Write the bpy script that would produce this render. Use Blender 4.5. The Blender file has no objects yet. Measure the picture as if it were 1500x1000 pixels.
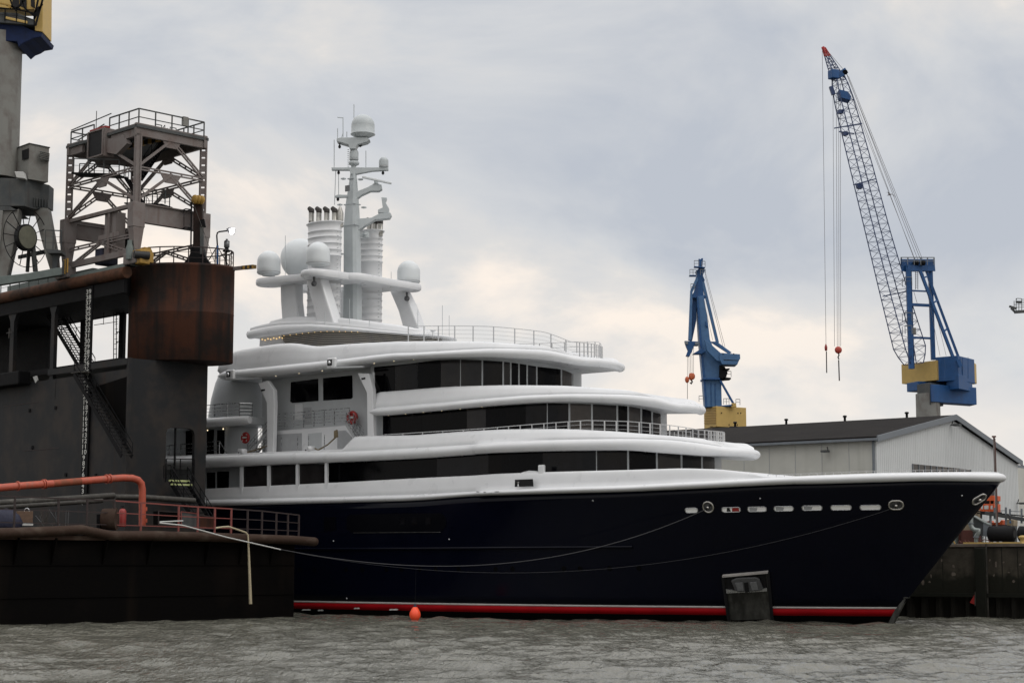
import bpy, bmesh, math, random
import numpy as np
from mathutils import Vector, Matrix, noise
random.seed(7); np.random.seed(7)
R = math.radians
S = bpy.context.scene
COL = S.collection
# ------------------------------------------------------------------ camera
F = 2600.0; CH = 4.3; TH = math.atan(325.0 / F)
cd = bpy.data.cameras.new('camera'); cam = bpy.data.objects.new('camera', cd); COL.objects.link(cam)
cd.sensor_width = 36; cd.lens = 36 * F / 1500; cd.clip_start = 0.5; cd.clip_end = 20000
cam.location = (0, 0, CH); cam.rotation_euler = (math.pi / 2 + TH, 0, 0)
S.camera = cam
# ------------------------------------------------------------------ sky
W = bpy.data.worlds.new('World'); S.world = W; W.use_nodes = True
nt = W.node_tree; nt.nodes.clear()
def nn(t, **k):
    n = nt.nodes.new(t)
    for a, b in k.items():
        if a.startswith('i_'): n.inputs[a[2:].replace('_', ' ')].default_value = b
        else: setattr(n, a, b)
    return n
out = nn('ShaderNodeOutputWorld'); bg1 = nn('ShaderNodeBackground'); bg2 = nn('ShaderNodeBackground'); mx = nn('ShaderNodeMixShader')
sky = nn('ShaderNodeTexSky'); sky.sky_type = 'NISHITA'; sky.sun_disc = False
SUN_EL, SUN_AZ = R(40), R(120)
sky.sun_elevation = SUN_EL; sky.sun_rotation = SUN_AZ
nt.links.new(sky.outputs[0], bg1.inputs[0]); bg1.inputs[1].default_value = 0.07
tc = nn('ShaderNodeTexCoord'); mp = nn('ShaderNodeMapping'); mp.inputs['Scale'].default_value = (1, 1, 1.7); mp.inputs['Location'].default_value = (0.35, 0.1, 0.55)
nt.links.new(tc.outputs['Generated'], mp.inputs[0])
n1 = nn('ShaderNodeTexNoise'); n1.inputs['Scale'].default_value = 4.2; n1.inputs['Detail'].default_value = 10; n1.inputs['Roughness'].default_value = 0.56; n1.inputs['Distortion'].default_value = 0.35
n2 = nn('ShaderNodeTexNoise'); n2.inputs['Scale'].default_value = 7.5; n2.inputs['Detail'].default_value = 4; n2.inputs['Roughness'].default_value = 0.5
mp2 = nn('ShaderNodeMapping'); mp2.inputs['Scale'].default_value = (1, 1, 1.6); mp2.inputs['Location'].default_value = (3.1, 1.7, 0.2)
nt.links.new(tc.outputs['Generated'], mp2.inputs[0]); nt.links.new(mp2.outputs[0], n2.inputs[0])
nt.links.new(mp.outputs[0], n1.inputs[0])
rp = nn('ShaderNodeValToRGB'); e = rp.color_ramp.elements
e[0].position = 0.34; e[0].color = (0.470, 0.500, 0.555, 1)
e[1].position = 0.62; e[1].color = (0.920, 0.820, 0.725, 1)
m = e.new(0.465); m.color = (0.590, 0.602, 0.622, 1); m = e.new(0.54); m.color = (0.675, 0.660, 0.645, 1)
nt.links.new(n1.outputs[0], rp.inputs[0])
# thinner, warmer cloud low towards the horizon, dark banks overhead
sx = nn('ShaderNodeSeparateXYZ'); nt.links.new(tc.outputs['Generated'], sx.inputs[0])
mr = nn('ShaderNodeMapRange'); mr.inputs[1].default_value = 0.03; mr.inputs[2].default_value = 0.17; mr.inputs[3].default_value = 1; mr.inputs[4].default_value = 0
nt.links.new(sx.outputs[2], mr.inputs[0])
rp2 = nn('ShaderNodeValToRGB'); e = rp2.color_ramp.elements
e[0].position = 0.38; e[0].color = (0.70, 0.70, 0.70, 1); e[1].position = 0.62; e[1].color = (0.93, 0.84, 0.75, 1)
nt.links.new(n2.outputs[0], rp2.inputs[0])
mc = nn('ShaderNodeMixRGB'); mm = nn('ShaderNodeMath', operation='MULTIPLY'); mm.inputs[1].default_value = 0.85
nt.links.new(mr.outputs[0], mm.inputs[0]); nt.links.new(mm.outputs[0], mc.inputs[0])
nt.links.new(rp.outputs[0], mc.inputs[1]); nt.links.new(rp2.outputs[0], mc.inputs[2])
nt.links.new(mc.outputs[0], bg2.inputs[0])
# an overcast sky is brightest overhead
mz = nn('ShaderNodeMapRange'); mz.interpolation_type = 'SMOOTHSTEP'; mz.inputs[1].default_value = 0.36; mz.inputs[2].default_value = 0.95; mz.inputs[3].default_value = 1.15; mz.inputs[4].default_value = 2.9
nt.links.new(sx.outputs[2], mz.inputs[0]); nt.links.new(mz.outputs[0], bg2.inputs[1])
mx.inputs[0].default_value = 0.93
nt.links.new(bg1.outputs[0], mx.inputs[1]); nt.links.new(bg2.outputs[0], mx.inputs[2]); nt.links.new(mx.outputs[0], out.inputs[0])
sd = bpy.data.lights.new('sun', 'SUN'); so = bpy.data.objects.new('sun', sd); COL.objects.link(so)
sd.energy = 0.5; sd.angle = R(25); sd.color = (1, 0.95, 0.88)
sv = Vector((math.sin(SUN_AZ) * math.cos(SUN_EL), math.cos(SUN_AZ) * math.cos(SUN_EL), math.sin(SUN_EL)))
so.rotation_euler = sv.to_track_quat('Z', 'Y').to_euler()
S.view_settings.view_transform = 'Standard'; S.view_settings.look = 'None'; S.view_settings.gamma = 1; S.view_settings.exposure = 0.0
S.render.resolution_x = 1024; S.render.resolution_y = 682

# ------------------------------------------------------------------ ray helpers (photo pixel -> point on a real plane)
def ray(px, py):
    a = (px - 750) / F; b = (500 - py) / F
    return np.array([a, math.cos(TH) - b * math.sin(TH), math.sin(TH) + b * math.cos(TH)])
C0 = np.array([0, 0, CH])
def PY(px, py, Y): d = ray(px, py); return C0 + d * (Y / d[1])
def PZ(px, py, z): d = ray(px, py); return C0 + d * ((z - CH) / d[2])
class Frame:
    def __init__(s, o, ang):
        s.o = np.array(o, float); c, n = math.cos(ang), math.sin(ang); s.ang = ang
        s.M = np.array([[c, -n, 0], [n, c, 0], [0, 0, 1]])
    def loc(s, p): return s.M.T @ (np.array(p, float) - s.o)
    def wor(s, p): return s.M @ np.array(p, float) + s.o
    def x(s, px, py, c):
        o = s.loc(C0); d = s.M.T @ ray(px, py); return o + d * ((c - o[0]) / d[0])
    def y(s, px, py, c):
        o = s.loc(C0); d = s.M.T @ ray(px, py); return o + d * ((c - o[1]) / d[1])
    def z(s, px, py, c):
        o = s.loc(C0); d = s.M.T @ ray(px, py); return o + d * ((c - o[2]) / d[2])

# ------------------------------------------------------------------ objects
ORIG = {}
def tag(o, label=None, cat=None, group=None, kind=None):
    if label: o['label'] = label
    if cat: o['category'] = cat
    if group: o['group'] = group
    if kind: o['kind'] = kind
    return o
def thing(name, label, cat, loc=(0, 0, 0), rz=0, group=None, local=False):
    o = bpy.data.objects.new(name, None); COL.objects.link(o); o.empty_display_size = 1
    o.location = tuple(loc); o.rotation_euler = (0, 0, rz); tag(o, label, cat, group)
    ORIG[o.name] = np.zeros(3) if local else np.array(loc, float)
    return o
def kids(o): return [c for c in bpy.data.objects if c.parent == o]
def copy_tree(o, parent=None, loc=None):
    c = o.copy(); COL.objects.link(c)
    if parent: c.parent = parent
    for ch in kids(o): copy_tree(ch, c)
    return c
class MB:
    def __init__(s): s.v = []; s.f = []; s.sm = []
    def add(s, vs, fs, smooth=False):
        n = len(s.v); s.v += [tuple(map(float, p)) for p in vs]
        s.f += [tuple(i + n for i in f) for f in fs]; s.sm += [smooth] * len(fs); return s
    def box(s, c, size, rz=0, ax=None):
        x, y, z = [q / 2 for q in size]; c = np.array(c, float)
        A = np.array([[math.cos(rz), -math.sin(rz), 0], [math.sin(rz), math.cos(rz), 0], [0, 0, 1]]) if ax is None else np.array(ax, float).T
        vs = [c + A @ np.array([i * x, j * y, k * z]) for i, j, k in ((-1,-1,-1),(1,-1,-1),(1,1,-1),(-1,1,-1),(-1,-1,1),(1,-1,1),(1,1,1),(-1,1,1))]
        return s.add(vs, [(3,2,1,0),(4,5,6,7),(0,1,5,4),(1,2,6,5),(2,3,7,6),(3,0,4,7)])
    def bx(s, a, b):
        a = np.array(a, float); b = np.array(b, float); return s.box((a + b) / 2, np.abs(b - a))
    def beam(s, p, q, w, h=None, up=(0, 0, 1), w2=None, h2=None):
        p = np.array(p, float); q = np.array(q, float); h = h or w; w2 = w2 or w; h2 = h2 or h
        d = q - p; L = np.linalg.norm(d)
        if L < 1e-6: return s
        d /= L; u = np.array(up, float); sd_ = np.cross(d, u)
        if np.linalg.norm(sd_) < 1e-3: sd_ = np.cross(d, np.array([0, 1, 0.]))
        sd_ /= np.linalg.norm(sd_); u = np.cross(sd_, d)
        vs = [p + sd_ * i * w / 2 + u * j * h / 2 for i, j in ((-1,-1),(1,-1),(1,1),(-1,1))] + [q + sd_ * i * w2 / 2 + u * j * h2 / 2 for i, j in ((-1,-1),(1,-1),(1,1),(-1,1))]
        return s.add(vs, [(3,2,1,0),(4,5,6,7),(0,1,5,4),(1,2,6,5),(2,3,7,6),(3,0,4,7)])
    def tube(s, pts, r, n=8, cap=True):
        pts = [np.array(p, float) for p in pts]; rs = r if hasattr(r, '__len__') else [r] * len(pts)
        rings = []; pu = None
        for i, p in enumerate(pts):
            d = pts[min(i + 1, len(pts) - 1)] - pts[max(i - 1, 0)]; d = d / (np.linalg.norm(d) + 1e-9)
            u = np.array([0, 0, 1.]) if pu is None else pu
            u = u - d * np.dot(u, d)
            if np.linalg.norm(u) < 1e-3: u = np.array([1., 0, 0]) - d * d[0]
            u /= np.linalg.norm(u); pu = u; w = np.cross(d, u)
            rings.append([p + rs[i] * (math.cos(t) * u + math.sin(t) * w) for t in [2 * math.pi * k / n for k in range(n)]])
        return s.loft(rings, cap=cap)
    def loft(s, rings, cap=True, closed=True, smooth=True):
        n = len(rings[0]); vs = [p for r in rings for p in r]; fs = []
        for i in range(len(rings) - 1):
            for k in range(n if closed else n - 1):
                k2 = (k + 1) % n; fs.append((i * n + k, i * n + k2, (i + 1) * n + k2, (i + 1) * n + k))
        s.add(vs, fs, smooth)
        if cap and closed:
            s.add(rings[0], [tuple(range(n))[::-1]]); s.add(rings[-1], [tuple(range(n))])
        return s
    def lathe(s, c, prof, n=24, sx=1, sy=1, rz=0):
        c = np.array(c, float); rings = []
        for r, z in prof:
            ring = []
            for k in range(n):
                t = 2 * math.pi * k / n; x, y = r * sx * math.cos(t), r * sy * math.sin(t)
                ring.append(c + np.array([x * math.cos(rz) - y * math.sin(rz), x * math.sin(rz) + y * math.cos(rz), z]))
            rings.append(ring)
        return s.loft(rings)
    def prism(s, poly, off):
        off = np.array(off, float); n = len(poly); a = [np.array(p, float) for p in poly]; b = [p + off for p in a]
        return s.add(a + b, [tuple(range(n))[::-1], tuple(range(n, 2 * n))] + [(i, (i + 1) % n, n + (i + 1) % n, n + i) for i in range(n)])
    def rail(s, path, h, post=0.03, wires=3, step=1.5, top=0.03, wire=0.015, ends=True):
        path = [np.array(p, float) for p in path]; H = np.array([0, 0, h])
        for a, b in zip(path, path[1:]):
            s.beam(a + H, b + H, top * 2)
            for k in range(1, wires): s.beam(a + H * k / wires, b + H * k / wires, wire * 2)
            L = np.linalg.norm(b - a); m_ = max(1, round(L / step))
            for k in range(m_): q = a + (b - a) * k / m_; s.beam(q, q + H, post * 2)
        if ends: s.beam(path[-1], path[-1] + H, post * 2)
        return s
    def build(s, name, mat, parent=None, label=None, cat=None, group=None, kind=None, merge=False, bevel=0, origin=None):
        v = np.array(s.v, float)
        if parent is not None: o3 = ORIG[parent.name]; loc = np.zeros(3)
        else:
            o3 = np.array([(v[:, 0].min() + v[:, 0].max()) / 2, (v[:, 1].min() + v[:, 1].max()) / 2, v[:, 2].min()]) if origin is None else np.array(origin, float); loc = o3
        me = bpy.data.meshes.new(name); me.from_pydata([tuple(p) for p in v - o3], [], s.f)
        me.polygons.foreach_set('use_smooth', s.sm)
        bm = bmesh.new(); bm.from_mesh(me)
        if merge: bmesh.ops.remove_doubles(bm, verts=bm.verts, dist=0.004)
        bmesh.ops.recalc_face_normals(bm, faces=bm.faces); bm.to_mesh(me); bm.free()
        o = bpy.data.objects.new(name, me); COL.objects.link(o); o.location = tuple(loc)
        for m_ in (mat if isinstance(mat, (list, tuple)) else [mat]): me.materials.append(m_)
        if parent is not None: o.parent = parent
        ORIG[o.name] = o3
        if bevel:
            b = o.modifiers.new('bevel', 'BEVEL'); b.width = bevel; b.segments = 2; b.limit_method = 'ANGLE'
        tag(o, label, cat, group, kind)
        return o

# ------------------------------------------------------------------ materials
def mat(name, col, rough=0.5, metal=0, var=0.0, vscale=1.0, col2=None, thr=(0.4, 0.7), bump=0.0, bscale=20, spec=0.5, stretch=(1, 1, 1), coat=0, emit=None, streak=None, ior=None):
    m_ = bpy.data.materials.new(name); m_.use_nodes = True; t = m_.node_tree; b = t.nodes['Principled BSDF']
    b.inputs['Base Color'].default_value = (*col, 1); b.inputs['Roughness'].default_value = rough; b.inputs['Metallic'].default_value = metal
    b.inputs['Specular IOR Level'].default_value = spec; b.inputs['Coat Weight'].default_value = coat
    if ior: b.inputs['IOR'].default_value = ior
    if emit: b.inputs['Emission Color'].default_value = (*emit[0], 1); b.inputs['Emission Strength'].default_value = emit[1]
    N = lambda k: t.nodes.new(k); L = t.links.new
    co = N('ShaderNodeTexCoord'); mpn = N('ShaderNodeMapping'); mpn.inputs['Scale'].default_value = stretch; L(co.outputs['Object'], mpn.inputs[0])
    cur = None
    if col2 is not None:
        n_ = N('ShaderNodeTexNoise'); n_.inputs['Scale'].default_value = vscale; n_.inputs['Detail'].default_value = 8; n_.inputs['Roughness'].default_value = 0.62
        L(mpn.outputs[0], n_.inputs[0]); r_ = N('ShaderNodeValToRGB'); r_.color_ramp.elements[0].position = thr[0]; r_.color_ramp.elements[1].position = thr[1]
        r_.color_ramp.elements[0].color = (*col, 1); r_.color_ramp.elements[1].color = (*col2, 1); L(n_.outputs[0], r_.inputs[0]); cur = r_.outputs[0]
    if streak is not None:
        n_ = N('ShaderNodeTexNoise'); n_.inputs['Scale'].default_value = streak[1]; n_.inputs['Detail'].default_value = 5
        mp3 = N('ShaderNodeMapping'); mp3.inputs['Scale'].default_value = (1, 1, 0.08); L(co.outputs['Object'], mp3.inputs[0]); L(mp3.outputs[0], n_.inputs[0])
        r_ = N('ShaderNodeValToRGB'); r_.color_ramp.elements[0].position = streak[2]; r_.color_ramp.elements[1].position = streak[3]
        r_.color_ramp.elements[0].color = (0, 0, 0, 1); r_.color_ramp.elements[1].color = (1, 1, 1, 1); L(n_.outputs[0], r_.inputs[0])
        x_ = N('ShaderNodeMixRGB'); L(r_.outputs[0], x_.inputs[0]); x_.inputs[2].default_value = (*streak[0], 1)
        if cur: L(cur, x_.inputs[1])
        else: x_.inputs[1].default_value = (*col, 1)
        cur = x_.outputs[0]
    if var:
        n_ = N('ShaderNodeTexNoise'); n_.inputs['Scale'].default_value = vscale * 2.3 + 0.3; n_.inputs['Detail'].default_value = 6
        L(co.outputs['Object'], n_.inputs[0]); x_ = N('ShaderNodeMixRGB'); x_.blend_type = 'MULTIPLY'; x_.inputs[0].default_value = 1
        mr_ = N('ShaderNodeMapRange'); mr_.inputs[1].default_value = .3; mr_.inputs[2].default_value = .7; mr_.inputs[3].default_value = 1 - var; mr_.inputs[4].default_value = 1
        L(n_.outputs[0], mr_.inputs[0])
        if cur: L(cur, x_.inputs[1])
        else: x_.inputs[1].default_value = (*col, 1)
        L(mr_.outputs[0], x_.inputs[2]); cur = x_.outputs[0]
        mr2 = N('ShaderNodeMapRange'); mr2.inputs[3].default_value = max(0, rough - .12); mr2.inputs[4].default_value = min(1, rough + .15); L(n_.outputs[0], mr2.inputs[0]); L(mr2.outputs[0], b.inputs['Roughness'])
    if cur: L(cur, b.inputs['Base Color'])
    if bump:
        n_ = N('ShaderNodeTexNoise'); n_.inputs['Scale'].default_value = bscale; n_.inputs['Detail'].default_value = 5
        L(mpn.outputs[0], n_.inputs[0]); bp = N('ShaderNodeBump'); bp.inputs['Strength'].default_value = bump; bp.inputs['Distance'].default_value = 0.1
        L(n_.outputs[0], bp.inputs['Height']); L(bp.outputs[0], b.inputs['Normal'])
    return m_
M = {}
M['white'] = mat('yacht_white_paint', (0.66, 0.67, 0.68), 0.3, var=0.07, vscale=0.25)
M['slot'] = mat('slot_daylight_white', (0.9, 0.9, 0.88), 0.4)  # raised white carries the sky brightness behind the slots
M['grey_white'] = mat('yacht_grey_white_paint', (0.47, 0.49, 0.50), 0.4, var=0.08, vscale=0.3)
M['mast'] = mat('mast_grey_paint', (0.44, 0.475, 0.485), 0.4, var=0.1, vscale=0.5)
M['dome'] = mat('radome_paint', (0.62, 0.65, 0.66), 0.4, var=0.05, vscale=0.5)
M['navy'] = mat('navy_hull_paint', (0.0018, 0.0025, 0.0075), 0.12, spec=0.15, var=0.1, vscale=0.1, bump=0.03, bscale=0.8)
M['navy_dark'] = mat('dark_navy_recess', (0.0012, 0.0014, 0.003), 0.3, spec=0.1)
M['red'] = mat('red_boot_stripe', (0.25, 0.004, 0.007), 0.5, spec=0.05, col2=(0.17, 0.003, 0.005), vscale=0.4)
M['boot'] = mat('wet_black_antifouling', (0.002, 0.002, 0.002), 0.8, spec=0.0, var=0.3, vscale=1)
M['stripe'] = mat('white_waterline', (0.42, 0.40, 0.38), 0.5, var=0.25, vscale=0.6)
M['glass'] = mat('dark_window_glass', (0.003, 0.003, 0.004), 0.05, spec=0.08, var=0.5, vscale=0.35)
M['glass_grey'] = mat('grey_reflection_glass', (0.022, 0.020, 0.020), 0.06, spec=0.22, var=0.4, vscale=0.4)  # lighter grey tint put into some yacht panes in place of reflections
M['glass_pale'] = mat('pale_reflection_glass', (0.055, 0.048, 0.044), 0.06, spec=0.3, var=0.4, vscale=0.5)  # palest tint, reflected brightness painted into single panes
M['glass_soft'] = mat('smoky_window_glass', (0.008, 0.008, 0.010), 0.05, spec=0.15, var=0.6, vscale=0.6)
M['teak'] = mat('teak', (0.18, 0.14, 0.08), 0.6, var=0.3, vscale=2)
M['steel'] = mat('stainless_steel', (0.55, 0.56, 0.57), 0.25, metal=0.9, var=0.1, vscale=2)
M['chrome'] = mat('chromed_fairlead', (0.6, 0.58, 0.55), 0.16, metal=1, var=0.15, vscale=8)
M['plate'] = mat('worn_steel_plate', (0.055, 0.055, 0.05), 0.35, metal=0.6, col2=(0.12, 0.12, 0.11), vscale=0.9, streak=((0.03, 0.03, 0.027), 2.0, 0.4, 0.65))
M['anchor'] = mat('anchor_steel', (0.09, 0.092, 0.095), 0.4, metal=0.3, var=0.2, vscale=3)
M['anchor_light'] = mat('worn_anchor_fluke', (0.17, 0.175, 0.18), 0.45, metal=.2, var=.3, vscale=3)
M['lifered'] = mat('lifebuoy_cover_red', (0.32, 0.02, 0.018), 0.5, var=0.1, vscale=4)
M['marking'] = mat('white_marking_paint', (0.55, 0.55, 0.53), 0.6, var=0.25, vscale=4)
M['louvre'] = mat('louvre_grey', (0.36, 0.37, 0.38), 0.45, var=0.1, vscale=1)
M['teak_pale'] = mat('pale_louvre_slat', (0.42, 0.40, 0.36), 0.5)
M['black'] = mat('black_steel', (0.008, 0.008, 0.009), 0.5, spec=0.25, var=0.2, vscale=2)
M['soot'] = mat('sooty_exhaust_steel', (0.02, 0.015, 0.012), 0.6, var=0.3, vscale=3)
M['exh'] = mat('brushed_exhaust_pipe', (0.42, 0.41, 0.38), 0.3, metal=0.55, var=0.25, vscale=2)
# ------------------------------------------------------------------ water (real waves)
def water_mat():
    m_ = bpy.data.materials.new('harbour_water'); m_.use_nodes = True; t = m_.node_tree; b = t.nodes['Principled BSDF']
    b.inputs['Base Color'].default_value = (0.118, 0.116, 0.095, 1); b.inputs['Roughness'].default_value = 0.06; b.inputs['IOR'].default_value = 1.33
    N = t.nodes.new; L = t.links.new
    co = N('ShaderNodeTexCoord'); mpn = N('ShaderNodeMapping'); mpn.inputs['Rotation'].default_value = (0, 0, 0.12); mpn.inputs['Scale'].default_value = (1.5, 0.5, 1); L(co.outputs['Object'], mpn.inputs[0])
    a = N('ShaderNodeTexNoise'); a.inputs['Scale'].default_value = 2.3; a.inputs['Detail'].default_value = 4; a.inputs['Roughness'].default_value = 0.55; a.inputs['Distortion'].default_value = 0.6
    L(mpn.outputs[0], a.inputs[0])
    bp = N('ShaderNodeBump'); bp.inputs['Strength'].default_value = 1.0; bp.inputs['Distance'].default_value = 0.17
    L(a.outputs[0], bp.inputs['Height']); L(bp.outputs[0], b.inputs['Normal'])
    return m_
M['water'] = water_mat()
def waves(X, Y):
    rng = np.random.RandomState(3); Z = np.zeros_like(X); DX = np.zeros_like(X); DY = np.zeros_like(X)
    for i in range(70):
        lam = 0.8 * (1.052 ** i) * rng.uniform(0.9, 1.1)            # 0.55 .. 37 m
        ang = rng.normal(-1.15, 0.65)
        amp = 0.0050 * lam ** 1.15 if lam < 4 else 0.0050 * 4 ** 1.15 * (4 / lam) ** 0.5
        amp *= rng.uniform(0.6, 1.25)
        k = 2 * math.pi / lam; ph = rng.uniform(0, 6.28); c, s_ = math.cos(ang), math.sin(ang)
        p = k * (X * c + Y * s_) + ph
        Z += amp * np.cos(p); DX -= amp * 1.1 * c * np.sin(p); DY -= amp * 1.1 * s_ * np.sin(p)
    return DX, DY, Z * 0.95
xs = np.arange(-64, 64.01, 0.26); ys = np.concatenate([np.arange(38, 100, 0.17), np.arange(100, 176, 0.27)])
X, Y = np.meshgrid(xs, ys); DX, DY, Z = waves(X, Y)
edge = np.minimum(np.minimum((X + 64), (64 - X)), np.minimum(Y - 38, 176 - Y)); fd = np.clip(edge / 6, 0, 1)
V = np.stack([X + DX * fd, Y + DY * fd, Z * fd], -1).reshape(-1, 3)
ny, nx = X.shape; idx = np.arange(ny * nx).reshape(ny, nx)
Fq = np.stack([idx[:-1, :-1], idx[:-1, 1:], idx[1:, 1:], idx[1:, :-1]], -1).reshape(-1, 4)
me = bpy.data.meshes.new('water')
# outer flat sheet around the wave patch
ring = [(-64, 38), (64, 38), (64, 176), (-64, 176)]; outr = [(-3000, -600), (3000, -600), (3000, 3000), (-3000, 3000)]
V2 = np.array([(x, y, 0) for x, y in ring + outr], float); b0 = len(V)
F2 = np.array([(b0 + i, b0 + 4 + i, b0 + 4 + (i + 1) % 4, b0 + (i + 1) % 4) for i in range(4)])
allv = np.vstack([V, V2]); allf = np.vstack([Fq, F2])
me.vertices.add(len(allv)); me.vertices.foreach_set('co', allv.ravel())
me.loops.add(allf.size); me.loops.foreach_set('vertex_index', allf.ravel().astype(np.int32))
me.polygons.add(len(allf)); me.polygons.foreach_set('loop_start', np.arange(0, allf.size, 4, dtype=np.int32)); me.polygons.foreach_set('use_smooth', np.ones(len(allf), bool))
me.update(); me.validate(); me.materials.append(M['water'])
wo = bpy.data.objects.new('water', me); COL.objects.link(wo); tag(wo, 'choppy grey brown harbour water', 'water', None, 'structure')
# ================================================================== YACHT
PSI = R(36)
BW = PZ(1302, 912, 0.0)
YF = Frame(BW, -PSI)
yacht = thing('motor_yacht', 'long navy blue and white superyacht moored bow to the right beside the dock', 'yacht', BW, -PSI, local=True)
def project(p):
    p = np.asarray(p, float) - C0; f = p[..., 1] * math.cos(TH) + p[..., 2] * math.sin(TH); u = -p[..., 1] * math.sin(TH) + p[..., 2] * math.cos(TH)
    return 750 + F * p[..., 0] / f, 500 - F * u / f
def wl(P): return (YF.M @ np.asarray(P, float).T).T + YF.o
class Curve:
    def __init__(s, pts): s.p = np.array(pts, float); s.n = len(s.p)
    def off(s, d):
        p = s.p; t = np.gradient(p, axis=0); t /= np.linalg.norm(t, axis=1)[:, None] + 1e-9
        nrm = np.stack([t[:, 1], -t[:, 0]], 1)            # inward for aft->tip on +yb side
        nrm[-1] = (-1, 0)
        q = p + nrm * (np.asarray(d)[:, None] if hasattr(d, '__len__') else d); q[:, 1] = np.maximum(q[:, 1], 0); q[-1, 1] = 0
        return Curve(q)
    def hit(s, px, py):
        o = YF.loc(C0); d = YF.M.T @ ray(px, py); q = s.p * np.array([1, -1])
        c = (q[:, 0] - o[0]) * d[1] - (q[:, 1] - o[1]) * d[0]; best = None
        for i in np.where(c[:-1] * c[1:] <= 0)[0]:
            f = c[i] / (c[i] - c[i + 1] + 1e-12); P = q[i] + f * (q[i + 1] - q[i]); D = np.hypot(P[0] - o[0], P[1] - o[1])
            if best is None or D < best[0]: best = (D, i + f)
        if best is None:
            i = int(np.argmin(np.abs(c))); best = (np.hypot(*(q[i] - o[:2])), float(i))
        return best[1], o[2] + d[2] * best[0] / np.hypot(d[0], d[1])
    def z(s, tab, smooth=7, tip=None):
        r = sorted(s.hit(*t) for t in tab); t = np.array([a for a, _ in r]); z = np.array([b for _, b in r])
        if tip is not None: j = s.fars(); k = t < j - 8; t = np.append(t[k], [j, s.n - 1]); z = np.append(z[k], [tip, tip])
        v = np.interp(np.arange(s.n), t, z)
        w = np.ones(smooth) / smooth; return np.convolve(np.pad(v, smooth // 2, 'edge'), w, 'valid')
    def fars(s): return int(np.argmax(project(wl(np.hstack([s.p, np.full((s.n, 1), 15.)])))[0]))
    def tipz(s, py):
        x, y = s.p[s.fars()]; lo, hi = 0., 60.
        for _ in range(40):
            m_ = (lo + hi) / 2
            if project(wl(np.array([x, y, m_])))[1] > py: lo = m_
            else: hi = m_
        return lo
    def at(s, t, z, off=0):
        q = s.off(off).p if off else s.p; x = np.interp(t, np.arange(s.n), q[:, 0]); y = np.interp(t, np.arange(s.n), q[:, 1]); return np.array([x, -y, z])
def mkcurve(b, L, pxt, zt, p=2.0, q=2.0, xaft=-78, baft=None, n=110):
    baft = b if baft is None else baft
    def pts(xc):
        th = np.linspace(0, math.pi / 2, n); X = xc + L * np.sin(th) ** (2 / p); Yb = b * np.cos(th) ** (2 / q)
        xa = np.arange(xaft, xc, 0.5); k = np.clip((xc - xa) / 40, 0, 1); ya = b + (baft - b) * k * k * (3 - 2 * k)
        return np.vstack([np.stack([xa, ya], 1), np.stack([X, Yb], 1)])
    lo, hi = -60, 30
    for _ in range(40):
        xc = (lo + hi) / 2; P = pts(xc); A = np.vstack([P * [1, -1], P]); w = wl(np.hstack([A, np.full((len(A), 1), zt)]))
        if project(w)[0].max() < pxt: lo = xc
        else: hi = xc
    return Curve(pts(xc))
def shelf(name, C, bot, crease, top, inset_top=1.0, i0=0, m_='white', under=2.4, outset=None, tube=0.45, tiptop=None, taper=True):
    n = C.n; oo = np.asarray(outset) if outset is not None else np.zeros(n)
    zb, zc, zt = bot, crease, np.maximum(top, crease + 0.01)
    rows = []                                   # (inset array, z array)
    one = np.ones(n)
    rows.append((under * one, zb + 0.12)); rows.append((0.75 * one, zb + 0.10)); rows.append((0.5 * one, zb + 0.0))
    mid = (zb + zc) / 2; hf = (zc - zb) / 2
    for a in np.linspace(-80, 80, 9): rows.append((tube * (1 - math.cos(R(a))) * one, mid + hf * math.sin(R(a))))
    rows.append(((tube + .12) * one, zc - 0.09))
    g = zt - zc
    it = np.maximum(inset_top * np.clip(g / 0.5, 0.4, 1), tube + .06)
    for f, h in ((0.04, 0.06), (0.18, 0.32), (0.34, 0.60), (0.52, 0.83), (0.72, 0.95), (0.88, 0.99)):
        rows.append((tube + (it - tube) * f, zc + g * h))
    rows.append((it + 0.05, zt)); rows.append((it + 0.5, zt))
    mb = MB(); N = n - i0; rings = []
    for k in range(i0, n):
        j = k - i0; near = []
        for ins, z in rows: near.append((ins[k], z[k]))
        rings.append(near)
    offs = []
    P = []
    for r, (ins, z) in enumerate(rows): P.append(C.off(ins - (oo if 1 <= r <= 12 else 0 * oo)).p)
    for k in range(i0, n):
        j = k - i0; L_ = []; Rr = []
        for r in range(len(rows)):
            x, y = P[r][k]; z = rows[r][1][k]; 
            if taper and j < 3 and 1 <= r <= 12:
                f = (0.25, 0.7, 0.93)[j]; z = mid[k] + (z - mid[k]) * f; y -= (0.5, 0.2, 0.05)[j]
            L_.append((x, -y, z)); Rr.append((x, y, z))
        offs.append(L_ + Rr[::-1])
    mb.loft(offs, cap=False, closed=True)
    mb.add(offs[0], [tuple(range(len(offs[0])))])
    # top and bottom are closed by the ring itself (near inner rows joined to far inner rows)
    return mb.build(name, M[m_], yacht, merge=True)
def px_index(C, px, py): return int(C.hit(px, py)[0])

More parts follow.
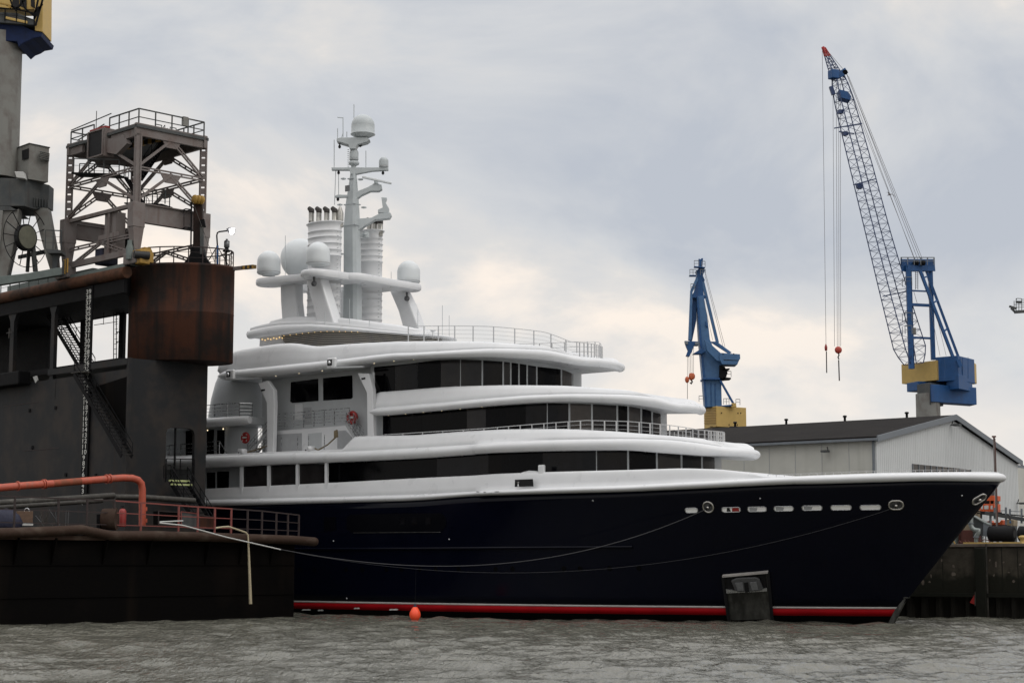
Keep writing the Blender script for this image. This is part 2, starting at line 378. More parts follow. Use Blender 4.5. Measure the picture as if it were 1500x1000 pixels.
# ---- hull / main cap curve
G = mkcurve(10.0, 36, 1474, 10.4, p=2.0, q=1.75, xaft=-80, baft=9.9, n=150)
Gbot = G.off(0.3).z([(299,742),(500,736.5),(610,733.6),(697,726),(800,723),(920,720),(1010,716),(1153,709),(1200,708.5),(1361,704),(1440,706)], 9)
ztip = Gbot[G.hit(1440, 706)[0].__int__()]
Gbot = G.off(0.3).z([(299,742),(500,736.5),(610,733.6),(697,726),(800,723),(920,720),(1010,716),(1153,709),(1200,708.5),(1361,704),(1430,705)], 9)
Gcr = G.off(0.3).z([(299,731.5),(500,727),(610,724),(699,719),(800,714.5),(920,711),(1010,706),(1129,699.5),(1292,693.5),(1430,692)], 9)
Gtop = G.off(0.8).z([(300,715.5),(500,706),(610,700),(707,695.5),(716,694),(800,691),(920,688),(1000,685.5),(1054,687),(1087,690.6),(1109,695),(1124,699),(1292,692.5),(1430,691)], 5)
kb = np.arange(G.n); k_step = px_index(G, 697, 720); outG = np.where(kb > k_step, 0.28, 0.0); outG = np.where(kb > G.n - 60, np.interp(kb, [G.n - 60, G.n - 20], [0.28, 0.0]), outG)
shelf('main_deck_bulwark', G, Gbot, Gcr, Gtop, 0.75, 0, outset=outG, under=3.0)
# hull surface: d = distance aft of the stem at that height
Gx, Gy = G.off(0.25).p[:, 0], G.off(0.25).p[:, 1]; xtipG = Gx[-1]
ZS0 = Gbot[-1]
sS = lambda v: 0.0 + (xtipG - 0.0) * np.clip(v, 0, 1.0)             # stem x at height fraction (straight raked bow)
def hull_pt(t, z):
    """t index along G, z height -> local near-side point; top row follows the deck curve"""
    zs = np.interp(t, np.arange(G.n), Gbot) + 0.12; v = min(max(z / zs, 0), 1)
    gx = np.interp(t, np.arange(G.n), Gx); gy = np.interp(t, np.arange(G.n), Gy)
    d = (xtipG - gx); Lw = 46.0; q = min(d / Lw, 1.0)
    bw = 9.1 * (1 - (1 - q) ** 2.1)
    f = v ** 1.5; 
    xs = sS(v); x = xs - d * 1.0
    stretch = max(0.0, 1 - d / 60.0); x = gx - (xtipG - xs) * (stretch if d < 60 else 0)
    b = bw * (1 - f) + gy * f
    return np.array([x, -b, z])
HT = np.concatenate([np.linspace(0, G.n - 150, 60), np.linspace(G.n - 149, G.n - 1, 150)])
def hullband(name, zlist, m_, out=0.0, top=False, t0=None, t1=None, cap=False):
    mb = MB(); rings = []
    for t in HT:
        if t0 is not None and (t < t0 or t > t1): continue
        zs = np.interp(t, np.arange(G.n), Gbot) + 0.12
        zl = [z0 if not isinstance(z0, str) else None for z0 in zlist] if not top else [zlist[0] + (zs - zlist[0]) * f for f in np.linspace(0, 1, 14)]
        near = [hull_pt(t, z) for z in zl]
        if out: near = [p + np.array([0.4 * out, -out, 0]) for p in near]
        far = [p * np.array([1, -1, 1]) for p in near]
        rings.append(near + far[::-1])
    mb.loft(rings, cap=True, closed=True)
    return mb.build(name, M[m_], yacht, merge=True)
zR0, zW0, zW1 = 0.50, 1.03, 1.15
hullband('hull', [zW1], 'navy', top=True)
hullband('waterline_stripe', [zW0 - 0.01, zW1 + 0.01], 'stripe', out=0.012)
hullband('boot_stripe', [zR0, zW0], 'red', out=0.004)
hullband('lower_hull', [-1.6, -0.6, 0, zR0 + 0.01], 'boot')
def hull_hit(px, py):
    o = YF.loc(C0); d = YF.M.T @ ray(px, py); best = None
    for lo_t in range(0, G.n - 1):
        pass
    # march along the ray
    s0, s1 = 90.0, 230.0; prev = None
    def fn(s):
        p = o + d * s; T = np.arange(0, G.n, 1.0)
        P = HP(p[2]); i = np.argmin(np.abs(P[:, 0] - p[0])) ; b = np.interp(p[0], P[:, 0], P[:, 1]) if p[0] < P[-1, 0] else -1
        return -p[1] - b
    S_ = np.linspace(s0, s1, 500)
    for s in S_:
        v = fn(s)
        if v < 0:
            a, b_ = prev, s
            for _ in range(20):
                m_ = (a + b_) / 2
                if fn(m_) < 0: b_ = m_
                else: a = m_
            return o + d * b_
        prev = s
    return o + d * 130
_hp = {}
def HP(z):
    k = round(float(z), 2)
    if k not in _hp: _hp[k] = np.array([(lambda q: (q[0], -q[1]))(hull_pt(t, k)) for t in HT])
    return _hp[k]
def hull_quad(pts, off=0.02): return [hull_hit(*p) + np.array([0.3, -0.95, 0]) * off for p in pts]
def hull_norm(px, py):
    a = hull_hit(px - 3, py); b = hull_hit(px + 3, py); c = hull_hit(px, py + 3); n_ = np.cross(b - a, hull_hit(px, py - 3) - c); n_ /= np.linalg.norm(n_)
    return n_ if n_[1] < 0 else -n_
def hframe(px, py):
    n_ = hull_norm(px, py); r_ = np.array([-n_[1], n_[0], 0]); r_ /= np.linalg.norm(r_); u_ = np.cross(n_, r_)
    if u_[2] < 0: u_ = -u_
    return hull_hit(px, py), r_, u_, n_
def oval(c, r_, u_, n_, w, h, off, k=20, cut=0.0):
    P = []
    for i in range(k):
        t = 2 * math.pi * i / k; cx, sy = math.cos(t), math.sin(t)
        if w > h: P.append(c + r_ * ((w - h) / 2 * (1 if cx > 0 else -1) + h / 2 * cx) + u_ * h / 2 * sy + n_ * off)
        else: P.append(c + r_ * w / 2 * cx + u_ * h / 2 * sy + n_ * off)
    return P
# freeing slots in the bow bulwark
for i, (px, py, w) in enumerate([(1013,747,17),(1071,746,26),(1109,745.3,26),(1148,744.5,27),(1189.5,743.5,28),(1232,743,28.5),(1275,742.7,29)]):
    c, r_, u_, n_ = hframe(px, py); a = hull_hit(px - w / 2, py); b = hull_hit(px + w / 2, py); ww = np.linalg.norm(b - a)
    mb = MB(); mb.tube(oval(c, r_, u_, n_, ww + .08, .38, .02) + [oval(c, r_, u_, n_, ww + .08, .38, .02)[0]], .035, 6)
    o = mb.build('bulwark_slot', M['steel'], yacht)
    m2 = MB(); P = oval(c, r_, u_, n_, ww, .32, .012); m2.add(P, [tuple(range(len(P)))]); m2.build('slot_daylight_panel', M['slot'], o)  # closed white panel painted for the daylight seen through the slot
    if i == 1:
        m3 = MB(); m3.prism([c + r_ * x + u_ * y + n_ * .014 for x, y in ((.05,-.14),(.6,-.14),(.6,.14),(.1,.14))], n_ * .01); m3.build('red_fitting', M['lifered'], o)
        m3 = MB(); m3.prism([c + r_ * x + u_ * y + n_ * .014 for x, y in ((-.35,-.14),(-.05,-.14),(-.1,.14),(-.3,.14))], n_ * .01); m3.build('dark_fitting', M['black'], o)
    elif i in (2, 3, 4):
        m3 = MB(); m3.prism([c + r_ * x + u_ * y + n_ * .014 for x, y in ((-ww*.42,-.15),(-ww*.05,-.15),(0.05,.1),(-ww*.42,.15))], n_ * .01); m3.build('grey_fitting', M['louvre'], o)
for px, py, w, h in [(1037.5,742,.78,.82),(1312.5,739,1.0,.72),(1434,730.5,1.05,.62)]:
    c, r_, u_, n_ = hframe(px, py)
    if px > 1400:
        r_ = (r_ + u_ * .8); r_ /= np.linalg.norm(r_); u_ = np.cross(n_, r_); u_ = u_ if u_[2] > 0 else -u_
    P = oval(c, r_, u_, n_, w, h, .03, 28); mb = MB(); mb.tube(P + [P[0]], .075, 8); o = mb.build('hawse_fairlead', M['chrome'], yacht)
    P = oval(c, r_, u_, n_, w - .05, h - .05, .01, 24); m2 = MB().add(P, [tuple(range(len(P)))]); m2.build('fairlead_throat', M['anchor'], o)
    m2 = MB().lathe((0,0,0), [(0.01,-.12),(.11,-.1),(.09,0),(.11,.1),(.01,.12)], 12); A = np.array([r_, u_, n_]).T; m2.v = [tuple(c + A @ np.array([v[0], v[1], v[2] * 1.4 + .05]) ) for v in m2.v]; m2.build('roller', M['chrome'], o)
    m2 = MB(); m2.beam(c - r_ * w * .3 - u_ * h * .22 + n_ * .05, c + r_ * w * .3 + u_ * h * .2 + n_ * .05, .14, .08); m2.build('bollard_bar', M['black'], o)
# anchor pocket plate and anchor
q = [(1060,842.5),(1124.5,836.5),(1132.5,906),(1066.6,908)]
def bil(u, v): return ((q[0][0]*(1-u)+q[1][0]*u)*(1-v)+(q[3][0]*(1-u)+q[2][0]*u)*v, (q[0][1]*(1-u)+q[1][1]*u)*(1-v)+(q[3][1]*(1-u)+q[2][1]*u)*v)
rows = []
for j in range(9):
    rows.append([])
    for i in range(9):
        px, py = bil(i / 8, j / 8); rows[-1].append(hull_hit(px, py) + np.array([.3, -.95, 0]) * .03)
mb = MB(); mb.loft(rows, cap=False, closed=False, smooth=False); pl = mb.build('anchor_plate', M['plate'], yacht)
c, r_, u_, n_ = hframe(1093, 840)
mb = MB(); a = hull_hit(1059, 842) + n_ * .12; b = hull_hit(1125.5, 836) + n_ * .12; mb.beam(a, b, .12, .35, up=n_); mb.build('plate_top_edge', M['stripe'], pl)
a2 = hull_hit(1068, 908) + n_ * .1; b2 = hull_hit(1131.5, 906) + n_ * .1
for e0, e1 in ((a, a2), (b, b2)): mb = MB(); mb.beam(e0, e1, .22, .14, up=n_); mb.build('plate_side_frame', M['black'], pl)
mb = MB(); P = [hull_hit(*p) + n_ * .06 for p in ((1063,845),(1122,839.5),(1124,862),(1065,865))]; mb.prism(P, n_ * .02); mb.build('anchor_recess', M['black'], pl)
c = hull_hit(1095, 852)
mb = MB()
P = [hull_hit(*p) + n_ * .12 for p in ((1072,847.5),(1080,844),(1108,842.5),(1113,845),(1119,860),(1113,862.5),(1084,864),(1078,862))]; mb.prism(P, n_ * .25)
an = mb.build('anchor', M['anchor'], pl, bevel=.05)
mb = MB(); P = [hull_hit(*p) + n_ * .38 for p in ((1091,850),(1097,849),(1099,863),(1093,864))]; mb.prism(P, n_ * .03); mb.build('anchor_shank', M['black'], an)
for dx in (0, 17):
    mb = MB(); P = [hull_hit(*p) + n_ * .37 for p in ((1078+dx*1.25,850-dx*.05),(1089+dx*1.2,849-dx*.05),(1091+dx*1.25,861-dx*.05),(1082+dx*1.25,862-dx*.05))]; mb.prism(P, n_ * .05); mb.build('anchor_fluke', M['anchor_light'], an, bevel=.02)
mb = MB(); P = [hull_hit(*p) + n_ * .1 for p in ((1064,861),(1078,863),(1114,861.5),(1124,859),(1124,864),(1065,867))]; mb.prism(P, n_ * .1); mb.build('recess_lip', M['steel'], pl)
# stem guard bar standing at the waterline
g0 = YF.y(1323, 875, 0); g1 = YF.y(1303, 914, 0)
mb = MB(); mb.beam(g0 + [0.1,0,0], g1 + [0.1,0,0], .34, .34, up=(1, 0, 0)); mb.beam(g0 + [-.1,0,.02], g0 + [.45,0,.02], .45, .1); mb.build('stem_guard', M['plate'], yacht)
# rub rail + long window recess + portholes + small hull lights
def hull_line(name, pts, r, m_, n=40, off=0.03):
    P = []
    for i in range(n):
        f = i / (n - 1) * (len(pts) - 1); k = min(int(f), len(pts) - 2); w = f - k
        P.append(hull_hit(pts[k][0]*(1-w)+pts[k+1][0]*w, pts[k][1]*(1-w)+pts[k+1][1]*w) + np.array([.1, -1, 0]) * off)
    return MB().tube(P, r, 8).build(name, M[m_], yacht)
hull_line('rub_rail', [(380,804),(600,803),(927,800.5)], .11, 'navy', off=.06)
hull_line('window_sill', [(518,780),(646,779)], .03, 'plate', 12)
P = [hull_hit(*p) + np.array([.05,-1,0]) * .02 for p in [(508,757),(514,753),(580,751.5),(646,751),(653,757),(654,768),(648,777),(580,779),(516,780),(508,773)]]
hw = MB().prism(P, (0, -.015, 0)).build('hull_window_recess', M['navy_dark'], yacht)
for px in (590, 608, 628):
    P = [hull_hit(*p) + np.array([.05,-1,0]) * .045 for p in [(px-4,758),(px+4,757.8),(px+4,768),(px-4,768.2)]]
    MB().prism(P, (0, -.01, 0)).build('hull_window', M['glass_soft'], hw)
P = [hull_hit(*p) + np.array([.05,-1,0]) * .02 for p in [(475,757),(492,756.5),(492,776),(475,777)]]; MB().prism(P, (0, -.015, 0)).build('shell_door', M['navy_dark'], yacht)
for px in (439,461,507,531,566,588,615,638,672,726,751,826,850,893,936):
    c, r_, u_, n_ = hframe(px, 834 - (px-430)*.004); P = oval(c, r_, u_, n_, .42, .42, .012, 16); MB().add(P, [tuple(range(16))]).build('porthole', M['glass'], yacht)
for px, py in ((488.5,792),(658,789.5),(868.5,733),(1113.5,729.5),(1409,725.5),(508,876)):
    c, r_, u_, n_ = hframe(px, py); MB().lathe(c, [(.01,-.07),(.06,-.05),(.08,0),(.06,.05),(.01,.07)], 10).build('hull_light', M['steel'], yacht)
# scuffed patches on the boot stripe
for px, py, w in ((449,892.6,7),(470,893.5,4.5),(523,890.5,4.5),(577,892.3,7)):
    if w:
        P = [hull_hit(px + x, py + y) + np.array([0,-1,0]) * .02 for x, y in ((-w,0.3),(-w*.6,-1.4),(-w*.1,-.8),(w*.5,-1.5),(w,-.2),(w*.7,.9),(-w*.2,.7),(-w*.8,1.2))]
        MB().prism(P, (0, -.004, 0)).build('scuff_mark', M['marking'], yacht)
# mooring window in the bulwark and small posts on top of it
def cap_pt(px, py, off=.12): t, z = G.off(off).hit(px, py); return G.at(t, z, off)
P = [cap_pt(*p) + [0,-.06,0] for p in ((755,702.3),(781,701.3),(782,712),(754.5,712.8))]; fr = MB().prism(P, (0,.03,0)).build('mooring_port', M['black'], yacht)
ct = cap_pt(760.5, 710) + [0,-.12,0]; MB().lathe(ct, [(.09,-.1),(.06,0),(.06,.15),(.12,.2),(.12,.24)], 12).build('mooring_bollard', M['steel'], fr)
P = [cap_pt(*p) + [0,-.05,0] for p in ((754,703),(755,701),(782,700),(783,701.3),(755,702.3))]; MB().prism(P, (0,-.04,0)).build('port_frame', M['white'], fr)
c = cap_pt(793.5, 691, .8); mb = MB(); mb.box(c + [0,0,.1], (.55,.3,.9)); mb.build('bulwark_post', M['white'], yacht, bevel=.08)
mb = MB(); P = [cap_pt(760+30*math.sin(a)*0+x, y, .8) for a, x, y in ((0,0,693),(0,6,690.5),(0,15,688.8),(0,24,689.5),(0,30,692.5))]; mb.prism([p + [0,.1,0] for p in P], (0,.35,0)); mb.build('fairing_bump', M['white'], yacht)
random.seed(4)
for k in range(4):
    px = 704 + k * 9 + random.uniform(-2, 2); t, z = G.hit(px, 722 + random.uniform(-2.5, 1.5)); c = G.at(t, z, -.285); w = random.uniform(.12, .25)
    MB().prism([c + [w*math.cos(a), 0, .05*math.sin(a)*random.uniform(.5, 1.2)] for a in np.linspace(0, 6.28, 8)[:-1]], (0, .02, 0)).build('scuff_mark', M['louvre'], yacht)
# bow rail line
P = [G.off(1.0).at(t, 0) for t in range(0)]
pts = []
for px in range(1125, 1471, 12):
    t, z = G.off(1.0).hit(px, 695); pts.append(G.at(t, np.interp(t, kb, Gtop) + .02, 1.0))
for a in np.linspace(pts and t or 0, G.n - 1, 14)[1:]: pts.append(G.at(a, np.interp(a, kb, Gtop) + .02, 1.0))
mb = MB(); mb.rail(pts, .16, post=.015, wires=1, step=6, top=.015); mb.build('bow_rail', M['steel'], yacht)

# ---- deck E (upper main shelf)
E = mkcurve(9.7, 19, 1114, 13.0, p=2.0, q=2.0, baft=9.9)
Ebot = E.off(.3).z([(299,685),(500,676.5),(610,671.5),(710,664),(800,660.5),(920,659),(966,663),(1032,667.5),(1070,671)], 9, E.tipz(672))
Ecr = E.off(.3).z([(302,667),(440,661.5),(520,660.5),(610,655.5),(702,650),(744,646.5),(800,644),(920,642),(980,643.5),(1054,651),(1075,655)], 9, E.tipz(659.5))
Etop = E.off(1.3).z([(302,666.5),(440,661),(513,659),(518,641),(524,638.5),(610,637),(680,631.5),(744,628.5),(828,628),(900,631.5),(966,637.5),(1030,643),(1054,645.6),(1067,650)], 1, E.tipz(659))
k_ = np.arange(E.n); ks = px_index(E, 694, 656); outE = np.where(k_ > ks, 0.3, 0.0); ke = px_index(E, 800, 656); outE = np.where(k_ > ks + 4, np.interp(k_, [ks + 4, ke], [.3, .0]), outE)
shelf('upper_deck_shelf', E, Ebot, Ecr, Etop, 1.2, 0, outset=outE, under=4.5)
# ---- deck C shelf
Cc = mkcurve(8.9, 18, 1034, 17.0, baft=9.0)
ic = px_index(Cc, 536, 602)
Cbot = Cc.off(.3).z([(537,609),(553,609.5),(650,600.5),(772,590),(828,588),(920,591.5),(966,598),(995,603)], 9, Cc.tipz(608))
Ccr = Cc.off(.3).z([(537,598.5),(553,597),(650,589),(772,578.5),(828,576.5),(920,577.6),(966,582),(995,587)], 9, Cc.tipz(595.5))
Ctop = Cc.off(1.2).z([(543,590),(547,577),(553,574.5),(600,571),(640,567.5),(744,564),(828,565),(920,572),(966,580)], 3, Cc.tipz(594.5))
shelf('bridge_deck_shelf', Cc, Cbot, Ccr, Ctop, 1.1, ic, under=4.2)
# ---- roof A
A = mkcurve(9.4, 15.5, 916, 18.9, baft=9.2)
ia = px_index(A, 314, 548)
Abot = A.off(.3).z([(318,557),(350,556),(482,541),(560,529),(646,524),(716,523),(800,527),(856,535.6),(875,539)], 9, A.tipz(545))
Acr = A.off(.3).z([(318,544),(350,541),(482,527.5),(520,523.5),(572,516.8),(600,516.8),(646,514),(720,509.8),(800,512),(856,518.5),(875,522.5)], 9, A.tipz(533))
Atop = A.off(1.2).z([(314,541),(322,526),(344,514),(404,503.8),(434,502),(446,504),(458,508),(520,503),(600,500),(716,500.6),(800,509),(856,517.5)], 5, A.tipz(532))
shelf('roof_shelf', A, Abot, Acr, Atop, 1.15, ia, under=5.2)

# ---- deckhouse walls with separate windows
def house(name, C, i0, zb, zt, m_='grey_white', back=True):
    mb = MB(); ring = [(*p,) for p in (C.p[i0:] * [1, -1])] + [(*p,) for p in C.p[i0:][::-1]]
    f = lambda arr, k: arr[k]
    ks = list(range(i0, C.n)) + list(range(i0, C.n))[::-1]
    lo = [(x, y, zb[k]) for (x, y), k in zip(ring, ks)]; hi = [(x, y, zt[k]) for (x, y), k in zip(ring, ks)]
    mb.loft([lo, hi], cap=True, smooth=False); return mb.build(name, M[m_], yacht, merge=True)
def windows(C, edges, top, bot, m_list, par, gap=2.2, ext=.2, name='window', out=.03, subd=5):
    zt = C.z(top, 5) + ext; zb = C.z(bot, 5) - ext
    for i, (a, b) in enumerate(zip(edges, edges[1:])):
        pa, pb = a + gap / 2, b - gap / 2; ya = np.interp(pa, [p[0] for p in top], [p[1] for p in top]) + 12
        ta, tb = C.hit(pa, ya)[0], C.hit(pb, ya)[0]; lo, hi = [], []
        for t in np.linspace(ta, tb, subd): lo.append(C.at(t, np.interp(t, np.arange(C.n), zb), -out)); hi.append(C.at(t, np.interp(t, np.arange(C.n), zt), -out))
        lo2 = [p + [0, .05, 0] for p in lo]; hi2 = [p + [0, .05, 0] for p in hi]
        mb = MB().loft([lo, hi, hi2, lo2], cap=False, closed=False, smooth=False); mb.add([lo[0], hi[0], hi2[0], lo2[0]], [(0,1,2,3)]); mb.add([lo[-1], hi[-1], hi2[-1], lo2[-1]], [(0,1,2,3)])
        mb.build(name, M[m_list[i % len(m_list)]], par)
# main deck (F)
Fc = mkcurve(8.5, 17, 1057, 11.5, baft=8.6)
i_f = px_index(Fc, 470, 690)
def az(C, v): return np.full(C.n, v)
zE = np.interp(np.arange(Fc.n), np.arange(E.n) * Fc.n / E.n, Ebot)
zFt = Fc.z([(300,675),(520,673),(800,655),(1000,660)], 5)
hF = house('main_deck_house', Fc, i_f, az(Fc, 8.6), zFt + .35)
topF = [(480,680),(520,677),(600,673),(710,667),(873,661.5),(900,662),(966,665),(1032,671),(1057,674)]; botF = [(480,708),(520,704),(707,695),(873,689),(922,687),(1057,686)]
windows(Fc, [479,560,640,716,795,873], topF, botF, ['glass','glass','glass_soft','glass','glass_soft'], hF, gap=.25)
windows(Fc, [873,920,962,998,1028,1047,1057], topF, botF, ['glass_soft','glass','glass_grey','glass_soft','glass_grey','glass_pale'], hF, gap=3.2)
# aft part of the main deck: set back wall, white posts in front
def plate(name, pts, y, m_, par, d=.03, bevel=0):
    P = [YF.y(px, py, y) for px, py in pts]; return MB().prism(P, (0, d, 0)).build(name, M[m_], par, bevel=bevel)
aw = plate('aft_side_wall', [(150,684),(500,674),(500,735),(150,752)], -7.6, 'grey_white', yacht, .2)
plate('door', [(303,692),(315,691.5),(315,745),(303,746)], -7.63, 'glass', aw); plate('door', [(318,690.5),(335,690),(335,738),(318,742)], -7.63, 'glass', aw); plate('door', [(463,684),(482,683),(482,716),(463,718)], -7.63, 'glass', aw)
for px in (354, 394, 436, 478.5):
    a = YF.y(px, 730, -9.3); b = YF.y(px, 676, -9.3); mb = MB(); mb.beam(a, b, .2, .28, up=(1, 0, 0)); mb.build('side_deck_post', M['white'], yacht)
for a_, b_ in ((356,392),(396,434),(438,476)): plate('screen_glass', [(a_,684-(a_-354)*.035),(b_,684-(b_-354)*.035),(b_,714),(a_,716)], -9.2, 'glass_grey', yacht, .02)
# upper deck windows (D)
Dc = mkcurve(7.5, 15.5, 977, 15.5, baft=7.6)
i_d = px_index(Dc, 547, 620); zDt = Dc.z([(520,604),(600,600),(800,583),(950,592)], 5)
hD = house('upper_deck_house', Dc, i_d, az(Dc, 12.2), zDt + .3)
topD = [(560,611.5),(640,605),(800,594),(920,598.5),(955,606),(977,610)]; botD = [(560,636),(640,633),(800,629),(900,632),(977,638)]
windows(Dc, [561,618,684,712,770,801], topD, botD, ['glass','glass','glass_grey','glass','glass_soft'], hD, gap=.3)
windows(Dc, [801,834,867,904,920,939,955,976], topD, botD, ['glass_soft','glass_pale','glass_grey','glass','glass_pale','glass_soft','glass_grey'], hD, gap=3.0)
# bridge windows (B)
Bc = mkcurve(7.4, 13.0, 852, 18.2, baft=7.6)
i_b = px_index(Bc, 546, 560); zBt = Bc.z([(540,536),(640,520),(800,520)], 5)
hB = house('bridge_house', Bc, i_b, az(Bc, 16.5), zBt + .3)
topB = [(548,541),(600,536),(640,531),(674,530),(737,533),(790,541),(822,544.5),(850,551)]; botB = [(548,573),(640,567),(740,564.5),(850,567)]
windows(Bc, [548,579,612,646,674], topB, botB, ['glass','glass_soft','glass','glass_grey'], hB, gap=.4)
windows(Bc, [674,706.5,737,748,760,772,786,822,838,851], topB, botB, ['glass_grey','glass_soft','glass_grey','glass','glass','glass_soft','glass','glass_pale','glass_soft'], hB, gap=2.6)
# ================================================================== yacht: aft side recess
def q(px, py, b): return YF.y(px, py, -b)
def prism_y(name, pts, b, th, m_, par=yacht, bevel=0, inward=True):
    P = [q(px, py, b) for px, py in pts]; return MB().prism(P, (0, th if inward else -th, 0)).build(name, M[m_], par, bevel=bevel)
rw = prism_y('side_wall', [(384,548),(560,520),(560,662),(384,668)], 6.6, .25, 'grey_white')
prism_y('side_window', [(426,559.5),(466,554.5),(466.5,587),(428,590),(425,588)], 6.63, .02, 'glass', rw)
prism_y('side_window', [(473,553.8),(516,549.5),(516.5,582),(514,584),(473.5,586.5)], 6.63, .02, 'glass', rw)
prism_y('vent_door', [(445,597),(456,596),(456,619),(445,620)], 6.64, .03, 'louvre', rw)
prism_y('vent_door', [(432,592),(443,591),(443,614),(432,615)], 6.62, .02, 'white', rw)
# mid level block with louvre panels
bl = prism_y('balcony_block', [(390,632),(514,622.5),(520,640),(520,662),(390,668)], 7.6, .99, 'white')
prism_y('louvre_panel', [(397,640),(405,636),(442,634),(442,660),(397,662)], 7.64, .03, 'louvre', bl)
prism_y('louvre_panel', [(494,631),(506,630),(515,640),(515,655),(494,657)], 7.64, .03, 'louvre', bl)
pn = prism_y('wall_panel', [(451,635),(471,633),(471,657),(451,659)], 7.63, .02, 'grey_white', bl)
for y0 in np.arange(637, 661, 2.6):
    pass
mb = MB(); mb.rail([q(x, y, 7.5) for x, y in ((405,628.5),(430,627),(460,624.5),(490,622),(512,620.5))], 1.35, post=.025, wires=5, step=1.3, top=.025, wire=.012); mb.build('balcony_rail', M['steel'], yacht)
# stairs each end of the balcony
def stair(name, p, q_, w, n, par, m_='teak', rail_h=1.0, side=(0, 1, 0)):
    p = np.array(p); q_ = np.array(q_); sd = np.array(side, float) * w / 2; mb = MB()
    for s in (-1, 1): mb.beam(p + sd * s, q_ + sd * s, .05, .22)
    for k in range(n): c = p + (q_ - p) * (k + .5) / n; mb.beam(c - sd, c + sd, .24, .04)
    o = mb.build(name, M[m_], par)
    if rail_h:
        mb = MB()
        for s in (-1, 1):
            for h in (rail_h, rail_h * .66, rail_h * .33): mb.beam(p + sd * s + [0,0,h], q_ + sd * s + [0,0,h], .035)
            for k in range(4): c = p + (q_ - p) * k / 3 + sd * s; mb.beam(c, c + [0,0,rail_h], .035)
        mb.build('stair_rail', M['steel'], o)
    return o
stair('aft_stair', q(368, 667, 8.2), q(397, 634, 8.0), .9, 8, yacht, 'louvre')
stair('forward_stair', q(527, 645, 8.3), q(512, 622, 8.0), .9, 6, yacht, 'louvre')
for pts in (((360,660),(363,662),(372,659.5),(394,652)), ((458,655),(466,659),(480,651),(492,640))):
    mb = MB(); P = [q(x, y, 8.7) for x, y in pts]; mb.tube(P, .07, 6); mb.build('teak_rail', M['teak'], yacht)
prism_y('teak_post', [(489,631),(493,629),(494,640),(489,641)], 8.65, .15, 'teak')
def lifebuoy(px, py, b, r, m_='lifered'):
    c = q(px, py, b); mb = MB(); P = [c + np.array([r * .74 * math.cos(t), 0, r * .74 * math.sin(t)]) for t in np.linspace(0, 2 * math.pi, 25)[:-1]]
    mb.tube(P + [P[0]], r * .3, 8); o = mb.build('lifebuoy', M[m_], yacht)
    m2 = MB(); m2.lathe((0,0,0), [(.01,0),(r*.62,0),(r*.62,.05),(.01,.06)], 18); m2.v = [tuple(c + np.array([v[0], -v[2], v[1]])) for v in m2.v]; m2.build('lifebuoy_cover', M[m_], o)
    m2 = MB(); m2.box(c + [0, -.12, .02], (r * 1.0, .03, r * .28)); m2.build('reflective_band', M['marking'], o)
    for a in (45, 135, 225, 315):
        m2 = MB(); m2.box(c + [r*.74*math.cos(R(a)), -r*.3, r*.74*math.sin(R(a))], (.1,.03,.1)); m2.build('reflective_patch', M['marking'], o)
lifebuoy(359.5, 641, 8.3, .5); lifebuoy(516, 611.5, 7.3, .58)
for px, py in ((355, 661.5), (453.5, 657.5)):
    c = q(px, py, 9.0); mb = MB(); mb.box(c, (.75,.5,.5)); mb.lathe(c + [.25,-.2,-.2], [(.01,0),(.2,.02),(.26,.2),(.2,.4),(.01,.42)], 12); o = mb.build('deck_winch', M['white'], yacht, bevel=.05)
    m2 = MB(); m2.box(c + [.1,-.27,.02], (.22,.03,.2)); m2.box(c + [-.2,-.27,-.1], (.14,.03,.14)); m2.build('winch_recess', M['black'], o)
# struts carrying the roof
s1 = prism_y('roof_strut', [(378,561),(392,557),(401,571),(402,590),(400,664),(391,665),(390.5,590)], 8.9, .45, 'white', bevel=.06)
prism_y('strut_vent', [(382,570.5),(388,569.5),(388,572),(382.5,573)], 8.93, .02, 'black', s1)
s2 = prism_y('roof_strut', [(523,546),(540,547),(546,570),(547,640),(538,640),(537,575)], 8.7, .45, 'white', bevel=.06)
prism_y('strut_vent', [(529,553.5),(535,552.5),(535,555),(529.5,556)], 8.73, .02, 'black', s2)
prism_y('corner_post', [(545.5,545),(548,545),(548,575),(545.5,575)], 8.2, .1, 'white')
# rounded casing (cone) aft with its little balcony
def scl(p): return F / np.linalg.norm(wl(p) - C0)
c = q(348, 622, 5.2); m_ = scl(c); top = q(352, 551, 5.2)[2]
H_ = top - c[2] + .3
mb = MB(); mb.lathe([c[0], c[1], c[2]], [(43/m_, 0), (42/m_, H_*.2), (38.5/m_, H_*.5), (33/m_, H_*.8), (27/m_, H_)], 40); cone = mb.build('rounded_casing', M['grey_white'], yacht)
hw_ = c - [0,0,0]; f = q(322, 580, 8.0)
c2 = q(353, 668, 5.9); mb = MB(); mb.lathe(c2, [(24/m_, 0), (23.5/m_, c[2] - c2[2] + .05)], 32); mb.build('lower_casing', M['grey_white'], yacht)
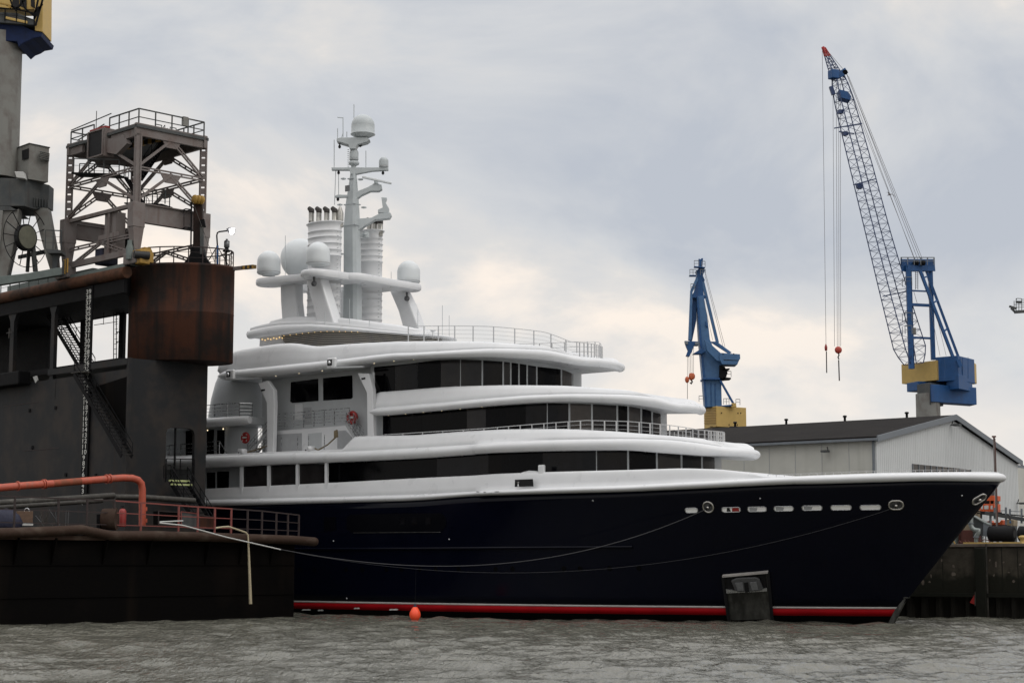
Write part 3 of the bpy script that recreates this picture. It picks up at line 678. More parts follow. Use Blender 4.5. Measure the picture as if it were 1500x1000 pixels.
# little aft balcony: tube edged slab + rail
za = q(340, 618, 8.4); x0 = za[0] - 9
mb = MB(); P0 = q(366, 614, 8.6); 
mb.tube([[P0[0] - 14, -8.6, P0[2] - .05], [P0[0] - .3, -8.6, P0[2] - .05], [P0[0], -8.6, P0[2] - .05]], [.42, .42, .3], 14); mb.build('balcony_edge', M['white'], yacht)
mb = MB(); mb.bx((P0[0] - 14, -8.5, P0[2] - .42), (P0[0] - .2, -4.5, P0[2] + .32)); mb.build('balcony_floor', M['grey_white'], yacht, bevel=.1)
mb = MB(); r0 = [P0[0] - 14, -8.3, P0[2] + .32]; r1 = [P0[0] - 1.6, -8.3, P0[2] + .32]; r2 = [P0[0] - .9, -7.4, P0[2] + .32]; mb.rail([r0, r1, r2], 1.25, post=.03, wires=4, step=1.5, top=.03, wire=.015); mb.build('aft_balcony_rail', M['steel'], yacht)
bk = prism_y('aft_wall', [(150,633),(345,624),(345,668),(150,680)], 6.2, .2, 'grey_white')
for a_, b_ in ((303,313),(318,335.5)): prism_y('door', [(a_,630),(b_,629),(b_,668),(a_,669)], 6.23, .02, 'glass', bk)
prism_y('door', [(272,628),(283,628),(283,668),(272,668)], 6.23, .02, 'glass', bk)
mb = MB(); pts = [q(x, y, 9.2) for x, y in ((180,676),(300,666.5),(321,664.5))]; mb.rail(pts, 1.15, post=.03, wires=3, step=1.6, top=.035, wire=.02); a = q(321,645,9.2); b = q(332,664,9.2); mb.beam(pts[-1] + [0,0,1.15], b, .07); mb.build('aft_deck_rail', M['steel'], yacht)
# thin stanchions of the aft upper deck
mb = MB()
for px in (376, 389, 412, 436, 452, 475): a = q(px, 663 - (px-376)*.05, 9.1); mb.beam(a, a + [0,0,1.25], .04)
mb.build('stanchion_row', M['steel'], yacht)
# opening fittings in the roof tube
for px, py in ((338.5, 549), (487, 532)):
    t, z = A.off(0).hit(px, py); c = A.at(t, z, -.06); mb = MB(); mb.box(c, (1.0, .35, .95)); o = mb.build('roof_bracket', M['white'], yacht, bevel=.12)
    m2 = MB(); m2.box(c + [-.1,-.19,.05], (.5,.04,.5)); m2.build('bracket_opening', M['black'], o); m2 = MB(); m2.lathe(c + [-.1,-.2,-.1], [(.01,-.02),(.13,0),(.15,.15),(.1,.28),(.01,.3)], 12); m2.build('bracket_roller', M['steel'], o)
    m3 = MB(); m3.beam(c + [.2,-.05,-.4], c + [3.2,.5,-.45], .25, .14); m3.build('bracket_arm', M['grey_white'], o)
# ------------------------------------------------------------------ small lamps under the decks
M['lamp'] = mat('downlight_glow', (1, .9, .7), emit=((1, .8, .5), 1.6)); M['lampw'] = mat('warm_string_glow', (1, .8, .4), emit=((1, .62, .22), 1.3))
def lamp(p, r=.045, m_='lamp'): MB().lathe(np.array(p), [(.005,-r),(r*.8,-r*.6),(r,0),(r*.8,r*.6),(.005,r)], 8).build('downlight', M[m_], yacht)
for px, py in ((404,556),(438,552.5),(472,549.5),(548,540),(577,537),(606,534),(569,608),(594,606.5),(620,604),(647,602),(674,600),(706,597.5)):
    Cq, zz = (A, Abot) if py < 560 else (Cc, Cbot)
    t, z = Cq.off(.9).hit(px, py - 2); lamp(Cq.at(t, np.interp(t, np.arange(Cq.n), zz) + .06, .9))
lamp(q(327, 628, 7.6), .07); lamp(q(304, 630, 7.6), .06); lamp(q(251, 634, 6.0), .12, 'lampw')

# ================================================================== radar deck
xt = q(655, 498, 0)[0]; xa = q(362, 488, 4.2)[0]; xm = q(455, 480, 5.6)[0]
def ovalcurve(b, xf, xm_, xb, ba, n=90):
    th = np.linspace(-math.acos(min(.999, ba / b)), 0, 30)[:-1]; x1 = xm_ + (xm_ - xb) * np.sin(th) / math.sin(math.acos(min(.999, ba / b))); y1 = b * np.cos(th)
    t2 = np.linspace(0, math.pi / 2, n); return Curve(np.vstack([np.stack([x1, y1], 1), np.stack([xm_ + (xf - xm_) * np.sin(t2), b * np.cos(t2) ** .9], 1)]))
R2 = ovalcurve(5.9, xt, xm, xa, 4.3)
r2b = R2.off(.3).z([(365,496),(400,492),(464,484.5),(502,484.5),(560,488),(600,491),(630,495)], 9, R2.tipz(500))
r2c = R2.off(.3).z([(362,484),(411,475),(460,474.5),(502,478),(560,484),(600,488),(630,492)], 9, R2.tipz(496))
r2t = R2.off(1.0).z([(362,481),(411,471.5),(460,471),(502,474),(560,481),(600,486.5),(630,491)], 9, R2.tipz(495.5))
shelf('radar_deck_shelf', R2, r2b, r2c, r2t, .8, 0, under=2.2, tube=.35, taper=False)
# louvred band under it
Lc = R2.off(1.35); i1 = px_index(Lc, 398, 500); zlo = float(np.min(Atop[ia:])) + .0
mb = MB(); i_end = Lc.n
zA = lambda x: np.interp(x, A.p[:, 0], Atop) - .1
def ring_strip(mb, C, ks, z0f, z1f, off=0, smooth=False):
    lo = []; hi = []
    for k in ks: x, y = C.p[k]; lo.append((x, -y - off, z0f(x, k))); hi.append((x, -y - off, z1f(x, k)))
    for k in list(ks)[::-1]: x, y = C.p[k]; lo.append((x, y + off, z0f(x, k))); hi.append((x, y + off, z1f(x, k)))
    mb.loft([lo, hi], cap=False, smooth=smooth)
r2b_i = lambda k: r2b[k] + .1
ring_strip(mb, Lc, range(i1, Lc.n), lambda x, k: zA(x), lambda x, k: r2b_i(k)); lb = mb.build('louvre_band', M['black'], yacht)
ns = 9
for s_ in range(ns):
    mb = MB(); f0 = (s_ + .15) / ns; f1 = (s_ + .62) / ns
    for off in (0.10,):
        a = lambda x, k, f=f0: r2b_i(k) - (s_ + .2) * .17; b = lambda x, k: r2b_i(k) - (s_ + .2) * .17 - .085
        ring_strip(mb, Lc, range(i1, Lc.n), b, a, off)
    mb.build('louvre_slat', M['teak_pale'] if 'teak_pale' in M else M['louvre'], lb)
blk = prism_y('lit_block', [(381,492),(411,488),(417,507),(380,507)], 4.4, 4, 'white')
for i in range(8): p = q(384 + i * 4.2, 497 - i * .5 + (i % 2) * 1.5, 4.45); lamp(p, .05, 'lampw')
for i in range(15):
    px = 398 + i * 9; t, z = R2.off(1.1).hit(px, 489); lamp(R2.at(t, np.interp(t, np.arange(R2.n), r2b) + .03, 1.1), .04, 'lampw')
# raised coaming on the radar deck
Kc = R2.off(1.5); zt = lambda k: r2t[k]
mb = MB(); kk = range(6, Kc.n)
rings = []
for ins, dz in ((0, -.1), (.02, .35), (.15, .5), (.4, .58), (1.2, .62)):
    P = Kc.off(ins).p; rings.append([(P[k][0], -P[k][1], r2t[k] + dz) for k in kk] + [(P[k][0], P[k][1], r2t[k] + dz) for k in list(kk)[::-1]])
mb.loft(rings, cap=False); mb.add(rings[-1], [tuple(range(len(rings[-1])))]); mb.build('radar_deck_coaming', M['white'], yacht, merge=True)
# legs
def leg(pts, b, th, mirror=False):
    P = [q(px, py, b) for px, py in pts]; mb = MB(); mb.prism(P, (0, th, 0)); 
    if mirror: mb.v = [(x, -y, z) for x, y, z in mb.v]
    return mb.build('arch_leg', M['white'], yacht, bevel=.15)
l1 = [(447,406),(469,406),(476,430),(490,474),(464,474),(452,425)]; l2 = [(410,410),(433,410),(433,440),(437,474),(413,474),(410.5,440)]
leg(l1, 4.9, 1.2); leg(l2, 3.9, 1.1); leg(l2, 3.9, 1.1, True)
P = [q(px, py, -5.6) for px, py in ((570,425),(590,425),(600,445),(617,489),(592,487),(583,455))]; MB().prism(P, (0, 1.2, 0)).build('arch_leg', M['white'], yacht, bevel=.15)
# wing platform
D1 = q(464, 397, 5.2); D2 = q(393, 406, 4.2); Dr = q(598, 419, -5.6); zP = D1[2]
def capsule(a, b, ra, rb, z0, z1, n=14):
    a = np.array(a[:2]); b = np.array(b[:2]); d = b - a; L = np.hypot(*d); th = math.atan2(d[1], d[0]); P = []
    for i in range(n + 1): t = th + math.pi / 2 + math.pi * i / n; P.append((a[0] + ra * math.cos(t), a[1] + ra * math.sin(t), z0))
    for i in range(n + 1): t = th - math.pi / 2 + math.pi * i / n; P.append((b[0] + rb * math.cos(t), b[1] + rb * math.sin(t), z0))
    c = np.mean(P, axis=0); rings = []
    for z, f in ((z0, .93), (z0 + .1, .985), ((z0+z1)/2, 1.0), (z1 - .08, .985), (z1, .94)): rings.append([np.array([c[0] + (p[0]-c[0])*f if f == 1 else p[0] + (c[0]-p[0]) * (1-f) * .6, p[1] + (c[1]-p[1]) * (1-f) * .6 if f != 1 else p[1], z]) for p in P])
    return MB().loft(rings)
mc_ = (D1[:2] + Dr[:2]) / 2; cen = np.array([mc_[0], 0]); 
parts = [capsule(D1, [cen[0] - .1, 1.2], 1.45, 1.5, zP - .62, zP), capsule([Dr[0], Dr[1]], [cen[0] - .1, -1.2], 1.25, 1.5, zP - .615, zP + .004),
         capsule([cen[0], 1.4], [cen[0], -1.4], 1.75, 1.75, zP - .6, zP + .008), capsule(D2, [D1[0] - .5, D1[1] + 1.4], 1.15, 1.0, zP - .605, zP + .012), capsule([D2[0], -D2[1]], [Dr[0] - .5, -D1[1] - 1.4], 1.15, 1.0, zP - .607, zP + .014)]
mb = MB()
for p in parts: mb.add(p.v, p.f, True)
mb.sm = [s for p in parts for s in p.sm]
mb.build('arch_wing', M['white'], yacht)
def dome(c, r, cyl=1.1, par=yacht, name='radar_dome', m_='dome', z0=.12):
    h = [(.55*r, 0), (.6*r, z0*r), (.9*r, z0*r + .02), (r, z0*r + .12*r), (r, z0*r + cyl*r*.5), (r, z0*r + cyl*r)] + [(r*math.cos(a), z0*r + cyl*r + r*math.sin(a)) for a in np.linspace(.2, math.pi/2 - .02, 9)]
    o = MB().lathe(c, h, 28).build(name, M[m_], par)
    MB().lathe(np.array(c) + [0,0,z0*r + .14*r], [(r*1.0,0),(r*1.015,.02),(r*1.015,.05),(r*1.0,.07)], 28).build('dome_seam', M['louvre'], o); return o
def domepx(px, ytop, ybot, hw, b):
    c = q(px, ybot, b); r = hw / scl(c); H = q(px, ytop, b)[2] - c[2]; return dome(c, r, max(.2, (H - r - .12*r) / r))
domepx(466, 354.5, 391, 17.3, 5.2); domepx(393.5, 367.5, 404, 17, 4.2); domepx(598.5, 382, 417, 16.8, -5.6)
dD = q(393.5, 404, 4.2); dome([dD[0], -dD[1], dD[2]], .98, 1.05)
# big sphere behind
c = q(440.5, 379, -.6); r = 29.5 / scl(c); MB().lathe([c[0], c[1], c[2]], [(max(.02, r*math.cos(a)), r*math.sin(a)) for a in np.linspace(-math.pi/2+.01, math.pi/2-.01, 18)], 32).build('large_radome', M['dome'], yacht)
MB().lathe([c[0], c[1], zP], [(.9,-.5),(.9,.2),(.6, max(.3, c[2]-zP-r+.3))], 20).build('radome_pedestal', M['white'], yacht)
for D in (D1 + [0.15,-.5,-.62], Dr + [.1,-.3,-.62]):
    mb = MB(); mb.lathe(D - [0,0,.35], [(.1,0),(.12,.35)], 10); mb.lathe(D - [0,0,.85], [(.02,0),(.2,.05),(.28,.25),(.2,.42),(.05,.5)], 12); mb.build('searchlight', M['anchor'], yacht)
# ------------------------------------------------------------------ exhaust stacks
bS = 2.75
def stack(px, b, ytop, ybot, mir=1):
    c0 = q(px, ybot, b); zt_ = q(px, ytop, b)[2]; m_ = scl(c0); H_ = zt_ - c0[2]; a_, c_ = 1.78, 1.1
    prof = [(1.0, 0)]
    def ringat(z): return [(1.0, z - .07), (1.035, z - .05), (1.045, z), (1.0, z + .03)]
    fr = [.03, .10, .17, .24, .31, .38] + [.66, .72, .785, .85, .91]
    for f in fr: prof += ringat(f * H_)
    prof += [(1.02, H_ - .35), (1.08, H_ - .12), (1.13, H_ - .1), (1.13, H_), (.9, H_ + .02)]
    rings = []
    for r_, z in prof: rings.append([c0 + np.array([a_ * r_ * math.cos(t) * (1 - .0), c_ * r_ * math.sin(t), z]) for t in np.linspace(0, 2*math.pi, 41)[:-1]])
    o = MB().loft(rings).build('exhaust_stack', M['white'], yacht)
    mb = MB()
    for k in range(22): 
        z = H_ * (.05 + .04 * k); mb.box(c0 + [a_ + .1, -.3, z], (.18, .06, .05)); 
    mb.build('step_rungs', M['grey_white'], o); return o, c0, zt_
o1, c1_, z1_ = stack(474, bS, 327.5, 474); o2, c2_, z2_ = stack(535, -bS, 340, 474)
def pipes(lst, b, ybot, ytop, o):
    for px in lst:
        p = q(px, ybot, b); t_ = q(px, ytop, b); hh = t_[2] - p[2]
        mb = MB(); mb.lathe(p - [0,0,.3], [(.25,0),(.25,hh*.45),(.275,hh*.47),(.25,hh*.5),(.25,hh+.2)], 14); e_ = mb.build('exhaust_pipe', M['exh'], o)
        m2 = MB(); m2.tube([p + [0,0,hh-.12], p + [.02,0,hh+.1], p + [-.3,0,hh+.36]], [.27,.28,.2], 12); m2.build('exhaust_tip', M['soot'], e_)
pipes([456, 467, 478.5, 490], bS, 328, 310, o1); pipes([541, 549, 557], -bS, 341, 326, o2)
p = q(498, 328, bS - .3); MB().lathe(p - [0,0,.3], [(.32,0),(.32,1.3),(.1,1.9)], 12).build('exhaust_pipe', M['exh'], o1)
# ------------------------------------------------------------------ mast
cm = q(517, 400, 0); Ym = (YF.wor(cm))[1]
def mq(px, py, dy=0): return YF.loc(PY(px, py, Ym + dy))
ax = YF.M.T @ np.array([0, 1, 0.])                  # depth axis in yacht coordinates
axr = YF.M.T @ np.array([1, 0, 0.])
def mprism(name, pts, th, m_='mast', par=None, dy=0, bevel=.04):
    P = [mq(px, py, dy) - ax * th / 2 for px, py in pts]; return MB().prism(P, ax * th).build(name, M[m_], par or yacht, bevel=bevel)
rings = []
for py, l, r, th in ((474,499,533,1.9),(410,500.5,532,1.8),(330,501,530,1.6),(300,504,528,1.4),(262,511,524,1.0),(246,513.5,522.5,.8),(232,515,521,.6)):
    L_, R_ = mq(l, py), mq(r, py); m0 = (L_ + R_) / 2; h = (R_ - L_) / 2
    hm = np.linalg.norm(h); a_, c_ = .82 * hm, .57 * hm; k_ = .25 * hm
    rings.append([m0 + np.array([x, y, 0]) for x, y in ((a_-k_,-c_),(a_,-c_+k_),(a_,c_-k_),(a_-k_,c_),(-a_+k_,c_),(-a_,c_-k_),(-a_,-c_+k_),(-a_+k_,-c_))])
mast = MB().loft(rings, smooth=False).build('mast', M['mast'], yacht)
for py, hw_m in ((410,17.2),(331,15.8),(262,7.2),(300,12.6)):
    c = mq(516, py); h_ = hw_m / F * Ym; MB().box(c, (1.68*h_, 1.18*h_, .09)).build('mast_flange', M['mast'], mast)
c = mq(509, 276, -.9); MB().box(c, (.5, .12, .55)).build('mast_hatch', M['anchor_light'], mast)
for px, py in ((503,262),(528,263),(498,300),(533,304),(499,330),(534,343),(500,372)): MB().box(mq(px, py, -.3), (.35,.35,.12)).build('mast_bracket', M['mast'], mast)
def mlathe(px, py, prof, name, m_='mast', par=mast, n=20): return MB().lathe(mq(px, py), prof, n).build(name, M[m_], par)
def arm(pts, th, nm='mast_arm', m_='mast'): return mprism(nm, pts, th, m_, mast)
arm([(494,205),(500,203.5),(538,203.5),(542.5,206.5),(538,210),(524,214),(521,220),(513,220),(511,214),(494,209)], 1.2, 'mast_top_platform')
s_ = scl(cm); 
def mdome(px, ytop, ybot, hw):
    c = mq(px, ybot); r = hw / s_; H = mq(px, ytop)[2] - c[2]; return dome(c, r, max(.15, (H - r*1.1) / r), mast, 'mast_dome', 'mast', .1)
c = mq(531.5, 203); r = 17.2 / s_; H = mq(531, 168)[2] - c[2]
MB().lathe(c, [(.4*r,0),(.5*r,.05*r),(1.06*r,.33*r),(1.06*r,.38*r),(r,.42*r),(r,H-r)] + [(r*math.cos(a), H - r + r*math.sin(a)) for a in np.linspace(.15, math.pi/2-.02, 9)], 28).build('mast_dome', M['mast'], mast)
mdome(518.5, 218, 236, 6.6); mdome(562, 230, 246.5, 7)
mlathe(518.5, 241, [(.3,-.1),(.48,0),(.5,.18),(.4,.3)], 'dome_ring')
arm([(486,246),(569,246),(569,250),(545,251.5),(522,256),(514,256),(512,250),(486,250)], .5)
arm([(517,284),(540,275),(545,272),(559,271.5),(560,278),(555,281),(543,281),(530,287),(521,294)], .8)
arm([(491,287),(495,285.5),(510,286),(510,289.5),(495,290),(491,289.5)], .4)
arm([(516,322),(545,320),(556,314),(572,312.5),(574,316),(571,321),(550,323),(535,332),(524,340)], .9)
mprism('radar_scanner', [(530,259),(532,258),(574,267.5),(573,270),(531,261)], .35, 'dome', mast, -.5)
mlathe(551, 272, [(.35,-.05),(.35,.12),(.2,.2),(.2,.42)], 'scanner_pedestal')
mprism('sensor_turret', [(559,290),(567,290.5),(565,297),(570,306),(570,313),(554,313),(554,308),(561,305)], .7, 'mast', mast)
mlathe(536, 344, [(.28,-.25),(.3,.0),(.28,.25)], 'camera_pod'); arm([(520,342),(537,341),(537,347),(520,348)], .35)
for px, py in ((496,252),(561,252.5),(495,291),(528,212),(497.5,214)): mlathe(px, py, [(.02,-.25),(.13,-.15),(.13,.0),(.06,.1),(.06,.3)], 'mast_light', 'black', n=10)
mast_wires = [((494.5,205),(494.5,188)),((502.5,206),(502.5,172)),((508,206),(508,193)),((518.5,203),(518.5,153)),((489.5,246),(489.5,205)),((536,246),(536,221)),((496,287),(496,255)),((492,246),(490,300)),((494,172),(502.5,173)),((500,203),(502.5,195))]
for a, b in mast_wires:
    MB().tube([mq(*a), mq(*b)], .035, 6).build('whip_antenna', M['mast'], mast)
mb = MB()
for k in range(10): a = mq(509, 245 - k*2.8); b = mq(511.5, 244.5 - k*2.8); mb.beam(a, b, .05)
mb.build('ladder_rungs', M['mast'], mast)
for px, y0, y1, b in ((418,412,345,4.5),(573,425,398,-5.5),(512,480,438,5.0),(476,480,457,5.5),(612,488,453,-3),(541,484,470,4.5),(648,497,447,0),(658,495,462,-1)):
    MB().tube([q(px, y0, b), q(px, y1, b)], .025, 6).build('whip_antenna', M['mast'], yacht)
p = q(634, 496, 2); mb = MB(); mb.tube([p, p + [0,0,.6]], .03, 6); mb.lathe(p + [0,0,.6], [(.05,0),(.25,.1),(.25,.16),(.02,.2)], 12); mb.build('satellite_antenna', M['steel'], yacht)
# ------------------------------------------------------------------ deck rails
def railpath(C, off, pxs, zf=None, top=None, tail=0):
    P = []
    for px in pxs:
        y = np.interp(px, [a for a, _ in top], [b for _, b in top]); t, z = C.off(off).hit(px, y); P.append((t, z if zf is None else zf(t)))
    return P
zA_ = lambda t: np.interp(t, np.arange(A.n), Atop)
def rail_on(name, C, off, ts, zf, h, wires, posts, step=None, extra=None):
    mb = MB(); P = [C.at(t, zf(t), off) for t in ts]
    Hh = np.array([0,0,h])
    for a, b in zip(P, P[1:]):
        mb.beam(a + Hh, b + Hh, .05)
        for k in range(1, wires): mb.beam(a + Hh*k/wires, b + Hh*k/wires, .022)
    for t in posts: a = C.at(t, zf(t) - .1, off); mb.beam(a, a + Hh + [0,0,.1], .075)
    return mb.build(name, M['steel'], yacht)
def tof(C, off, px, py): return C.off(off).hit(px, py)[0]
pp = [tof(A, 1.9, x, 508) for x in (598,621,642,666,693,723,754,782,807,829,849)] 
pp = sorted(pp); pp += list(np.linspace(pp[-1], A.n - 1, 5))[1:]
ts = np.linspace(pp[0], A.n - 1, 60); ro = rail_on('roof_rail', A, 1.9, ts, zA_, 1.35, 4, pp)
m2 = MB()
for t in pp[2:]: a = A.at(t, zA_(t), 1.9) * [1,-1,1]; m2.beam(a, a + [0,0,1.35], .07)
for a_, b_ in zip(ts, ts[1:]):
    for h in (1.35, .9, .45): m2.beam(A.at(a_, zA_(a_)+h, 1.9)*[1,-1,1], A.at(b_, zA_(b_)+h, 1.9)*[1,-1,1], .03)
m2.build('roof_rail', M['steel'], yacht)
topr = [(562,636.5),(700,628),(797,620),(859,615.5),(920,617),(966,620.5),(1030,628)]
tz = [(tof(E, 1.7, x, y), E.off(1.7).hit(x, y)[1]) for x, y in topr]; tz.sort(); tt = [a for a, _ in tz]; zz = [b for _, b in tz]
zr = lambda t: np.interp(t, tt, zz) - .95
posts = list(np.linspace(tt[0], tt[-1], 26)) + list(np.linspace(tt[-1], E.n - 1, 6))[1:]
E2 = E.off(np.interp(np.arange(E.n), [px_index(E, 920, 630), E.n - 14], [1.7, 3.2]))
rail_on('deck_rail', E2, 0, np.linspace(tt[0], E.n - 1, 90), zr, .95, 3, posts)
# far side copy of that rail
m2 = MB(); tl = np.linspace(tt[2], E.n - 1, 50)
for a_, b_ in zip(tl, tl[1:]):
    for h in (.95, .63, .32): m2.beam(E2.at(a_, zr(a_)+h)*[1,-1,1], E2.at(b_, zr(b_)+h)*[1,-1,1], .035)
for t in posts[8:]: a = E2.at(t, zr(t))*[1,-1,1]; m2.beam(a, a + [0,0,.95], .07)
m2.build('deck_rail', M['steel'], yacht)
# glass wind screen in front of the bridge
# ================================================================== FLOATING DOCK
M['d_dark'] = mat('black_brown_dock_plating', (0.0022, 0.0019, 0.0018), 0.75, spec=0.05, col2=(0.007, 0.005, 0.004), vscale=0.12, thr=(.5, .75), streak=((0.010, 0.007, 0.005), 0.5, .62, .85))
M['d_wall'] = mat('dark_grey_wing_wall_paint', (0.0155, 0.0165, 0.018), 0.6, spec=0.2, col2=(0.031, 0.026, 0.023), vscale=0.35, thr=(.45, .62), streak=((0.030, 0.017, 0.012), 0.9, .60, .80), bump=.15, bscale=1)
M['d_black'] = mat('sooty_black_steel', (0.006, 0.006, 0.007), 0.7, spec=0.15, var=.4, vscale=1)
M['d_rust'] = mat('rusted_drum_plate', (0.062, 0.025, 0.015), 0.75, spec=0.15, col2=(0.024, 0.017, 0.015), vscale=0.30, thr=(.42, .60), streak=((0.017, 0.014, 0.013), 1.4, .44, .66), bump=.2, bscale=2)
M['d_brown'] = mat('dark_brown_mast_steel', (0.022, 0.015, 0.013), 0.75, spec=.15, col2=(0.045, 0.022, 0.016), vscale=1.2, thr=(.5, .75))
M['d_rustpipe'] = mat('brown_rusted_edge', (0.10, 0.045, 0.025), 0.75, spec=0.2, col2=(0.03, 0.018, 0.012), vscale=0.7, thr=(.4, .65), bump=.3, bscale=3)
M['d_flange'] = mat('rust_brown_fender_edge', (0.040, 0.024, 0.017), 0.8, spec=0.15, col2=(0.085, 0.065, 0.05), vscale=0.8, thr=(.5, .8), bump=.4, bscale=3)
M['orange'] = mat('faded_orange_pipe_paint', (0.42, 0.080, 0.042), 0.5, var=.2, vscale=1.5, streak=((0.3, 0.10, 0.06), 3, .55, .75))
M['orange_rust'] = mat('rusty_orange_pipe', (0.20, 0.055, 0.022), 0.7, col2=(0.34, 0.06, 0.025), vscale=2, var=.2)
M['rail_brown'] = mat('brown_rail', (0.030, 0.018, 0.017), 0.7, var=.3, vscale=2)
M['rail_red'] = mat('red_primer_rail', (0.22, 0.055, 0.045), 0.6, var=.25, vscale=2)
M['pipe_grey'] = mat('weathered_grey_pipe', (0.035, 0.032, 0.027), 0.7, col2=(0.09, 0.085, 0.07), vscale=2.5, thr=(.5, .75))
M['tower'] = mat('pinkish_grey_tower_paint', (0.175, 0.155, 0.147), 0.65, spec=.3, col2=(0.13, 0.095, 0.085), vscale=0.8, thr=(.45, .75), streak=((0.10, 0.06, 0.05), 1.5, .6, .85))
M['hazard_y'] = mat('hazard_yellow', (0.36, 0.21, 0.035), 0.6, var=.3, vscale=3); M['hazard_k'] = mat('hazard_black', (0.012, 0.012, 0.012), 0.6)
M['rope'] = mat('pale_rope', (0.45, 0.42, 0.36), 0.85, var=.2, vscale=6); M['hose'] = mat('yellowed_hose', (0.42, 0.36, 0.24), 0.7, var=.2, vscale=3)
M['green_y'] = mat('pale_green_paint', (0.45, 0.50, 0.22), 0.6, var=.2, vscale=3)
M['crane_grey'] = mat('weathered_grey_crane_paint', (0.20, 0.20, 0.185), 0.7, spec=.3, col2=(0.12, 0.10, 0.09), vscale=0.9, thr=(.45, .8), streak=((0.07, 0.05, 0.045), 1.6, .58, .8))
M['crane_dark'] = mat('dark_grey_girder_paint', (0.055, 0.062, 0.065), 0.65, spec=.3, col2=(0.09, 0.09, 0.085), vscale=.9, streak=((0.04, 0.025, 0.02), 1.5, .58, .8))
M['crane_green'] = mat('grey_green_girder_paint', (0.14, 0.17, 0.16), 0.6, var=.25, vscale=1)
M['cblue'] = mat('crane_blue_paint', (0.016, 0.078, 0.22), 0.5, spec=.35, var=.2, vscale=.6, streak=((0.03, 0.06, 0.16), 1, .6, .85))
M['cblue_far'] = mat('faded_crane_blue_paint', (0.065, 0.155, 0.31), 0.5, spec=.35, var=.2, vscale=.6)
M['cnavy_old'] = mat('old_dark_blue_paint', (0.010, 0.022, 0.075), 0.6, spec=.2, var=.4, vscale=1)
M['cyellow'] = mat('crane_ochre_paint', (0.52, 0.36, 0.12), 0.55, spec=.3, var=.12, vscale=.5, streak=((0.36, 0.25, 0.10), 1, .62, .85))
DF = Frame([PY(187, 600, 145)[0], 145, 0], R(45))
dock = thing('floating_dock', 'dark rusty floating dry dock with tall wing wall left of the yacht', 'floating dock', DF.o, R(45), local=True)
dx = lambda px, py, c: DF.x(px, py, c); dy = lambda px, py, c: DF.y(px, py, c)
ye = -11.2; zd = 6.7
pr = dy(431, 850, ye)[0]
mb = MB(); mb.bx((-46, ye, -1.5), (pr, 30, zd - .35)); mb.build('pontoon', M['d_dark'], dock)
# slanted brackets and stiffeners of the pontoon face
for px in (20, 75, 150, 215, 300, 350, 395):
    c = dy(px, 800, ye - .0); mb = MB(); mb.prism([(c[0], ye - .02, zd - .6), (c[0], ye - .75, zd - .6), (c[0], ye - .02, zd - 2.6)], (.08, 0, 0)); mb.build('bracket', M['d_dark'], dock)
for z in (4.2, 1.9): mb = MB(); mb.beam((-46, ye - .05, z), (pr - .02, ye - .05, z), .06, .05); mb.build('plate_seam', M['d_dark'], dock)
# thick bent fender edge
fl = [(-30,772),(0,773),(60,771),(100,769),(122,768),(140,772),(165,777),(230,777),(300,779),(380,782),(432,784),(463,786.5)]
rings = []
for px, py in fl:
    c = dy(px, py, ye - .75); rings.append([np.array([c[0], ye - .55 + .36 * math.cos(t) * 1.5, c[2] - .36 + .36 * math.sin(t)]) for t in np.linspace(0, 2*math.pi, 13)[:-1]])
mb = MB(); mb.loft(rings); fe = mb.build('fender_edge', M['d_flange'], dock)
xr = dy(463, 786, ye - .75)[0]
mb = MB(); mb.bx((-46, ye - .5, zd - .72), (xr, 30, zd - .4)); mb.build('deck_plate', M['d_flange'], dock)
# ---- wing wall
xw = dy(302, 650, 0)[0]; zg = dx(130, 548, 0)[2]; zt = dx(130, 402, 0)[2]
mb = MB(); mb.bx((0, .36, zd - .3), (.5, 40, zg)); ww = mb.build('wing_wall', M['d_wall'], dock)
a = dy(242, 705, 0); b = dy(285.5, 628, 0); zc = PY(260, 528, 146.8)[2] + .02
mb = MB(); mb.bx((0, 0, zd - .3), (a[0], .35, zc)); mb.bx((b[0], 0, zd - .3), (xw, .35, zc)); mb.bx((a[0], .0, b[2]), (b[0], .35, zc)); mb.bx((a[0], 0, zd - .3), (b[0], .35, a[2]))
for sx, x in ((1, a[0]), (-1, b[0])): mb.prism([(x, 0.0, b[2]), (x + sx * .5, 0.0, b[2]), (x + sx * .15, 0.0, b[2] - .15), (x, 0.0, b[2] - .5)], (0, .35, 0))
mb.build('end_bulkhead', M['d_wall'], dock)
mb = MB(); mb.beam((0.02, -.1, zd), (0.02, -.1, zc), .32, .25); mb.build('corner_stiffener', M['d_wall'], dock)
p = dy(258, 628, .2); mb = MB(); mb.beam([p[0], .3, b[2]], [p[0], .3, a[2]], .13); mb.build('door_post', M['d_black'], dock)
mb = MB(); r0 = dy(243, 705, -.1); r1 = dy(284, 705, -.1); mb.rail([r0, r1], 1.9, post=.035, wires=3, step=1.6, top=.04); mb.build('doorway_rail', M['d_black'], dock)
for px, py, w in ((60,658,60),(30,592,50)):
    p = dx(px, py, -.01); mb = MB(); mb.beam([-.01, p[1] + 3, p[2]], [-.01, p[1] - 3, p[2]], .03, .05); mb.build('weld_seam', M['rail_brown'], dock)
for px, py in ((43,601),(81,597),(96,695),(140,696),(47,655)):
    p = dx(px, py, -.05); MB().box(p, (.08, .25, .3)).build('wall_lug', M['d_black'], dock)
P = [dx(x, y, -.012) for x, y in ((140,566),(187,551),(187,640))]; MB().prism(P, (.01, 0, 0)).build('stair_recess_shade', M['d_dark'], dock)  # flat dark triangle on the wall, painted for the darkness of a recess
# rust stain plates
p = dx(38, 654, -.012)
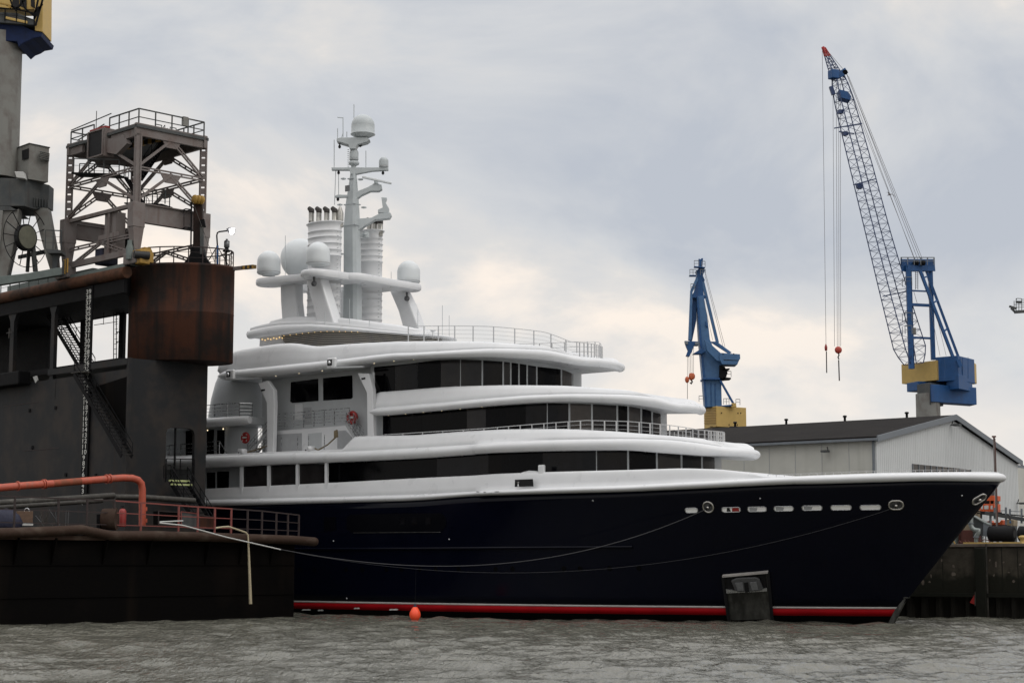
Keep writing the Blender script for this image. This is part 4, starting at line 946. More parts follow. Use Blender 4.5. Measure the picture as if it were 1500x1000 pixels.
# gallery floor beam, posts, top deck
mb = MB(); A0 = dx(70, 545, 0.1); B0 = dx(187, 531, 0.1); zfl = (A0[2] + B0[2]) / 2; mb.beam([.1, 12.5, zfl], [.1, 0, zfl], .5, .5); mb.build('gallery_beam', M['d_wall'], dock)
zt = dx(187, 391, 0)[2]
zts = zt - 1.9
mb = MB(); mb.bx((0.2, 2.9, zts), (8.0, 40, zt - .15)); mb.build('top_deck', M['d_black'], dock)
mb = MB(); mb.tube([(-.1, .5, zt - .45), (-.1, 40, zt - .45)], .5, 14); mb.build('edge_tube', M['d_rustpipe'], dock)
mb = MB(); mb.beam((.05, .9, zt - 1.55), (.05, 40, zt - 1.55), .3, 1.1); mb.build('edge_girder', M['d_black'], dock)
def post(px, y0, y1, w, m_='d_wall', x=0.0, flare=True):
    a = dx(px, y0, x); mb = MB(); c = a[1]; zb_, z1 = dx(px, y1, x)[2], zts + .3
    P = [(x, c - w/2, zb_), (x, c + w/2, zb_), (x, c + w/2, z1 - 1.2)] + ([(x, c + w*1.3, z1 - .3), (x, c + w*1.3, z1), (x, c - w*1.3, z1), (x, c - w*1.3, z1 - .3)] if flare else [(x, c + w/2, z1), (x, c - w/2, z1)]) + [(x, c - w/2, z1 - 1.2)]
    mb.prism(P, (.35, 0, 0)); return mb.build('gallery_post', M[m_], dock)
post(17, 500, 545, .65); post(76.5, 500, 558, .55)
mb = MB(); P = [dx(x, y, -.02) for x, y in ((70,555),(82,555),(80,585),(76,582))]; mb.prism(P, (.1,0,0)); mb.build('post_foot_gusset', M['d_wall'], dock)
# draft mark board
bb = dx(131.5, 430, -.15); wb = .95
mb = MB(); mb.bx((-.18, bb[1] - wb/2, dx(122,735,-.15)[2]), (-.04, bb[1] + wb/2, zt - 1.0)); brd = mb.build('draft_mark_board', M['d_black'], dock)
M['digits'] = mat('draft_mark_paint', (0.60, 0.60, 0.56), 0.6, var=.2, vscale=5)
z39 = dx(133, 427, -.19)[2]; z3 = dx(122, 719.5, -.19)[2]
for n in range(1, 40):
    z = z3 + (z39 - z3) * (n - 3) / 36
    cu = bpy.data.curves.new('t', 'FONT'); cu.body = str(n); cu.size = .54; cu.align_x = 'CENTER'; cu.align_y = 'CENTER'; cu.extrude = .006; cu.space_character = 1.1; cu.offset = .008
    ob = bpy.data.objects.new('t', cu); dg = bpy.context.evaluated_depsgraph_get(); COL.objects.link(ob); dg.update(); me = bpy.data.meshes.new_from_object(ob.evaluated_get(dg)); bpy.data.objects.remove(ob)
    o = bpy.data.objects.new('draft_numeral', me); COL.objects.link(o); me.materials.clear(); me.materials.append(M['digits']); o.parent = brd
    o.matrix_local = Matrix(((0, 0, -1, -.20), (-1.45, 0, 0, bb[1] + .1), (0, 1, 0, z), (0, 0, 0, 1)))
    if n >= 4 and n <= 38 and n % 1 == 0: pass
# far side of the gallery
xf = 7.8; y1 = dx(78, 500, xf)[1]; zfb = dx(130, 455, xf)[2]
mb = MB(); mb.bx((xf - .3, y1 + .2, zg - 3), (xf, 40, zts + .1)); mb.build('inner_wall', M['d_black'], dock)
mb = MB(); mb.beam((xf - .1, y1, (zfb + zts) / 2), (xf - .1, -.0, (zfb + zts) / 2), .3, abs(zts - zfb) + .1); mb.build('far_girder', M['d_black'], dock)
for px, w in ((124, .7), (181, .75)):
    c = dx(px, 500, xf); mb = MB(); P = [(xf - .3, c[1] - w/2, zd), (xf - .3, c[1] + w/2, zd), (xf - .3, c[1] + w/2, zfb - 1), (xf - .3, c[1] + w*1.1, zfb + .1), (xf - .3, c[1] - w*1.1, zfb + .1), (xf - .3, c[1] - w/2, zfb - 1)]
    mb.prism(P, (.3, 0, 0)); mb.build('far_post', M['d_black'], dock)
zff = dx(170, 549, xf)[2]
mb = MB(); mb.bx((.5, 2, zff - .5), (xf - .3, 40, zff)); mb.build('gallery_floor', M['d_black'], dock)
mb = MB(); mb.rail([(xf - .6, 9, zff), (xf - .6, -.6, zff)], 1.3, post=.04, wires=4, step=.9, top=.045, wire=.02); mb.build('gallery_rail', M['d_black'], dock)
def dstair(name, p, q_, w, n, m1='d_black', m2='d_black', rh=1.1, up=(1, 0, 0), tr=.07):
    p = np.array(p); q_ = np.array(q_); sd = np.array(up, float) * w / 2; mb = MB()
    for s in (-1, 1): mb.beam(p + sd * s, q_ + sd * s, .07, .38)
    o = mb.build(name, M[m1], dock)
    mb = MB()
    for k in range(n): c = p + (q_ - p) * (k + .5) / n; mb.box(c, (w if up[0] else .3, .3 if up[0] else w, tr))
    mb.build('tread', M[m2], o, kind='stuff' if False else None)
    if rh:
        for s in (-1, 1):
            mb = MB()
            for h in (rh, rh * .5): mb.beam(p + sd * s + [0,0,h], q_ + sd * s + [0,0,h], .06)
            for k in range(5): c = p + (q_ - p) * k / 4 + sd * s; mb.beam(c, c + [0,0,rh], .05)
            mb.build('handrail', M[m1], o)
    return o
dstair('gallery_stair', dx(74, 452, 4.6), dx(128, 541, 4.6), 1.5, 24, tr=.05)
dstair('wall_stair', dx(116, 549, -.7), dx(186, 668, -.7), 1.0, 22, 'd_black', 'd_wall')
mb = MB(); a = dx(117, 546, -.7); mb.box(a + [0,-.2,0], (1.1, 1.4, .08)); mb.build('stair_head', M['green_y'] if False else M['pipe_grey'], dock)
c = dx(168.5, 540, xf - 1); t_ = dx(168.5, 457, xf - 1); mb = MB()
for s in (-.22, .22): mb.beam(c + [0, s, -.2], t_ + [0, s, 0], .06)
k = 0
while c[2] + k * .45 < t_[2]: mb.beam(c + [0, -.22, k*.45], c + [0, .22, k*.45], .04); k += 1
for f in (.15, .45, .62, .95): z = c[2] + (t_[2]-c[2])*f; mb.tube([[c[0], c[1]-.25, z], [c[0]-.5, c[1]-.9, z], [c[0], c[1]-1.5, z]], .04, 6)
for s in (.9, 1.5): mb.beam([c[0]-.25, c[1]-s, c[2]+2], [c[0]-.25, c[1]-s, t_[2]], .03)
mb.build('caged_ladder', M['d_black'], dock)
mb = MB(); mb.tube([dx(84, 482, 6), dx(120, 479, 6)], .03, 6); mb.tube([dx(138, 476, 6), dx(172, 471, 6)], .03, 6); mb.tube([dx(103, 460, 6), dx(102.5, 481, 6)], .03, 6); mb.tube([dx(152.5, 452, 6), dx(151.5, 475, 6), dx(148, 474, 6)], .03, 6); mb.build('conduit', M['d_black'], dock)
# left platform niche
mb = MB(); a = dx(0, 540, -.6); b = dx(36, 558, -.6); mb.bx((-1.2, b[1], b[2] - .3), (0, a[1] + 4, b[2] + .9)); mb.build('side_platform', M['d_black'], dock, bevel=.1)
mb = MB(); P = dx(14, 487, -.3); mb.beam(P + [0,.5,0], P + [0,-.5,-.02], .08); mb.beam(P + [0,0,-.5], P + [0,0,.4], .12); mb.build('pipe_fitting', M['pipe_grey'], dock)
mb = MB(); P = [dx(x, y, -.02) for x, y in ((48,552),(53,550),(55,556),(52,561))]; mb.prism(P, (.1,0,0)); mb.build('torn_sheet', M['marking'], dock)
# ---- rust drum
dc = PY(265.5, 460, 149.3); zt1 = PY(240, 385, 146.9)[2]; zb1 = PY(260, 527, 146.8)[2]; dl = DF.loc(dc)
hwid = 77.5 / F * 149.3 * 1.0
mb = MB(); prof = [(.02, zb1 + .02), (.97, zb1 + .02), (.99, zb1), (1, zb1 + .02), (1, (zb1+zt1)/2 - .04), (1.006, (zb1+zt1)/2), (1, (zb1+zt1)/2 + .04), (1, zt1 - .25), (1.008, zt1 - .22), (1.008, zt1), (.02, zt1)]
mb.lathe((dl[0], dl[1], 0), prof, 64, sx=hwid, sy=2.7, rz=-R(45)); drum = mb.build('rust_drum', M['d_rust'], dock)
# rail on the drum
def dpt(t, z, f=.97): v = np.array([hwid * f * math.cos(t), 2.7 * f * math.sin(t)]); c, s = math.cos(-R(45)), math.sin(-R(45)); return np.array([dl[0] + v[0]*c - v[1]*s, dl[1] + v[0]*s + v[1]*c, z])
mb = MB(); mb.rail([dpt(t, zt1) for t in np.linspace(-2.2, -.2, 8)], 1.35, post=.035, wires=3, step=1.2, top=.045); mb.build('drum_rail', M['rail_brown'], dock)
mb = MB(); mb.rail([dpt(t, zt1) for t in np.linspace(-.2, 1.2, 5)], 1.35, post=.035, wires=3, step=1.2, top=.045); mb.build('drum_rail', M['rail_brown'], dock)
mb = MB(); a = dpt(-.25, zt1 - .2, 1.0); la = DF.loc(PY(343, 393.5, 148.9)); lb_ = DF.loc(PY(373, 390.5, 147)); mb.beam(la, lb_, .38, .28); sa = mb.build('striped_arm', M['tower'], dock)
for k in range(5):
    f0 = .45 + k * .11; mb = MB(); mb.beam(la + (lb_-la)*f0, la + (lb_-la)*(f0+.055), .4, .3); mb.build('warning_band', M['hazard_y' if k % 2 else 'hazard_k'], sa)
    mb = MB(); mb.beam(la + (lb_-la)*(f0+.055), la + (lb_-la)*(f0+.11), .4, .3); mb.build('warning_band', M['hazard_y'] if k % 2 == 0 else M['hazard_k'], sa)
# guide mast with yellow rollers
w2 = lambda px, py, Y=148: DF.loc(PY(px, py, Y))
mb = MB(); mb.prism([w2(282,389), w2(283.5,293), w2(296,293), w2(297,389)], DF.M.T @ np.array([0, .7, 0])); gm = mb.build('guide_mast', M['d_brown'], dock, bevel=.05)
MB().prism([w2(281,362,147.9), w2(297.5,362,147.9), w2(300,374,147.9), w2(309,389,147.9), w2(266,389,147.9), w2(277,375,147.9)], DF.M.T @ np.array([0, 1.0, 0])).build('mast_foot', M['d_black'], gm)
MB().prism([w2(293,326,147.85), w2(298.5,326,147.85), w2(298,372,147.85), w2(293,372,147.85)], DF.M.T @ np.array([0, .1, 0])).build('grey_mast_face', M['crane_dark'], gm)
for px, py in ((286.5, 292), (291.5, 292.5), (296, 293)): 
    c = w2(px - 1, py, 147.8); m2 = MB(); m2.lathe((0,0,0), [(.02,-.13),(.36,-.12),(.40,0),(.36,.12),(.02,.13)], 18); ax_ = DF.M.T @ np.array([.7, .7, 0]); r__ = np.cross(ax_, [0,0,1.]); m2.v = [tuple(c + ax_ * v[2] + r__ * v[0] + np.array([0,0,1.]) * v[1]) for v in m2.v]; m2.build('guide_roller', M['hazard_y'], gm)
mb = MB(); mb.beam(w2(280.5, 296, 147.6), w2(279.5, 370, 147.6), .12)
for y in (308, 335): mb.tube([w2(279, y, 147.6), w2(270, y + 1, 147.4), w2(267, y, 147.9), w2(272, y - 2, 148.2), w2(280, y - 1, 148)], .05, 6)
mb.beam(w2(269.5, 309, 147.4), w2(269.5, 337, 147.4), .05); mb.build('mast_ladder', M['d_black'], dock)
MB().tube([w2(284, 300, 147.5), w2(316, 388, 147.3)], .025, 5).build('stay_wire', M['pipe_grey'], dock)
mb = MB(); mb.beam(w2(296, 322), w2(298, 333), .4); mb.build('junction_box', M['d_black'], dock)
# ---- pontoon deck items
z0 = zd - .4
def drail(name, tl, y, m_, posts, low=None):
    mb = MB(); P = [dy(px, py, y) for px, py in tl]
    for a, b in zip(P, P[1:]):
        mb.beam(a, b, .1)
        for h in (.34, .68): mb.beam(a + [0,0,-(a[2]-z0)*h], b + [0,0,-(b[2]-z0)*h], .065)
    for px in posts: py = np.interp(px, [q_[0] for q_ in tl], [q_[1] for q_ in tl]); a = dy(px, py, y); mb.beam([a[0], y, z0 - .1], a, .12)
    return mb.build(name, M[m_], dock)
drail('deck_railing', [(-20,725),(0,726),(168,733)], -11.0, 'rail_brown', [22, 86, 128, 168])
drail('deck_railing', [(168,733),(290,742),(340,745)], -11.0, 'rail_red', [207, 262, 290, 315, 339])
drail('deck_railing', [(340,745),(384,748),(438,754)], -11.0, 'rail_brown', [363, 384, 405, 422, 438])
opts = [(-20,715.5),(0,714),(40,710.5),(77,707.5)]
def pp_(pts, y): return [dy(px, py, y) for px, py in pts]
yp = -8.6
MB().tube(pp_([(-20,715.5),(0,714),(40,710.5),(77,708)], yp), .27, 14).build('orange_pipe', M['orange'], dock)
MB().tube(pp_([(77,708),(118,704.5)], yp), .265, 14).build('rusty_pipe_length', M['orange_rust'], dock)
MB().tube(pp_([(118,704.5),(160,701),(180,699.5),(194,700),(202,702.5),(207,708),(208.5,716),(208.5,740),(208.5,770)], yp), .27, 14).build('orange_pipe', M['orange'], dock)
for px, py in ((26,711.5),(63,709),(66,708.7),(156,701.3),(161,701)):
    a, b = pp_([(px - .8, py + .06), (px + .8, py - .06)], yp); MB().tube([a, b], .36, 14).build('pipe_flange', M['orange'], dock)
for y0 in (745, 762): a = dy(213, y0, yp - .1); MB().box(a, (.2, .2, .3)).build('pipe_clamp', M['orange'], dock)
MB().tube(pp_([(-15,737),(60,733),(167,725.5)], -6), .24, 12).build('grey_pipe', M['pipe_grey'], dock)
MB().tube(pp_([(168,727.5),(210,728),(285,733)], -5), .22, 12).build('grey_pipe', M['pipe_grey'], dock)
MB().tube(pp_([(-15,744),(60,739),(150,733)], -6.6), .17, 10).build('grey_pipe', M['pipe_grey'], dock)
# stairs from the doorway to the deck
st = dstair('deck_stair', dy(262, 706, -1.0), dy(300, 768, -4.2), 1.7, 9, 'd_black', 'd_black', 1.3, up=(.97, .0, 0), tr=.08)
for k, (y_, py) in enumerate(((-1.0, 705), (-1.3, 710.5))): a = dy(247.5 + k*3, py - 1.5, y_); b = dy(277 + k*4, py - .5, y_); MB().beam(a, b, .14, .14).build('pale_tread', M['green_y'], st)
MB().tube([dy(240,700,-.8), dy(240,682,-.8), dy(243,680,-.8), dy(250,681,-.9), dy(256,690,-1.2)], .045, 6).build('hoop_rail', M['d_black'], st)
def tcyl(name, px, yb, yt, hw, y, m_, par=None):
    a = dy(px, yb, y); t_ = dy(px, yt, y)[2]; r = hw * 142 / F; return MB().lathe([a[0], a[1], a[2]], [(r*.95,0),(r,.05),(r,(t_-a[2])*.85),(r*.5,(t_-a[2])*.97),(r*.15,t_-a[2])], 14).build(name, M[m_], par or dock)
M['ext'] = mat('extinguisher_red', (0.30, 0.03, 0.025), 0.45, var=.2, vscale=3)
def dthing(name, label, cat, px, py, y, group=None): c = dy(px, py, y); return thing(name, label, cat, DF.wor(c), 0, group), DF.wor(c)
def wtan(mb, M_=DF): mb.v = [tuple(DF.wor(v)) for v in mb.v]; return mb
ext, c = dthing('fire_extinguisher', 'dusty red gas cylinder behind the dock railing beside the orange pipe', 'gas cylinder', 179, 771, -9.6)
mb = MB(); mb.lathe(c, [(.26,0),(.28,.05),(.28,1.15),(.2,1.3),(.06,1.36)], 16); mb.build('cylinder', M['ext'], ext)
mb = MB(); mb.lathe(c, [(.06,1.35),(.07,1.5),(.02,1.55)], 8); mb.box(c + [0,-.05,1.5], (.3,.08,.08)); mb.build('valve', M['black'], ext)
for z in (.2, .95): MB().lathe(c, [(.285,z),(.285,z+.06)], 16).build('clamp_band', M['rail_red'], ext)
wn, c = dthing('mooring_roller', 'rusty round mooring roller on the dock edge left of the red cylinder', 'mooring roller', 160, 777, -10.6)
mb = MB(); mb.tube([c + [-.5,0,.85], c + [.55,0,.85]], [.78,.82], 20); mb.build('roller_drum', M['d_flange'], wn)
mb = MB(); mb.tube([c + [-.6,0,.85], c + [-.5,0,.85]], [.5,.5], 16); mb.build('roller_hub', M['d_rust'], wn); mb = MB(); mb.box(c + [-.75,.1,.6], (.25,.9,1.2)); mb.build('roller_bracket', M['d_black'], wn)
bxo, c = dthing('wooden_crate', 'light brown box with a hook handle on the dock deck behind the rail', 'box', 35, 771, -9.6)
mb = MB(); mb.box(c + [0,0,.6], (1.15,.8,1.0), R(20)); M['wood'] = mat('weathered_brown_board', (0.14, 0.085, 0.055), 0.8, var=.3, vscale=2); mb.build('crate_body', M['wood'], bxo, bevel=.03)
mb = MB(); mb.box(c + [0,0,.16], (1.2,.85,.16), R(20)); mb.build('pale_base', M['marking'], bxo); MB().tube([c + [.2+.18*math.cos(t),-.1,1.1+.22*math.sin(t)] for t in np.linspace(-.6,3.7,10)], .035, 6).build('hook_handle', M['steel'], bxo)
bl_, c = dthing('blue_tarpaulin', 'dark blue covered bundle at the left end of the dock deck', 'bundle', 8, 772, -9)
M['dblue'] = mat('dark_blue_tarp', (0.012, 0.014, 0.035), .7, bump=.5, bscale=4); mb = MB(); mb.lathe(c, [(.9,0),(1.0,.3),(.8,.9),(.4,1.25),(.05,1.35)], 14, sx=1.3, sy=.8); mb.build('cover', M['dblue'], bl_)
sc, c = dthing('scrap_rods', 'pile of thin pale metal rods leaning behind the dock railing', 'metal rods', 72, 770, -9)
for i in range(9):
    r = random.Random(i); a = c + [r.uniform(-.8,.8), r.uniform(-.3,.3), 0]; MB().tube([a, a + [r.uniform(-.9,.9), r.uniform(-.2,.2), r.uniform(.7,1.3)]], .03, 5).build('rod', M['pipe_grey' if i % 2 else 'anchor'], sc)
for px in (96, 99.5): a = dy(px, 770, -9); b = dy(px + 1, 747, -9); mb = wtan(MB().tube([a, b], .035, 5)); mb.build('rod', M['anchor'], sc)
for nm, lab, pts, m_ in (('dark_panel', 'dark grey steel panel hung inside the dock railing', ((265,749),(290,752),(290,774),(265,771)), 'crane_dark'), ('brown_panel', 'brown rusty steel panel hung inside the dock railing by the ladder', ((291.5,754),(315,757),(315,775),(291.5,773)), 'd_rust'), ('junction_cabinet', 'small dark cabinet with a yellow edge behind the dock railing', ((232,748),(262,750),(262,769),(232,768)), 'd_dark')):
    P = [dy(x, y, -10.6) for x, y in pts]; c = DF.wor(P[3]); t_ = thing(nm, lab, 'panel', c, 0); mb = MB().prism(P, (0, .12 if 'cab' not in nm else .7, 0)); wtan(mb).build('plate', M[m_], t_, bevel=.02)
    P2 = [P[0]*.9+P[2]*.1, P[0]*.1+P[1]*.8+P[2]*.1, P[2]*.9+P[0]*.1, P[3]*.85+P[1]*.15]; mb = MB(); [mb.beam(P[i] + [0,-.03,0], P[(i+1)%4] + [0,-.03,0], .07) for i in range(4)]; wtan(mb).build('edge_frame', M['rail_red' if 'dark_' in nm else 'rail_brown'], t_)
# hose over the edge
hp = [dy(x, y, -11.5 - .8) for x, y in ((316,773),(326,771.5),(335,771),(350,776),(360,779.5),(363,783),(364,800),(365.5,840),(367,884))]
o = wtan(MB().tube(hp, [.07]*6 + [.08,.11,.13], 8)); o = o.build('hanging_hose', M['hose'], label='pale yellow hose hanging over the dock edge down to the water', cat='hose')
# pale gangway pole and mooring line
gp = [DF.wor(dy(x, y, -12.6)) for x, y in ((234,765.5),(268,769),(330,786),(411,804.5))]
mb = MB(); mb.tube(gp, .05, 8); mb.tube([DF.wor(dy(234,764,-12.4)), DF.wor(dy(268,762.5,-12.4))], .05, 6)
o = mb.build('boarding_pole', M['marking'], label='long pale pole sloping from the dock railing down towards the yacht', cat='pole')
def rope(name, label, pts, r, m_='rope', cat='mooring line', group=None):
    return MB().tube(pts, r, 6).build(name, M[m_], label=label, cat=cat, group=group)
M['rope_dark'] = mat('weathered_dark_rope', (0.055, 0.055, 0.058), 0.8)
def spl(pts, n=50):
    xs_ = [p[0] for p in pts]; c = np.polyfit(xs_, [p[1] for p in pts], 3); out_ = []
    for x in np.linspace(xs_[0], xs_[-1], n):
        out_.append((x, np.polyval(c, x), np.interp(x, xs_, [p[2] for p in pts])))
    return [PY(*p) for p in out_]
hh = YF.wor(hull_hit(1037, 743)); hh2 = YF.wor(hull_hit(1306, 745))
rope('mooring_rope', 'thin grey mooring rope sagging along the hull to the bow fairlead', spl([(411,804.5,141),(500,818,140),(610,829,138),(760,822,135),(900,795,132),(1033,746,hh[1]-.3)]), .028, 'rope_dark', group=None)
_xs = [430,600,760,900,1100,1306]; _c = np.polyfit(_xs, [808,832,838,832,801,745], 3)
rope('mooring_rope', 'second darker mooring rope crossing the hull to the foremost round fairlead', [YF.wor(hull_hit(x, np.polyval(_c, x)) + [.15,-.35,0]) for x in np.linspace(440, 1305, 40)], .014, 'rope_dark')
# ---- buoy
c = PY(608, 894, 137.5); c[2] = .12
by = thing('mooring_buoy', 'bright orange teardrop buoy floating beside the red boot stripe', 'buoy', c)
r = 8.2 / F * 137.5; M['buoy'] = mat('fluorescent_orange_plastic', (0.95, 0.09, 0.03), 0.45, var=.08, vscale=6)
MB().lathe(c, [(.02,-.5*r),(.6*r,-.3*r),(.95*r,.3*r),(r,.75*r),(.9*r,1.2*r),(.6*r,1.75*r),(.3*r,2.1*r)], 24).build('float_body', M['buoy'], by)
MB().lathe(c, [(.34*r,2.05*r),(.36*r,2.15*r),(.2*r,2.4*r),(.22*r,2.5*r),(.02,2.6*r)], 14).build('neck_cap', M['dblue'], by)
MB().tube([c + [0,0,2.5*r], PY(609.5, 829, 138)], .012, 5).build('line', M['d_black'], by)
# ================================================================== LATTICE TOWER on the dock
tq = lambda px, py: None
Bc_ = DF.loc(PY(200, 300, 145.2)); bx_, by_ = Bc_[0], Bc_[1]
Aq = dx(101, 300, bx_); Cq_ = dy(296.5, 300, by_)
pB = np.array([bx_, by_, 0]); pA = np.array([bx_, Aq[1], 0]); pC = np.array([Cq_[0], by_, 0]); pD = np.array([Cq_[0], Aq[1], 0])
zB = lambda py: dx(200, py, bx_)[2]
zT = zB(184); zT2 = zB(197); z2 = zB(246); z3 = zB(297); z3b = zB(333); z4 = zB(366); z5 = zt + .1
to = thing('lattice_tower', 'pinkish grey lattice stair tower with railed top platform standing on the floating dock', 'tower', DF.wor([bx_, by_, z5]), R(45)); ORIG[to.name] = np.array([bx_, by_, z5])
T = M['tower']
def at(p, z): return np.array([p[0], p[1], z])
for p in (pA, pB, pC, pD):
    mb = MB()
    # two-flange column with slotted web
    for s in (-1, 1): mb.beam(at(p, z3) + [s*.17, -s*.17, 0], at(p, zT2) + [s*.17, -s*.17, 0], .12, .16)
    n_ = 9
    for k in range(n_ + 1): z = z3 + (zT2 - z3) * k / n_; mb.beam(at(p, z) + [.17,-.17,0], at(p, z) + [-.17,.17,0], .5, .1, up=(1,1,0))
    if p is pB: mb.beam(at(p, z3), at(p, zT2), .5, .3)
    mb.build('tower_leg', T, to)
    mb = MB(); mb.beam(at(p, z3), at(p, z3b), 1.2, .85); mb.beam(at(p, z3b), at(p, z4), 1.1, .8, w2=.62, h2=.6); mb.beam(at(p, z4), at(p, z5 + .75), .62, .6, w2=.8, h2=.7); mb.build('lower_leg', T, to, bevel=.04)
def pair(a, b, w=.21, gap=.15, nm='brace', solid=False):
    mb = MB(); a = np.array(a); b = np.array(b)
    if solid: mb.beam(a, b, w, w)
    else:
        d = (b - a) / np.linalg.norm(b - a); side = np.cross(d, [1, 1, 0.] if abs(d[2]) < .9 else [1, -1, 0.]); u = np.array([0,0,1.]) - d * d[2]; u /= np.linalg.norm(u)
        for s in (-1, 1): mb.beam(a + u*s*gap/1.3, b + u*s*gap/1.3, .13, .12)
        for k in range(1, 6): c = a + (b - a) * k / 6; mb.beam(c - u*gap, c + u*gap, .12, .1)
    return mb.build(nm, T, to)
faces = [(pB, pA, True), (pB, pC, False), (pC, pD, False), (pA, pD, False)]
for p, q_, near in faces:
    m = (p + q_) / 2
    pair(at(p, z2), at(q_, z2), nm='ring_beam')
    for ztop, zbot in ((zT2, z2 + .1), (z2 - .15, z3 + .2)):
        pair(at(m, ztop), at(p, zbot), solid=(p is pB and q_ is pC) or near); pair(at(m, ztop), at(q_, zbot))
        mb = MB(); d = (q_ - p) / np.linalg.norm(q_ - p); P = [at(m, ztop) - d*1.0, at(m, ztop) + d*1.0, at(m, ztop - .7) + d*.55, at(m, ztop - .7) - d*.55]; nrm = np.array([d[1], -d[0], 0]); mb.prism([v - nrm*.05 for v in P], nrm*.1); mb.build('gusset', T, to)
    if near or (p is pA):
        mb = MB(); mb.beam(at(p, z3 - .15), at(q_, z3 - .15), .4, .3); mb.build('ring_beam', T, to)
# deep girder on the right face and on the far left
for p, q_ in ((pB, pC), (pA, pD)):
    mb = MB(); d = (q_ - p) / np.linalg.norm(q_ - p); a = at(p, (z3 + z3b) / 2 + .25) + d*.4; b = at(q_, (z3 + z3b) / 2 + .25); mb.beam(a, b, .12, 1.5); mb.beam(a + [0,0,.78], b + [0,0,.78], .5, .08); mb.beam(a - [0,0,.78], b - [0,0,.78], .5, .08)
    for k in range(4): c = a + d*(.3 + .35*k); mb.beam(c - [0,0,.74], c + [0,0,.74], .36, .05)
    mb.build('deep_girder', T, to)
# lower bracing and sill
for p, q_ in ((pC, pD), (pA, pB)):
    m = (p + q_) / 2; zl = z3b - .6
    pair(at(p, zl), at(q_, zl), nm='ring_beam'); pair(at(m, zl), at(p, z5 + .9)); pair(at(m, zl), at(q_, z5 + .9))
mb = MB(); mb.beam(at(pA, z5 + 1.2), at(pB, z5 + 1.2), .35, .5); mb.build('sill_beam', T, to)
mb = MB(); mb.beam(at(pA, z5 + .15), at(pB, z5 + .15), .5, .3); mb.build('crane_rail', M['crane_green'], to)
a = pB * .62 + pA * .38; mb = MB(); mb.bx((a[0] + .1, a[1] - .9, z5 + 1.4), (a[0] + 1.0, a[1] + .9, z3 - .3)); cw = mb.build('counterweight_panel', T, to)
mb = MB(); mb.beam([a[0], a[1], z5 + 1.3], [a[0], a[1], z3], .22, .3); mb.beam([a[0], a[1] - 1.6, z5 + 3.0], [a[0], a[1] + 1.6, z5 + 3.0], .16, .4); mb.build('panel_frame', T, to)
# platform
mb = MB(); mb.bx((pB[0] - .3, pB[1] - .3, zT - .25), (pD[0] + .3, pD[1] + .3, zT)); mb.build('platform_floor', M['crane_dark'], to)
for p, q_ in ((pB, pC), (pC, pD), (pD, pA)): mb = MB(); d = (q_ - p) / np.linalg.norm(q_ - p); mb.beam(at(p, (zT+zT2)/2) - d*.3, at(q_, (zT+zT2)/2) + d*.3, .3, zT - zT2 + .3); mb.build('platform_edge_beam', T, to)
mb = MB(); mb.beam(at(pB, (zT+zT2)/2), at(pB*.63+pA*.37, (zT+zT2)/2), .3, zT - zT2 + .3); mb.build('platform_edge_beam', T, to)
mb = MB(); mb.beam(at(pB*.2+pA*.8, (zT+zT2)/2), at(pA, (zT+zT2)/2) + [0,.3,0], .3, zT - zT2 + .3); mb.build('platform_edge_beam', T, to)
# operator opening box on the left face
a = dx(127, 206, bx_ - .7); b = dx(150, 224, bx_ - .7); mb = MB(); mb.bx((bx_ - .55, b[1] - .0, b[2] - .25), (bx_ + .5, a[1] + .1, a[2] + .75)); hb = mb.build('operator_box', T, to, bevel=.06)
mb = MB(); mb.bx((bx_ - .60, b[1] + .25, b[2] - .0), (bx_ - .55, a[1] - .2, a[2] + .55)); mb.build('dark_opening', M['black'], hb)
mb = MB(); c = [(bx_ - .62, b[1]+.15), (bx_ - .62, a[1]-.1)]; z0_, z1_ = b[2] - .1, a[2] + .65
for p, q_ in (((c[0], z0_), (c[1], z0_)), ((c[1], z0_), (c[1], z1_)), ((c[1], z1_), (c[0], z1_)), ((c[0], z1_), (c[0], z0_))): mb.beam([*p[0], p[1]], [*q_[0], q_[1]], .12)
mb.build('opening_frame', T, hb); mb = MB(); mb.bx((bx_ - .5, b[1], a[2] + .76), (bx_, a[1] - .1, a[2] + .92)); mb.build('red_cover', M['ext'], hb)
mb = MB(); P = [dx(x, y, bx_ - .3) for x, y in ((148,203),(172,203),(180,197),(186,210),(170,226),(148,222))]; mb.prism(P, (.5,0,0)); mb.build('box_bracket', T, to)
# hazard striped beam under the deck
pa = dx(170, 219, bx_ + 2.2); pb = dx(235, 204, bx_ + 2.8)
for k in range(12):
    f0, f1 = k/12, (k+1)/12; mb = MB(); mb.beam(pa + (pb-pa)*f0, pa + (pb-pa)*f1, .3, .42); mb.build('hazard_beam', M['hazard_y' if k % 2 else 'hazard_k'], to)
# rails
def trail(path, h=1.4): mb = MB(); mb.rail(path, h, post=.045, wires=2, step=1.6, top=.05, wire=.035); return mb.build('platform_rail', M['crane_dark'], to)
trail([at(pB*.58+pA*.42, zT) , at(pB, zT), at(pC, zT), at(pD, zT), at(pA*.4+pD*.6, zT)]); trail([at(pA*.75+pD*.25, zT), at(pA, zT), at(pA*.65+pB*.35, zT)], 1.25)
mb = MB(); a = at(pA*.62+pB*.38, zT); mb.beam(at(pA, zT+1.4), at(pA*.4+pB*.6, zT + 1.75), .07); mb.beam(a, a + [0,0,2.4], .05); mb.beam(at(pA*.9+pB*.1, zT + .3), at(pA*.5+pB*.5, zT + 1.0), .08); mb.build('loose_bar', M['crane_dark'], to)
c = at(pB*.3+pC*.7, zT); mb = MB(); mb.beam(c + [0,0,.7], c + [0,0,1.5], .5, .3); mb.build('switch_box', M['crane_grey'], to)
mb = MB(); 
